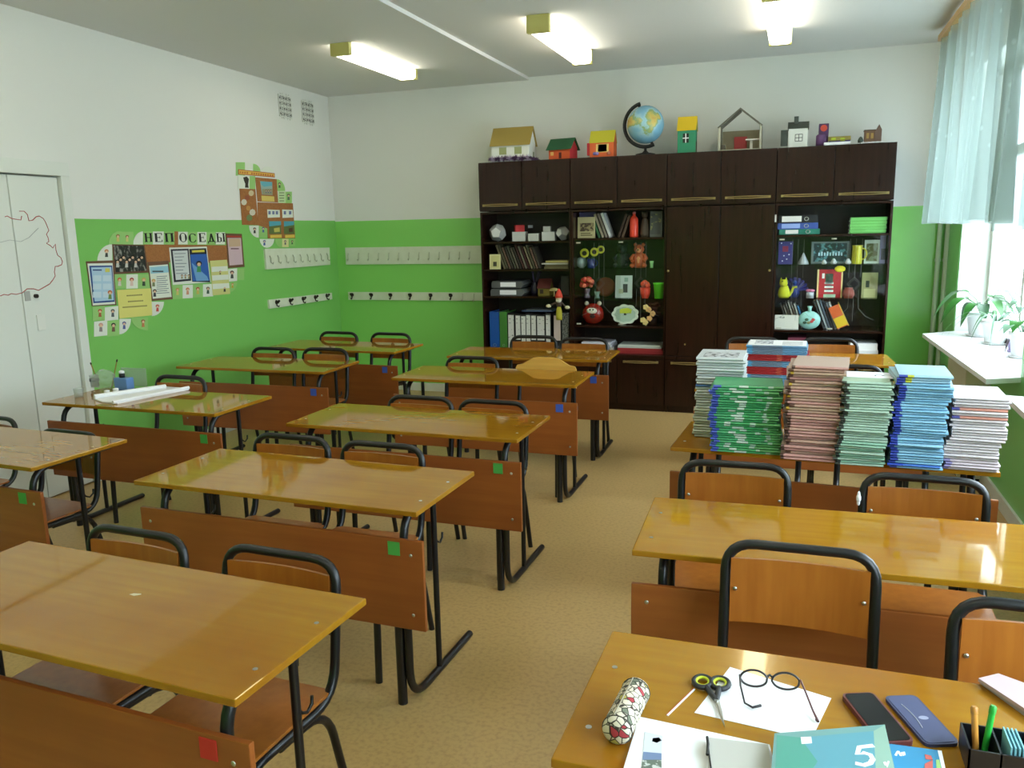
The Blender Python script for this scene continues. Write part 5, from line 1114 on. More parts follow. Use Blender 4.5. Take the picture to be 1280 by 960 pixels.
# ------------------------------------------------------------------ notice boards on the left wall
def glyph(mb, ch, x, z, w, h, y, th=None):
    """slab-serif capital built from strokes; x,z lower left corner on the wall"""
    b = w*0.24; t_ = w*0.11; e = 0.0009
    B = lambda x0, z0, x1, z1: mb.box((x+x0*w, y, z+z0*h), (x+x1*w, y+e, z+z1*h))
    bw = 0.24; tw = 0.1
    def serif(c, zz): B(c-bw*0.9, zz, c+bw*0.9, zz+0.055)
    def vert(c, wd=bw, a=0.0, b2=1.0): B(c-wd/2, a, c+wd/2, b2)
    if ch == 'Н': vert(0.2); vert(0.8); B(0.2, 0.46, 0.8, 0.54); [serif(c, q) for c in (0.2, 0.8) for q in (0, 0.945)]
    if ch == 'Е': vert(0.25); B(0.1, 0, 0.9, 0.07); B(0.1, 0.93, 0.9, 1); B(0.3, 0.47, 0.68, 0.54); B(0.82, 0, 0.9, 0.24); B(0.82, 0.76, 0.9, 1); B(0.62, 0.38, 0.68, 0.63)
    if ch == 'П': vert(0.2); vert(0.8); B(0.2, 0.92, 0.8, 1); [serif(c, q) for c in (0.2, 0.8) for q in (0, 0.945)]
    if ch in 'ОС':
        n = 24; a0, a1 = (0, 2*PI) if ch == 'О' else (0.75, 2*PI-0.75)
        for i in range(n):
            p, q = a0+(a1-a0)*i/n, a0+(a1-a0)*(i+1)/n
            f = lambda a, o: (x+w*(0.5+(0.47 if o else 0.47-0.05-0.2*abs(math.cos(a))**2)*math.cos(a)), z+h*(0.5+(0.52 if o else 0.45)*math.sin(a)))
            mb.prism([f(p, 1), f(q, 1), f(q, 0), f(p, 0)], y, y+e, 'y')
        if ch == 'С': B(0.8, 0.72, 0.88, 0.96); B(0.8, 0.12, 0.88, 0.3)
    if ch == 'Д':
        mb.prism([(x+w*a, z+h*c) for a, c in ((0.2, 0.1), (0.34, 0.1), (0.56, 0.95), (0.42, 1.0))], y, y+e, 'y'); mb.prism([(x+w*a, z+h*c) for a, c in ((0.62, 0.1), (0.84, 0.1), (0.6, 1.0), (0.42, 1.0))], y, y+e, 'y')
        B(0.05, 0.08, 0.98, 0.16); B(0.05, -0.12, 0.13, 0.1); B(0.9, -0.12, 0.98, 0.1)
    if ch == 'Ы':
        vert(0.14, 0.2); serif(0.14, 0); serif(0.14, 0.945); vert(0.9, 0.2); serif(0.9, 0); serif(0.9, 0.945)
        B(0.2, 0.0, 0.5, 0.07); B(0.2, 0.48, 0.5, 0.55); B(0.46, 0.05, 0.62, 0.5)
    return mb
class Board:
    def __init__(s, name, label, x0, y0, k, sx=None):
        s.k = k; s.o = (x0, y0); s.s0 = None; s.t = thing(name, label, 'notice board', (0, 0, 0), LA-PI/2)
    def pt(s, zx, zy):
        a, b = left_wall(s.o[0]+zx*s.k, s.o[1]+zy*s.k); return a, b
    def place(s, zx, zy):
        a, b = s.pt(zx, zy); s.s0, s.z0 = a, b; s.t.location = L0 + LD*a + V(0, 0, b)
    def q(s, zx, zy): a, b = s.pt(zx, zy); return a-s.s0, b-s.z0
    def poly(s, name, pts, m, lay, th=0.0016, parent=None):
        P = [s.q(*p) for p in pts]; y = 0.001+lay*0.0016
        # wall runs right to left in local x: order for outward faces
        return obj(name, MB().prism(P, y, y+th, 'y'), m, parent or s.t)
    def rect(s, name, x0, y0, x1, y1, m, lay, th=0.0016, parent=None, skew=0.0):
        return s.poly(name, [(x0, y0), (x1, y0+skew), (x1, y1+skew), (x0, y1)], m, lay, th, parent)
    def quarter(s, name, cx, cy, rx, ry, a0, a1, m, lay, parent=None):
        return s.poly(name, [(cx, cy)] + [(cx+rx*math.cos(a), cy-ry*math.sin(a)) for a in [a0+(a1-a0)*i/8 for i in range(9)]], m, lay, parent=parent)
    def kid(s, x, y, h, hair, shirt, lay, parent):
        """small printed child: hair, face, clothes"""
        r = h*0.22
        s.poly('printed_figure', [(x+r*1.1*math.cos(a), y+r*math.sin(a)) for a in [i*PI/4 for i in range(8)]], flat(hair), lay, 0.0006, parent)
        s.poly('printed_figure', [(x+r*0.7*math.cos(a), y+r*0.35+r*0.7*math.sin(a)) for a in [i*PI/4 for i in range(8)]], flat((222, 184, 150)), lay+0.4, 0.0006, parent)
        s.poly('printed_figure', [(x-r*0.6, y+r), (x+r*0.6, y+r), (x+r*0.8, y+h*0.7), (x-r*0.8, y+h*0.7)], flat(shirt), lay, 0.0006, parent)
TG, TW, CK = flat((150, 200, 116)), flat((222, 228, 214)), mat('cork', (168, 112, 62), rough=0.85, noise=(150, 96, 50), nscale=90)
FRB = flat((110, 78, 56))
b = Board('class_notice_board', 'large cut-out notice board with the black letters above the left desks', 100, 270, 220/1280)
b.place(600, 880)
b.rect('cork_panel', 463, 207, 1078, 335, CK, 0, skew=6); b.rect('cork_strip', 683, 112, 712, 210, CK, 0)
# letter tiles
xs = [(460, 527, 'Н'), (527, 606, 'Е'), (606, 684, 'П'), (712, 780, 'О'), (780, 851, 'С'), (851, 918, 'Е'), (918, 985, 'Д'), (985, 1052, 'Ы')]
for i, (a, c, ch) in enumerate(xs):
    tl_ = b.rect('letter_tile', a, 112+(a-460)*0.012, c, 207, (TG, TW)[i % 2], 0.6)
    p0 = b.q(a+(c-a)*0.12, 190+(4 if ch in 'СД' else 0)); p1 = b.q(a+(c-a)*0.9, 124+(4 if ch in 'СД' else 0)); w_, h_ = abs(p1[0]-p0[0]), p1[1]-p0[1]
    g = glyph(MB(), ch, 0, 0, w_, h_, 0); g.v = [(p0[0]-v[0], 0.0037+v[1], p0[1]+v[2]) for v in g.v]
    g.f = [f[::-1] for f in g.f]; obj('letter', g, 'black_matte', tl_)
def figs(par, x0, x1, y0, y1, lay, cols):
    w_ = (x1-x0); b.kid((x0+x1)/2, y0+(y1-y0)*0.35, (y1-y0)*0.62, cols[0], cols[1], lay, par)
t_ = b.poly('cut_corner', [(205, 207), (212, 165), (235, 130), (270, 112), (300, 112), (300, 207)], TG, 0.4); figs(t_, 245, 300, 112, 207, 1.5, ((150, 110, 60), (206, 190, 110)))
t_ = b.rect('picture_tile', 300, 115, 386, 207, TG, 0.4); figs(t_, 305, 375, 120, 205, 1.5, ((140, 100, 60), (206, 196, 120)))
b.quarter('cut_corner', 455, 207, 70, 95, PI/2, PI, TW, 0.4)
t_ = b.quarter('cut_corner', 232, 325, 108, 120, PI/2, PI, TW, 0.4); figs(t_, 160, 220, 220, 320, 1.5, ((190, 120, 60), (60, 66, 60)))
def sheet(x0, y0, x1, y1, lay, rows, m, ink, parent=None, head=None, skew=0, gap=0.06):
    p = b.rect('sheet', x0, y0, x1, y1, m, lay, parent=parent, skew=skew); W = x1-x0; H = y1-y0
    for i in range(rows): y = y0+H*(0.2+0.72*i/rows); b.rect('text_line', x0+W*0.1, y, x1-W*(0.12+0.1*(i % 3)), y+H*0.018+0.8, ink, lay+1.2, 0.0004, p, skew=skew*0.8)
    if head: b.rect('heading', x0+W*0.15, y0+H*0.07, x1-W*0.2, y0+H*0.13, head, lay+1.2, 0.0004, p, skew=skew*0.8)
    return p
GI = flat((120, 130, 136)); 
f_ = b.poly('left_frame', [(40, 330), (240, 322), (262, 648), (85, 656)], FRB, 1); w_ = b.poly('mount', [(50, 346), (232, 342), (250, 640), (90, 650)], TW, 2, parent=f_)
b.poly('blue_border', [(62, 362), (228, 360), (246, 624), (92, 634)], flat((40, 74, 140)), 3, parent=f_)
p_ = b.poly('sheet', [(74, 374), (220, 371), (238, 612), (100, 622)], flat((170, 202, 222)), 4, parent=f_)
p_ = f_
b.rect('heading', 85, 388, 150, 398, flat((50, 70, 120)), 5.2, 0.0004, f_); b.rect('sun', 175, 380, 208, 408, flat((212, 206, 90)), 5.2, 0.0004, f_)
for i in range(3):
    for j in range(2): b.rect('cloud', 86+j*72, 432+i*60, 146+j*72, 474+i*60, flat((196, 216, 228)), 5.2, 0.0004, f_)
b.kid(210, 555, 70, (190, 100, 50), (110, 140, 70), 5.4, f_)
ph = b.poly('group_photo', [(230, 205), (466, 210), (496, 412), (248, 424)], FRB, 1)
b.poly('photo_print', [(240, 214), (458, 218), (482, 398), (256, 408)], mat('photo_print', (44, 48, 44), rough=0.35, noise=(160, 158, 150), nscale=38, nstretch=(1, 1, 0.7), spread=(0.52, 0.66)), 2, parent=ph)
for i in range(9): b.kid(268+22*i, 330-(i % 3)*16, 62, (24, 24, 22), ((196, 196, 190), (40, 44, 46), (60, 62, 58))[i % 3], 3, ph)
for i in range(3): t_ = b.rect('picture_tile', 250+84*i, 426, 334+84*i, 529, (TG, TW)[i % 2], 0.5, skew=-3); b.kid(285+88*i, 462, 66, ((206, 90, 50), (170, 40, 40), (206, 180, 90))[i], ((210, 200, 190), (220, 190, 180), (60, 80, 60))[i], 1.6, t_)
y_ = b.poly('yellow_sheet', [(265, 538), (512, 526), (522, 722), (284, 746)], flat((222, 216, 120)), 1.5)
for j, (a, c, y) in enumerate(((335, 452, 575), (345, 458, 618), (306, 486, 660))):
    n = 9 if j < 2 else 16
    for i in range(n): x = a+(c-a)*i/n; b.rect('text_line', x, y-i*0.8, x+(c-a)/n*0.66, y+9-i*0.8, flat((120, 112, 70)), 2.8, 0.0004, y_)
f_ = b.poly('middle_frame', [(488, 335), (642, 325), (672, 605), (520, 618)], FRB, 1); b.poly('mount', [(498, 362), (634, 352), (662, 588), (526, 602)], TW, 2, parent=f_)
b.poly('blue_head', [(503, 372), (634, 362), (640, 410), (510, 420)], flat((150, 200, 216)), 3, parent=f_)
for i in range(9): b.poly('text_line', [(552, 440+15*i), (628+2*i-12*(i % 2), 434+15*i), (628+2*i-12*(i % 2), 439+15*i), (552, 445+15*i)], GI, 3, 0.0005, f_)
b.rect('heading', 520, 398, 600, 408, flat((70, 80, 90)), 4.2, 0.0004, f_)
b.kid(530, 470, 60, (206, 170, 90), (120, 130, 90), 3.4, f_); b.kid(538, 545, 60, (60, 50, 40), (60, 60, 66), 3.4, f_)
f_ = b.poly('brochure', [(645, 230), (918, 222), (948, 482), (672, 502)], TW, 1.5)
b.poly('left_border', [(655, 242), (785, 238), (804, 470), (680, 482)], flat((36, 40, 52)), 2.5, parent=f_); b.poly('left_page', [(668, 254), (775, 250), (792, 456), (692, 466)], flat((206, 212, 210)), 3.5, parent=f_)
for i in range(7): b.poly('text_line', [(680+2*i, 272+24*i), (762+2*i-14*(i % 3), 270+24*i), (762+2*i-14*(i % 3), 275+24*i), (680+2*i, 277+24*i)], GI, 4.6, 0.0005, f_)
for i in range(3): b.kid(735+25*i, 432, 34, (60, 50, 44), (150, 140, 100), 4.6, f_)
b.poly('right_border', [(790, 240), (912, 234), (942, 482), (812, 478)], flat((34, 40, 50)), 2.6, parent=f_)
b.poly('right_page', [(796, 280), (914, 276), (938, 470), (814, 474)], flat((44, 96, 176)), 3.6, parent=f_); b.poly('yellow_title', [(808, 250), (898, 246), (900, 262), (810, 266)], flat((206, 200, 80)), 3.6, parent=f_)
b.poly('light_beam', [(806, 340), (918, 440), (930, 470), (840, 474)], flat((110, 160, 206)), 4.6, 0.0006, f_); b.kid(858, 345, 90, (40, 36, 34), (70, 150, 90), 5, f_)
for i in range(4): t_ = b.rect('picture_tile', 670+74*i, 506-3*i, 744+74*i, 606-6*i, (TG, TW)[i % 2], 0.5, skew=-4); b.kid(706+74*i, 535-3*i, 56, ((190, 150, 80), (206, 120, 70), (190, 60, 50), (120, 100, 80))[i], ((206, 200, 110), (210, 150, 120), (200, 180, 90), (60, 90, 70))[i], 1.6, t_)
f_ = b.poly('yellow_cards', [(942, 326), (1066, 318), (1090, 566), (962, 578)], flat((206, 206, 130)), 1)
for i in range(3): b.poly('white_card', [(952+4*i, 370+62*i), (1068+6*i, 364+62*i), (1071+6*i, 400+62*i), (955+4*i, 408+62*i)], TW, 2, parent=f_)
b.kid(1048, 520, 44, (40, 36, 30), (60, 70, 60), 2.6, f_); b.kid(1015, 405, 30, (150, 100, 60), (120, 120, 70), 3.4, f_)
f_ = b.poly('red_frame', [(1055, 126), (1174, 130), (1194, 370), (1075, 380)], FRB, 1.2); b.poly('red_bar', [(1062, 142), (1168, 145), (1169, 156), (1063, 154)], flat((176, 60, 50)), 2.4, parent=f_)
b.poly('pink_sheet', [(1068, 160), (1166, 160), (1180, 352), (1084, 360)], flat((206, 178, 186)), 2.4, parent=f_); b.poly('tan_picture', [(1074, 164), (1158, 164), (1162, 220), (1080, 224)], flat((200, 170, 140)), 3.4, parent=f_)
b.rect('heading', 1092, 234, 1150, 242, flat((110, 70, 80)), 3.6, 0.0005, f_)
t_ = b.rect('picture_tile', 1076, 386, 1140, 478, TW, 0.6, skew=-6); b.kid(1103, 410, 62, (90, 40, 40), (60, 66, 60), 1.8, t_); b.rect('picture_tile', 1140, 382, 1192, 466, TG, 0.6)
t_ = b.quarter('cut_corner', 1088, 482, 52, 70, -PI/2, 0, TG, 0.6); b.kid(1106, 495, 40, (170, 160, 50), (190, 170, 60), 1.8, t_)
for a, c, m_, cols in ((90, 178, TG, ((190, 60, 40), (170, 90, 60))), (178, 276, TW, ((70, 80, 84), (90, 100, 104)))): t_ = b.rect('picture_tile', a, 664, c, 764, m_, 0.5, skew=-10); b.kid((a+c)/2+8, 690, 62, cols[0], cols[1], 1.8, t_)
for a, c, m_, cols in ((100, 196, TW, ((206, 150, 140), (150, 140, 140))), (196, 284, TG, ((40, 44, 40), (120, 90, 70)))): t_ = b.rect('picture_tile', a, 768, c, 878, m_, 0.5, skew=-10); b.kid((a+c)/2, 792, 70, cols[0], cols[1], 1.8, t_)
t_ = b.quarter('cut_corner', 284, 748, 84, 112, -PI/2, 0, TW, 0.5); b.kid(318, 780, 60, (80, 90, 150), (90, 100, 160), 1.8, t_)
t_ = b.quarter('cut_corner', 492, 738, 122, 94, PI, 1.5*PI, TG, 0.5); b.kid(456, 765, 60, (150, 100, 50), (190, 120, 80), 1.8, t_)
t_ = b.quarter('cut_corner', 520, 624, 88, 104, -PI/2, 0, TW, 0.4); b.kid(560, 655, 56, (190, 60, 50), (200, 80, 70), 1.8, t_)

b = Board('safety_notice_board', 'smaller cut-out notice board higher up near the back corner', 290, 195, 130/1085)
b.place(350, 940)
b.rect('picture_tile', 38, 65, 132, 205, TG, 0.4); b.rect('picture_tile', 132, 72, 216, 160, TW, 0.4); b.quarter('cut_corner', 216, 165, 78, 84, 0, PI/2, TG, 0.4); b.quarter('cut_corner', 366, 170, 66, 60, 0, PI, TW, 0.4)
t_ = b.poly('title_strip', [(58, 138), (440, 180), (442, 224), (60, 192)], flat((170, 70, 50)), 2); b.poly('title_ground', [(64, 146), (434, 186), (436, 216), (66, 186)], flat((222, 178, 80)), 3, parent=t_)
for i in range(15):
    x = 72+24*i
    if i != 4: b.poly('title_letter', [(x, 152+x*0.1), (x+15, 152+(x+15)*0.1), (x+15, 172+(x+15)*0.1), (x, 172+x*0.1)], flat((190, 110, 50)), 4.2, 0.0004, t_)
t_ = b.rect('picture_tile', 58, 200, 180, 342, TW, 0.5, skew=8); b.rect('picture_tile', 180, 208, 240, 350, TG, 0.5)
b.poly('dark_tree', [(112, 225), (150, 214), (172, 240), (164, 300), (170, 332), (132, 330), (134, 290), (122, 260)], flat((50, 44, 36)), 1.8, 0.0006, t_)
f_ = b.poly('cork_panel', [(238, 222), (462, 242), (478, 486), (262, 474)], CK, 1); b.poly('picture', [(288, 262), (414, 272), (418, 408), (308, 402)], flat((150, 176, 170)), 2, parent=f_); b.poly('picture_sky', [(292, 264), (414, 273), (412, 310), (330, 322), (300, 300)], flat((100, 170, 186)), 3, 0.0006, f_); b.poly('picture_ground', [(308, 345), (416, 340), (418, 406), (310, 400)], flat((150, 150, 120)), 3, 0.0006, f_)
for i in range(3): b.kid(348+24*i, 362, 36, (60, 56, 60), (110, 116, 130), 4, f_)
b.poly('yellow_label', [(302, 414), (434, 422), (438, 476), (306, 470)], flat((216, 194, 100)), 2, parent=f_)
t_ = b.quarter('cut_corner', 464, 365, 88, 122, 0, PI/2, TG, 0.4); b.kid(492, 290, 60, (56, 60, 52), (70, 90, 60), 1.6, t_)
t_ = b.rect('picture_tile', 480, 365, 558, 486, flat((190, 214, 160)), 0.5, skew=6)
for i in range(4): b.rect('text_line', 490, 380+28*i, 540, 388+28*i, flat((96, 116, 84)), 1.8, 0.0004, t_)
t_ = b.rect('picture_tile', 558, 372, 622, 494, TG, 0.5); b.kid(586, 410, 70, (70, 100, 70), (80, 110, 90), 1.8, t_)
f_ = b.poly('cork_panel', [(74, 340), (240, 346), (270, 722), (102, 718)], CK, 1.2)
for x, y, r, c in ((155, 435, 26, (150, 80, 50)), (195, 388, 28, (206, 190, 150)), (120, 482, 30, (210, 206, 190)), (208, 588, 32, (210, 206, 190)), (165, 545, 24, (190, 140, 70)), (176, 645, 32, (110, 130, 80))): b.poly('cut_out', [(x+r*math.cos(a), y+r*1.1*math.sin(a)) for a in [i*PI/4 for i in range(8)]], flat(c), 2.4, 0.001, f_)
f_ = b.poly('cork_panel', [(262, 482), (632, 494), (656, 860), (268, 722), (268, 716)], CK, 0.8); f2 = b.poly('cork_panel', [(355, 500), (632, 510), (656, 858), (370, 860)], CK, 1)
b.poly('white_card', [(362, 558), (492, 564), (494, 640), (368, 645)], TW, 2.2, parent=f2); b.poly('white_card', [(518, 558), (628, 562), (634, 642), (522, 646)], TW, 2.2, parent=f2)
for x in (385, 425, 462, 545, 600): b.poly('blue_mark', [(x-12, 575), (x+12, 575), (x+12, 610), (x-12, 610)], flat((110, 120, 160)), 3.4, 0.0006, f2)
for x0, x1 in ((380, 504), (535, 640)): b.poly('picture', [(x0, 680), (x1, 680), (x1+4, 812), (x0+2, 815)], flat((96, 112, 60)), 2.2, parent=f2); b.poly('picture_sky', [(x0, 681), (x1, 681), (x1+1, 720), (x0+2, 735)], flat((80, 160, 176)), 3.4, 0.0006, f2); b.poly('picture_car', [(x0+50, 755), (x1-15, 745), (x1-12, 790), (x0+55, 795)], flat((190, 180, 90)) if x0 < 400 else flat((90, 60, 40)), 3.6, 0.0006, f2); b.poly('yellow_label', [(x0+14, 824), (x1+8, 820), (x1+10, 852), (x0+16, 856)], flat((222, 190, 80)), 2.2, parent=f2)
t_ = b.quarter('cut_corner', 276, 726, 100, 126, PI, 1.5*PI, TW, 0.5); b.kid(232, 760, 66, (40, 40, 44), (50, 54, 60), 1.8, t_); t_ = b.rect('picture_tile', 280, 724, 362, 848, TG, 0.5); b.kid(322, 755, 60, (60, 90, 140), (70, 100, 150), 1.8, t_)
t_ = b.quarter('cut_corner', 362, 866, 76, 92, PI, 2*PI, TW, 0.5); b.kid(334, 890, 60, (50, 80, 150), (60, 90, 160), 1.8, t_)
b.quarter('cut_corner', 520, 868, 76, 86, PI, 1.5*PI, TG, 0.5); t_ = b.rect('picture_tile', 520, 864, 588, 950, flat((216, 214, 150)), 0.5); b.kid(552, 890, 50, (70, 80, 100), (110, 110, 120), 1.8, t_); t_ = b.rect('picture_tile', 590, 866, 656, 940, TG, 0.5); b.kid(624, 890, 44, (40, 70, 50), (80, 110, 80), 1.8, t_)

# ------------------------------------------------------------------ coat racks
def hook_dark(parent, x, y0, z):
    h = obj('coat_hook', MB().cyl((x, y0, z+0.012), (x, y0+0.006, z+0.012), 0.020, 12).ball((x, y0+0.03, z+0.022), 0.012, 8, 6).tube([(x, y0+0.004, z+0.006), (x, y0+0.022, z+0.004), (x, y0+0.03, z+0.02)], 0.006, 6).tube([(x, y0+0.005, z), (x, y0+0.006, z-0.02), (x, y0+0.022, z-0.03), (x, y0+0.03, z-0.02)], 0.006, 6), 'hook_dark', parent)
def hook_white(parent, x, y0, z):
    obj('coat_hook', MB().tube([(x, y0+0.002, z+0.03), (x, y0+0.014, z+0.005), (x, y0+0.012, z-0.03), (x, y0+0.03, z-0.045), (x, y0+0.035, z-0.03)], 0.0045, 6), flat((186, 190, 166)), parent)
def rack_left(pxs, label, nd, nw):
    """px corners: top left, top right, bottom left, bottom right"""
    P = [left_wall(*p) for p in pxs]; s0 = (P[0][0]+P[2][0])/2; s1 = (P[1][0]+P[3][0])/2
    base = L0 + LD*((s0+s1)/2) + V(0, 0, P[2][1]); t = thing('coat_rack', label, 'coat rack', base, LA-PI/2, 'coat racks on the walls'); sc = (s0+s1)/2; zb = P[2][1]
    loc = [(p[0]-sc, p[1]-zb) for p in (P[0], P[1], P[3], P[2])]
    obj('board', MB().prism(loc, 0.0, 0.018, 'y'), 'board_rail', t)
    for i in range(max(nd, nw)):
        u = (i+0.5)/max(nd, nw); x = (s0-sc)+(s1-s0)*u; z = (loc[0][1]+loc[3][1])/2*(1-u)+(loc[1][1]+loc[2][1])/2*u
        (hook_dark if nd else hook_white)(t, x, 0.018, z)
rack_left(((329, 311), (410, 309.5), (331, 337), (411, 331)), 'upper wide coat rack board on the left wall with pale hooks', 0, 9)
rack_left(((334, 375), (413, 366), (335, 386), (413.5, 374)), 'lower narrow coat rack board on the left wall with dark hooks', 5, 0)
def rack_back(pxs, label, dark, white):
    a, c, d, e = [at(p[0], p[1], 1, YB) for p in pxs]
    x0, x1 = min(a.x, d.x), max(c.x, e.x); z0, z1 = (d.z+e.z)/2, (a.z+c.z)/2; xm = (x0+x1)/2
    t = thing('coat_rack', label, 'coat rack', (xm, YB, z0), PI, 'coat racks on the walls')
    obj('board', MB().cbox((xm-x1, 0.0, 0), (xm-x0, 0.018, z1-z0), 0.002), 'board_rail', t)
    for px in dark: hook_dark(t, xm-at(px, 372, 1, YB).x, 0.018, (z1-z0)/2)
    for px in white: hook_white(t, xm-at(px, 320, 1, YB).x, 0.018, (z1-z0)/2)
rack_back(((433, 309.5), (603, 307), (433.5, 330), (603, 330)), 'upper wide coat rack board on the back wall with pale hooks', (), [437+12.6*i for i in range(13)])
rack_back(((436, 364.5), (604, 366), (436.5, 374.5), (604, 376)), 'lower narrow coat rack board on the back wall with dark hooks', (441.5, 465.5, 489.5, 514, 539.5, 564.5), (578, 592))

# ------------------------------------------------------------------ the cluttered front desk by the window
def D(px, py, z=DH): p = at(px, py, 2, z); return p
def quad_thing(name, label, cat, px, z, th, m, part='sheet', group=None):
    """thin thing lying on the desk, outline from its corners"""
    P = [D(*p, z+th) for p in px]; c = sum(P, Vector())/len(P)
    t = thing(name, label, cat, (c.x, c.y, z+0.0006), group=group); q = [(p.x-c.x, p.y-c.y) for p in P]
    ar = sum(q[i][0]*q[(i+1) % len(q)][1]-q[(i+1) % len(q)][0]*q[i][1] for i in range(len(q)))
    if ar < 0: q = q[::-1]
    obj(part, MB().prism(q, 0, th), m, t); return t, c, q
Z0 = DH+0.0008
# pencil case
a, c = D(795, 860, DH+0.027), D(767, 917, DH+0.027); mid = (a+c)/2; ax = (a-c); L_ = 0.155
t = thing('pencil_case', 'cylindrical fabric pencil case with printed owls on the front desk', 'pencil case', (mid.x+0.003, mid.y+0.0, Z0), math.atan2(ax.y, ax.x))
cm = bpy.data.materials.new('case_fabric'); cm.use_nodes = True; nt = cm.node_tree; pb_ = nt.nodes['Principled BSDF']; pb_.inputs['Roughness'].default_value = 0.8
tc = nt.nodes.new('ShaderNodeTexCoord'); v1 = nt.nodes.new('ShaderNodeTexVoronoi'); v1.feature = 'DISTANCE_TO_EDGE'; v1.inputs['Scale'].default_value = 78
r1 = nt.nodes.new('ShaderNodeValToRGB'); r1.color_ramp.elements[0].color = lin((60, 54, 46)); r1.color_ramp.elements[1].color = (1,1,1,1); r1.color_ramp.elements[0].position = 0.03; r1.color_ramp.elements[1].position = 0.10
v2 = nt.nodes.new('ShaderNodeTexVoronoi'); v2.inputs['Scale'].default_value = 78; r2 = nt.nodes.new('ShaderNodeValToRGB'); r2.color_ramp.interpolation = 'CONSTANT'; cr = r2.color_ramp
cr.elements[0].color = lin((214, 204, 182)); cr.elements[1].position = 0.62; cr.elements[1].color = lin((110, 116, 96))
for pos, cc in ((0.72, (206, 196, 172)), (0.84, (168, 52, 60)), (0.9, (176, 164, 84)), (0.95, (70, 66, 58))): e = cr.elements.new(pos); e.color = lin(cc)
sp = nt.nodes.new('ShaderNodeSeparateColor'); mx = nt.nodes.new('ShaderNodeMix'); mx.data_type = 'RGBA'; mx.blend_type = 'MULTIPLY'; mx.inputs[0].default_value = 1.0
nt.links.new(tc.outputs['Object'], v1.inputs['Vector']); nt.links.new(tc.outputs['Object'], v2.inputs['Vector']); nt.links.new(v1.outputs['Distance'], r1.inputs[0]); nt.links.new(v2.outputs['Color'], sp.inputs[0]); nt.links.new(sp.outputs[0], r2.inputs[0])
nt.links.new(r1.outputs[0], mx.inputs[6]); nt.links.new(r2.outputs[0], mx.inputs[7]); nt.links.new(mx.outputs[2], pb_.inputs['Base Color']); MATS['case_fabric'] = cm
rc = 0.027; T = Matrix.Translation(V(0, 0, rc)) @ Matrix.Rotation(PI/2, 4, 'Y')
obj('body', MB().lathe([(rc*0.75, -L_/2), (rc*0.95, -L_/2+0.006), (rc, -L_/2+0.015), (rc, L_/2-0.015), (rc*0.95, L_/2-0.006), (rc*0.75, L_/2)], 24, T), 'case_fabric', t)
obj('zip', MB().tube([(-L_/2+0.012, 0.006, 2*rc+0.0002), (L_/2-0.012, 0.006, 2*rc+0.0002)], 0.0016, 6), flat((150, 140, 120)), t)
for s_ in (-1, 1): obj('end_seam', MB().tube([(s_*(L_/2-0.012), rc*1.01*math.cos(k*PI/10), rc+rc*1.01*math.sin(k*PI/10)) for k in range(20)], 0.0012, 5, closed=True), flat((70, 62, 54)), t)
# white sheet under the scissors and spectacles
quad_thing('paper_sheet', 'large white sheet under the spectacles and scissors', 'paper', ((912.5, 834), (1039, 873), (1014, 925), (868, 891)), DH, 0.0008, 'paper')
zs = Z0+0.0014
# scissors
h0, tip = D(886, 856, zs), D(906, 911, zs); e1 = D(878, 855, zs); e2 = D(900, 857, zs); piv = D(895.5, 878, zs)
t = thing('scissors', 'scissors with black and lime handles, half on the white sheet', 'scissors', (piv.x, piv.y, zs))
def rel(p): return Vector((p.x-piv.x, p.y-piv.y, 0))
for k, ec in enumerate((e1, e2)):
    c_ = rel(ec); hd = obj('handle', MB().tube([(c_.x+0.017*math.cos(q), c_.y+0.021*math.sin(q), 0.005) for q in [i*PI/8 for i in range(16)]], 0.0052, 8, closed=True).tube([(c_.x*0.72, c_.y*0.72, 0.005), (0, 0, 0.004)], [0.006, 0.005], 8), flat((34, 36, 38), 0.45), t)
    obj('handle_lining', MB().tube([(c_.x+0.0128*math.cos(q), c_.y+0.0165*math.sin(q), 0.0055) for q in [i*PI/8 for i in range(16)]], 0.0032, 6, closed=True), flat((190, 200, 40)), hd)
    tp_ = rel(tip); n_ = Vector((-tp_.y, tp_.x, 0)).normalized()*(0.0055 if k else -0.0055); st = tp_*-0.12
    P = [st+n_*1.0, tp_*0.5+n_*0.7, tp_, st-n_*0.3]
    q = [(p.x, p.y) for p in P]; q = q if k == 0 else q[::-1]
    obj('blade', MB().prism(q, 0.002+0.0016*k, 0.0034+0.0016*k), 'steel', t)
obj('pivot_screw', MB().cyl((0, 0, 0.002), (0, 0, 0.007), 0.0045, 12), 'steel', t)
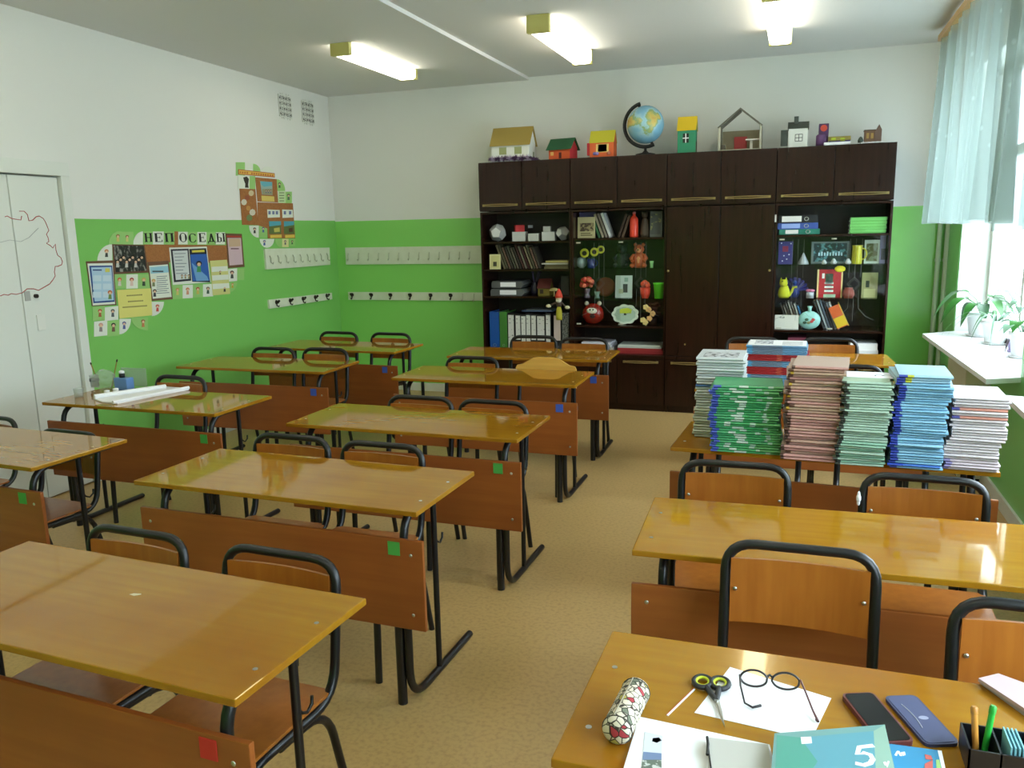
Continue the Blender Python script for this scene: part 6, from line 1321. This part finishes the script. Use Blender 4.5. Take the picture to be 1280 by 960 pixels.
# spectacles
l0 = D(924, 848, zs+0.02); l1 = D(1001, 855, zs+0.02); mid = (l0+l1)/2; ux = (l1-l0).normalized(); fx = Vector((ux.y, -ux.x, 0))   # fx points to the camera
t = thing('spectacles', 'dark framed reading glasses lying open on the white sheet', 'glasses', (mid.x, mid.y, zs), math.atan2(ux.y, ux.x)); Wg = (l1-l0).length/2
lw, lh = Wg*0.45, 0.0165
for sx in (-1, 1):
    cx = sx*Wg*0.52; rim = [(cx+lw*math.cos(q)*(1.0 if math.sin(q) > 0 else 0.94), 0.004*math.cos(q*2)*0 + 0.010*math.sin(q)*0.6, 0.021+lh*math.sin(q)*(1.0 if math.sin(q) > 0 else 0.72)) for q in [i*PI/12 for i in range(24)]]
    rm = obj('rim', MB().tube(rim, 0.0022, 6, closed=True), flat((38, 34, 36), 0.3), t)
    n = len(rim); lens = MB().add([(p[0], p[1]-0.0005, p[2]) for p in rim], [tuple(range(n))]); obj('lens', lens, 'glass', rm)
    hx = sx*Wg*0.985
    if sx < 0: tp2 = [(hx, 0, 0.028), (hx, -0.03, 0.022), (hx+0.006, -0.066, 0.008), (hx+0.02, -0.072, 0.004), (hx+0.036, -0.064, 0.005)]
    else: tp2 = [(hx, 0, 0.028), (hx+0.006, -0.03, 0.021), (hx+0.014, -0.07, 0.009), (hx+0.02, -0.098, 0.004), (hx+0.018, -0.09, 0.0035)]
    obj('temple', MB().tube(tp2, [0.0022, 0.002, 0.002, 0.0026, 0.0028], 6), flat((38, 34, 36) if sx < 0 else (84, 34, 30), 0.3), t)
obj('bridge', MB().tube([(-Wg*0.1, 0.004, 0.026), (0, 0.006, 0.03), (Wg*0.1, 0.004, 0.026)], 0.0026, 6), flat((38, 34, 36), 0.3), t)
# thin red and white stick
a, c = D(868, 862), D(834, 895); t = thing('paper_strip', 'thin red and white strip left of the scissors', 'strip', ((a.x+c.x)/2, (a.y+c.y)/2, Z0), math.atan2(a.y-c.y, a.x-c.x)); L_ = (a-c).length/2
obj('strip', MB().box((-L_, -0.002, 0), (L_, 0.001, 0.0014)), 'paper', t); obj('red_edge', MB().box((-L_, 0.001, 0), (L_, 0.0022, 0.0014)), flat((196, 60, 60)), t)
# open brochure with a landscape, grey pouch, English book, blue book
zb = DH
t, c, q = quad_thing('brochure', 'open white brochure with a landscape photo at the bottom edge', 'brochure', ((799, 896), (962, 931), (975, 985), (772, 985)), zb, 0.004, 'paper', 'pages')
def sub(t, c, z, name, px, m, th=0.0006):
    P = [D(*p, z) for p in px]; qq = [(p.x-c.x, p.y-c.y) for p in P]
    ar = sum(qq[i][0]*qq[(i+1) % len(qq)][1]-qq[(i+1) % len(qq)][0]*qq[i][1] for i in range(len(qq)))
    if ar < 0: qq = qq[::-1]
    zl = z-t.location.z; return obj(name, MB().prism(qq, zl, zl+th), m, t)
zt = zb+0.0047
sub(t, c, zt, 'photo_sky', ((806, 915), (828, 920), (827, 942), (804, 940)), flat((206, 212, 220))); sub(t, c, zt, 'photo_hills', ((804, 940), (827, 942), (827, 950), (803, 950)), flat((110, 130, 166)))
sub(t, c, zt, 'photo_town', ((803, 950), (827, 950), (827, 985), (798, 985)), printed('town_print', (96, 108, 96), (196, 200, 196), 120, 0.55)); sub(t, c, zt, 'emblem', ((816, 923), (824, 922), (827, 926), (821, 929), (815, 927)), flat((90, 90, 96)))
zp = zb+0.0062
t, c, q = quad_thing('grey_pouch', 'pale grey fabric pouch with a black cord', 'pouch', ((886, 922), (960, 931), (968, 985), (884, 985)), zp, 0.008, mat('pouch', (186, 184, 176), rough=0.85, bump=0.5, nscale=14), 'cloth')
obj('cord', MB().tube([tuple((D(*p, zp+0.009)-V(c.x, c.y, 0))[:2])+(0.0085,) for p in ((884, 923), (886, 940), (889, 962), (892, 985))], 0.0016, 6), 'black_matte', t)
obj('clasp', MB().tube([tuple((D(*p, zp+0.009)-V(c.x, c.y, 0))[:2])+(0.0095,) for p in ((884, 922), (885, 930), (884, 944))], 0.0026, 6), 'black_matte', t)
bz = DH
t, c, q = quad_thing('blue_book', 'bright blue exercise book under the number five book', 'book', ((1112, 930), (1172, 938), (1183, 985), (1090, 985)), bz, 0.007, flat((52, 134, 176), 0.35), 'cover')
zt = bz+0.0078
sub(t, c, zt, 'page_edge', ((1172, 938), (1177, 938.5), (1187, 985), (1183, 985)), 'paper', 0.0004)
for p in (((1156, 943), (1164, 945), (1166, 950), (1157, 949)), ((1156, 955), (1166, 950), (1166, 962), (1155, 974))): sub(t, c, zt, 'print', p, flat((190, 90, 80)))
sub(t, c, zt, 'print', ((1170, 950), (1174, 950), (1182, 985), (1172, 985)), flat((150, 190, 110)))
for p in (((1118, 944), (1121, 939), (1123, 940), (1121, 945)), ((1121, 939), (1124, 939), (1128, 945), (1125, 945)), ((1126, 941), (1128, 940), (1131, 944), (1129, 945)), ((1129, 940), (1131, 940), (1132, 944), (1130, 944))): sub(t, c, zt, 'letter', p, 'paper')
# textbook with the figure five, in a clear jacket
bz = DH+0.016; th = 0.016
t, c, q = quad_thing('textbook', 'teal textbook with a large white 5 in a clear jacket', 'book', ((968, 917), (1106, 906), (1124, 985), (962, 985)), bz, th, flat((110, 152, 148), 0.3), 'cover')
t.location.z = bz+0.0006
obj('page_block', MB().prism([(v[0]*0.97, v[1]*0.97) for v in q], -0.0145, 0.0), 'paper_shade', t)
zt = bz+th+0.0007
sub(t, c, zt, 'green_field', ((971, 919), (1000, 922), (1022, 952), (1000, 985), (968, 985)), flat((78, 150, 134), 0.3), 0.0003); sub(t, c, zt, 'blue_field', ((1000, 922), (1092, 914), (1096, 985), (1002, 985), (1022, 952)), flat((92, 150, 164), 0.3), 0.0003)
sub(t, c, zt, 'pale_edge', ((1092, 914), (1106, 906), (1123, 985), (1096, 985)), flat((140, 172, 156), 0.3), 0.0003)
sub(t, c, zt+0.0004, 'price_tag', ((1001, 921.5), (1014, 921), (1015, 929), (1002, 930)), 'paper', 0.0003)
P5 = [D(*p, zt+0.0004) for p in ((1092, 932), (1074, 934), (1071.5, 943), (1080, 941), (1088, 943.5), (1091, 949), (1088, 954), (1080, 956.5), (1069, 954))]; obj('figure_five', stroke(MB(), [(p.x-c.x, p.y-c.y) for p in P5], 0.0085, zt+0.0004-t.location.z, zt+0.0008-t.location.z), 'paper', t)
for p in (((1104, 953), (1107, 952), (1109, 957), (1106, 957)), ((1107, 956), (1110, 951), (1112, 952), (1109, 960))): sub(t, c, zt+0.0004, 'letter', p, 'paper', 0.0003)
# phone in a red-brown case, and its blue cover
def rounded(px, r=0.012, n=5):
    P = [Vector(p) for p in px]; out = []
    for i in range(4):
        p, a, b2 = P[i], P[i-1]-P[i], P[(i+1) % 4]-P[i]; q0 = p+a.normalized()*r; q1 = p+b2.normalized()*r
        for k in range(n+1): u = k/n; out.append(q0*(1-u)**2+p*2*u*(1-u)+q1*u*u)
    return out
def slab(name, label, cat, px, z, layers, group=None):
    P = [D(*p, z+0.01) for p in px]; c = sum(P, Vector())/4
    # square the outline up: a phone is a rectangle
    w2 = ((P[1]-P[0])+(P[2]-P[3]))/4; h2 = ((P[3]-P[0])+(P[2]-P[1]))/4; wv, hv = w2.length, h2.length
    ang = math.atan2(w2.y, w2.x)
    t = thing(name, label, cat, (c.x, c.y, z+0.0006), ang)
    sk = h2.xy.dot(w2.xy.normalized()); hp = math.sqrt(max(1e-6, hv*hv-sk*sk))
    for nm, m, ins, z0, z1, rr in layers:
        o = [(-wv+ins, -hp+ins), (wv-ins, -hp+ins), (wv-ins, hp-ins), (-wv+ins, hp-ins)]
        obj(nm, MB().prism([tuple(v) for v in rounded(o, rr)], z0, z1), m, t)
    return t, c, ang, wv, hp
slab('phone', 'black smartphone in a red brown case', 'phone', ((1049, 866), (1094, 866), (1141, 926), (1102, 930)), DH, [('case', flat((96, 40, 38), 0.5), 0.0, 0.0, 0.010, 0.012), ('screen', mat('screen_glass', (14, 15, 17), rough=0.12), 0.004, 0.010, 0.0108, 0.009)])
t, c, ang, wv, hp = slab('phone_cover', 'dark blue flip cover with a pale oval beside the phone', 'phone cover', ((1104, 867), (1149, 867), (1196, 926), (1158, 930)), DH, [('shell', flat((54, 58, 92), 0.5), 0.0, 0.0, 0.006, 0.014), ('inner_face', mat('cover_cloth', (72, 78, 112), rough=0.7), 0.004, 0.006, 0.0068, 0.011)])
obj('oval_mark', MB().prism([(0.006+0.009*math.cos(a), 0.006*math.sin(a)) for a in [i*PI/8 for i in range(16)]], 0.0068, 0.0074), flat((146, 150, 176)), t)
obj('curved_slit', MB().tube([(-0.012+0.004*math.sin(PI*i/8), 0.045-0.075*i/8, 0.0072) for i in range(9)], 0.0008, 5), flat((190, 192, 206)), t)
# organiser with pens
oc = D(1236, 950, DH)
t = thing('desk_organiser', 'black desk organiser with pens at the right edge', 'organiser', (oc.x+0.01, oc.y-0.012, Z0)); ow, od, oh = 0.052, 0.04, 0.045
bk_ = flat((24, 26, 32), 0.35)
obj('tray', MB().cbox((-ow, -od, 0), (ow, od, 0.004), 0.001), bk_, t)
for a, b2 in (((-ow, -od), (ow, -od+0.003)), ((-ow, od-0.003), (ow, od)), ((-ow, -od), (-ow+0.003, od)), ((ow-0.003, -od), (ow, od)), ((-0.006, -od), (-0.003, od))): obj('wall', MB().box((a[0], a[1], 0.004), (b2[0], b2[1], oh)), bk_, t)
def pen(label, x, y, lean, rgb, L=0.085, name='pen'):
    p = thing(name, label, 'pen', (t.location.x+x, t.location.y+y, Z0+0.0045)); d = Vector(lean).normalized()*L
    obj('barrel', MB().tube([(0, 0, 0), tuple(d*0.85)], 0.0052, 8), flat(rgb, 0.35), p); obj('cap', MB().tube([tuple(d*0.85), tuple(d*0.97), tuple(d)], [0.006, 0.006, 0.004], 8), flat(tuple(int(v*0.9) for v in rgb), 0.35), p)
pen('orange pen standing in the black organiser', -0.03, 0.012, (-0.08, 0.12, 1), (206, 140, 60), 0.085); pen('bright green pen standing in the black organiser', -0.018, 0.015, (0.12, 0.12, 1), (40, 170, 60), 0.09)
p = thing('note_block', 'pale turquoise note cards in the black organiser', 'paper', (t.location.x+0.022, t.location.y, Z0+0.0045))
for k in range(4): obj('card', MB().box((-0.012+0.006*k, -0.03, 0), (-0.0095+0.006*k, 0.03, 0.05)), flat((120, 176, 186)), p)
quad_thing('loose_paper', 'scrap of white paper right of the black organiser', 'paper', ((1270, 931), (1310, 936), (1320, 985), (1290, 985)), DH, 0.001, 'paper')
# pink notebooks at the right edge
t, c, q = quad_thing('pink_notebook', 'pale pink notebook on top at the right edge of the desk', 'notebook', ((1223, 848), (1248, 842), (1330, 872), (1310, 905)), DH+0.009, 0.007, flat((190, 170, 176)), 'cover')
obj('page_block', MB().prism([(v[0]*0.96, v[1]*0.96) for v in q], -0.0005, 0.0), 'paper_shade', t)
t, c, q = quad_thing('grey_notebook', 'grey edged notebook under the pink one', 'notebook', ((1225, 850), (1250, 846), (1330, 876), (1308, 910)), DH, 0.008, flat((170, 160, 156)), 'cover')

# ------------------------------------------------------------------ desk beside the door: paper roll, paint things
A2T = DESK_T['A2']
pts = [(117, 498), (150, 490), (205, 483), (213, 483.5), (235, 485), (236, 486.5), (190, 495), (147, 504), (128, 502)]
t, c, q = quad_thing('paper_roll', 'half unrolled white wallpaper lying on the desk beside the door', 'paper roll', pts, DH, 0.006, 'paper', 'sheet')
a, b2 = D(115, 499, DH+0.02), D(140, 503, DH+0.02)
def rl(p): return (p.x-c.x, p.y-c.y)
e0, e1 = D(118, 497, DH+0.012), D(207, 484, DH+0.012)
obj('rolled_edge', MB().tube([rl(e0)+(0.016,), rl(e1)+(0.016,)], 0.014, 12), 'paper', t)
e0, e1 = D(141, 503.5, DH+0.01), D(236, 485, DH+0.01)
obj('rolled_edge', MB().tube([rl(e0)+(0.012,), rl(e1)+(0.012,)], 0.010, 12), 'paper', t)
def on_desk(px, py): p = D(px, py); return (p.x, p.y, Z0)
t = thing('paint_bottle', 'blue plastic paint box with a black and white cap', 'bottle', on_desk(156, 487))
obj('body', MB().cbox((-0.05, -0.03, 0), (0.05, 0.03, 0.075), 0.008), mat('blue_plastic', (96, 136, 190), rough=0.3), t); obj('cap', MB().lathe([(0.017, 0.075), (0.017, 0.095), (0.012, 0.1)], 14, Matrix.Translation(V(-0.01, 0, 0))), 'black_matte', t); obj('cap_top', MB().lathe([(0.016, 0.1), (0.016, 0.112), (0.006, 0.118)], 14, Matrix.Translation(V(-0.01, 0, 0))), 'paper', t)
plastic = bpy.data.materials.new('clear_plastic'); plastic.use_nodes = True; nt = plastic.node_tree; nt.nodes.clear()
o_ = nt.nodes.new('ShaderNodeOutputMaterial'); mx = nt.nodes.new('ShaderNodeMixShader'); tr = nt.nodes.new('ShaderNodeBsdfTransparent'); gl = nt.nodes.new('ShaderNodeBsdfPrincipled'); gl.inputs['Base Color'].default_value = lin((196, 206, 200)); gl.inputs['Roughness'].default_value = 0.2
mx.inputs[0].default_value = 0.32; nt.links.new(tr.outputs[0], mx.inputs[1]); nt.links.new(gl.outputs[0], mx.inputs[2]); nt.links.new(mx.outputs[0], o_.inputs[0]); MATS['clear_plastic'] = plastic
t = thing('plastic_bag', 'crumpled clear plastic bag beside the blue paint box', 'bag', on_desk(132, 486)); rnd = random.Random(77)
bm = bmesh.new(); bmesh.ops.create_icosphere(bm, subdivisions=3, radius=1.0)
for v in bm.verts: k = 1+rnd.uniform(-0.16, 0.16); v.co = Vector((v.co.x*0.085*k, v.co.y*0.045*k, max(0.0, 0.055+v.co.z*0.062*k)))
bm.verts.index_update(); mb = MB().add([v.co[:] for v in bm.verts], [tuple(v.index for v in f.verts) for f in bm.faces]); bm.free(); obj('film', mb, 'clear_plastic', t)
for k, (px, py, r, h) in enumerate(((119, 484, 0.028, 0.075), (99, 496, 0.028, 0.05), (145, 492, 0.016, 0.03), (134, 494, 0.015, 0.028))):
    lathe_ = [(r*0.85, 0), (r, h), (r*0.94, h), (r*0.8, 0.003)] if k < 2 else [(r, 0), (r, h*0.7), (r*0.8, h), (r*0.2, h)]
    t = thing(('plastic_cup', 'plastic_cup', 'paint_jar', 'paint_jar')[k], ('clear plastic cup holding a brush by the door', 'short clear plastic cup at the left end of that desk', 'small white paint jar nearer the blue box', 'small white paint jar nearer the plastic bag')[k], ('cup', 'cup', 'jar', 'jar')[k], on_desk(px, py))
    obj('body', MB().lathe(lathe_, 14), 'clear_plastic' if k < 2 else 'paper_shade', t)
    if k == 0: obj('dark_band', MB().lathe([(r*1.01, h*0.5), (r*1.02, h*0.75)], 14), flat((60, 66, 70)), t)
    if k > 1: obj('lid', MB().lathe([(r*1.04, h*0.7), (r*1.04, h), (r*0.5, h+0.002)], 14), 'paper', t)
for k, (p0, p1, lab) in enumerate((((124, 482), (113, 453), 'brush leaning to the left in the plastic cup'), ((140, 484), (146.5, 449), 'brush leaning to the right out of the plastic bag'))):
    a = D(p0[0], p0[1]); bxy = at(p1[0], p1[1], 1, a.y+0.02)
    t = thing('paint_brush', lab, 'brush', (a.x, a.y, Z0+0.004)); d = bxy-Vector((a.x, a.y, Z0+0.004)); obj('stick', MB().tube([(0, 0, 0), tuple(d*0.9)], 0.0035, 6), flat((150, 130, 60)), t); obj('bristles', MB().tube([tuple(d*0.9), tuple(d*0.97), tuple(d)], [0.004, 0.005, 0.001], 6), flat((50, 40, 30)), t)
t = thing('clear_tray', 'clear plastic tray lid standing behind the blue paint box', 'tray', on_desk(163, 484)); obj('sheet', MB().cbox((-0.09, 0.03, 0), (0.1, 0.036, 0.11), 0.002), 'clear_plastic', t); obj('rim', MB().box((-0.09, 0.028, 0.108), (0.1, 0.038, 0.114)), 'clear_plastic', t)

# ------------------------------------------------------------------ plants on the window board
potw = mat('pot_white', (226, 228, 228), rough=0.35)
def leaf_mesh(L, W, bend, up, az, fold=0.25, n=7):
    """one blade: grows from the origin, rises and droops"""
    vs = []; fs = []
    for i in range(n+1):
        u = i/n; r = L*u; z = up*L*u - bend*L*u*u; w_ = W*math.sin(PI*min(1, (0.06+u*0.94))**0.8)*0.5 if i < n else 0.0008
        c = Vector((math.cos(az)*r, math.sin(az)*r, z)); sd = Vector((-math.sin(az), math.cos(az), 0))*w_
        vs += [c-sd+V(0, 0, w_*fold), c, c+sd+V(0, 0, w_*fold)]
    for i in range(n): a = i*3; fs += [(a, a+1, a+4, a+3), (a+1, a+2, a+5, a+4)]
    return vs, fs
def plant(px, py, k, h, label, kind, greens, n, seed, potm=None, name='potted_plant', x=None):
    p = at(px, py, 2, SZ); rnd = random.Random(seed)
    t = thing(name, label, 'plant', (p.x, p.y, SZ+0.0006)); r = k
    obj('pot', MB().lathe([(r*0.68, 0.012), (r*0.72, 0.015), (r*0.93, h*0.82), (r*1.04, h*0.82), (r*1.06, h), (r*0.95, h), (r*0.9, h*0.85)], 20), potm or potw, t)
    obj('saucer', MB().lathe([(r*0.8, 0), (r*1.0, 0.014), (r*0.95, 0.014), (r*0.6, 0.008)], 20), potm or potw, t)
    obj('soil', MB().lathe([(r*0.5, h*0.84), (r*0.89, h*0.86), (r*0.3, h*0.88)], 14), flat((50, 40, 32)), t)
    for i in range(n):
        az = 2*PI*i/n*1.618*2 + rnd.uniform(-0.3, 0.3); g = greens[i % len(greens)]
        if kind == 'lily':
            L = rnd.uniform(0.15, 0.25); st = rnd.uniform(0.09, 0.2); base = V(math.cos(az)*st*0.62, math.sin(az)*st*0.62, h*0.86+st*rnd.uniform(0.6, 1.0))
            vs, fs = leaf_mesh(L, L*0.42, 1.15, 0.35, az); m = MB().add([Vector(v)+base for v in vs], fs, True)
            lf_ = obj('leaf', m, g, t); obj('leaf_stalk', MB().tube([(0, 0, h*0.86), (base.x*0.4, base.y*0.4, h*0.86+(base.z-h*0.86)*0.7), tuple(base)], 0.0025, 5), g, lf_)
        elif kind == 'strap':
            L = rnd.uniform(0.24, 0.36); vs, fs = leaf_mesh(L, 0.018, 1.5, 1.15, az, n=9); m = MB().add([Vector(v)+V(0, 0, h*0.86) for v in vs], fs, True); obj('leaf', m, g, t)
        else:
            L = rnd.uniform(0.06, 0.09); st = rnd.uniform(0.05, 0.2); base = V(math.cos(az)*st*0.6, math.sin(az)*st*0.6, h*0.86+rnd.uniform(0.03, 0.22))
            vs, fs = leaf_mesh(L, L*0.95, 0.9, 0.2, az); m = MB().add([Vector(v)+base for v in vs], fs, True)
            lf_ = obj('leaf', m, g, t); obj('leaf_stalk', MB().tube([(0, 0, h*0.86), (base.x*0.3, base.y*0.3, base.z*0.8), tuple(base)], 0.002, 5), g, lf_)
    return t
G1 = mat('leaf_green', (48, 104, 38), rough=0.4); G2 = mat('leaf_dark', (32, 74, 34), rough=0.4); G3 = mat('leaf_pale', (110, 142, 116), rough=0.4); G4 = mat('leaf_purple', (84, 74, 84), rough=0.5)
plant(1224, 420, 0.098, 0.175, 'farthest potted plant, large drooping green leaves', 'lily', (G1, G2, G1), 12, 5)
plant(1243, 430, 0.09, 0.165, 'white swirled pot with grassy leaves, second from the pipes', 'strap', (G3, G1), 12, 9)
t = plant(1265, 440, 0.032, 0.075, 'tiny lilac pot with a small dark sprout', 'lily', (G4, G3), 4, 2, mat('pot_lilac', (176, 160, 206), rough=0.35))
for ch in t.children:
    if ch.name.startswith('leaf'): ch.scale = (0.25, 0.25, 0.5)
plant(1276, 447, 0.075, 0.165, 'white pot nearest the camera with rounded pale leaves', 'round', (G3, G3, G1), 16, 4)
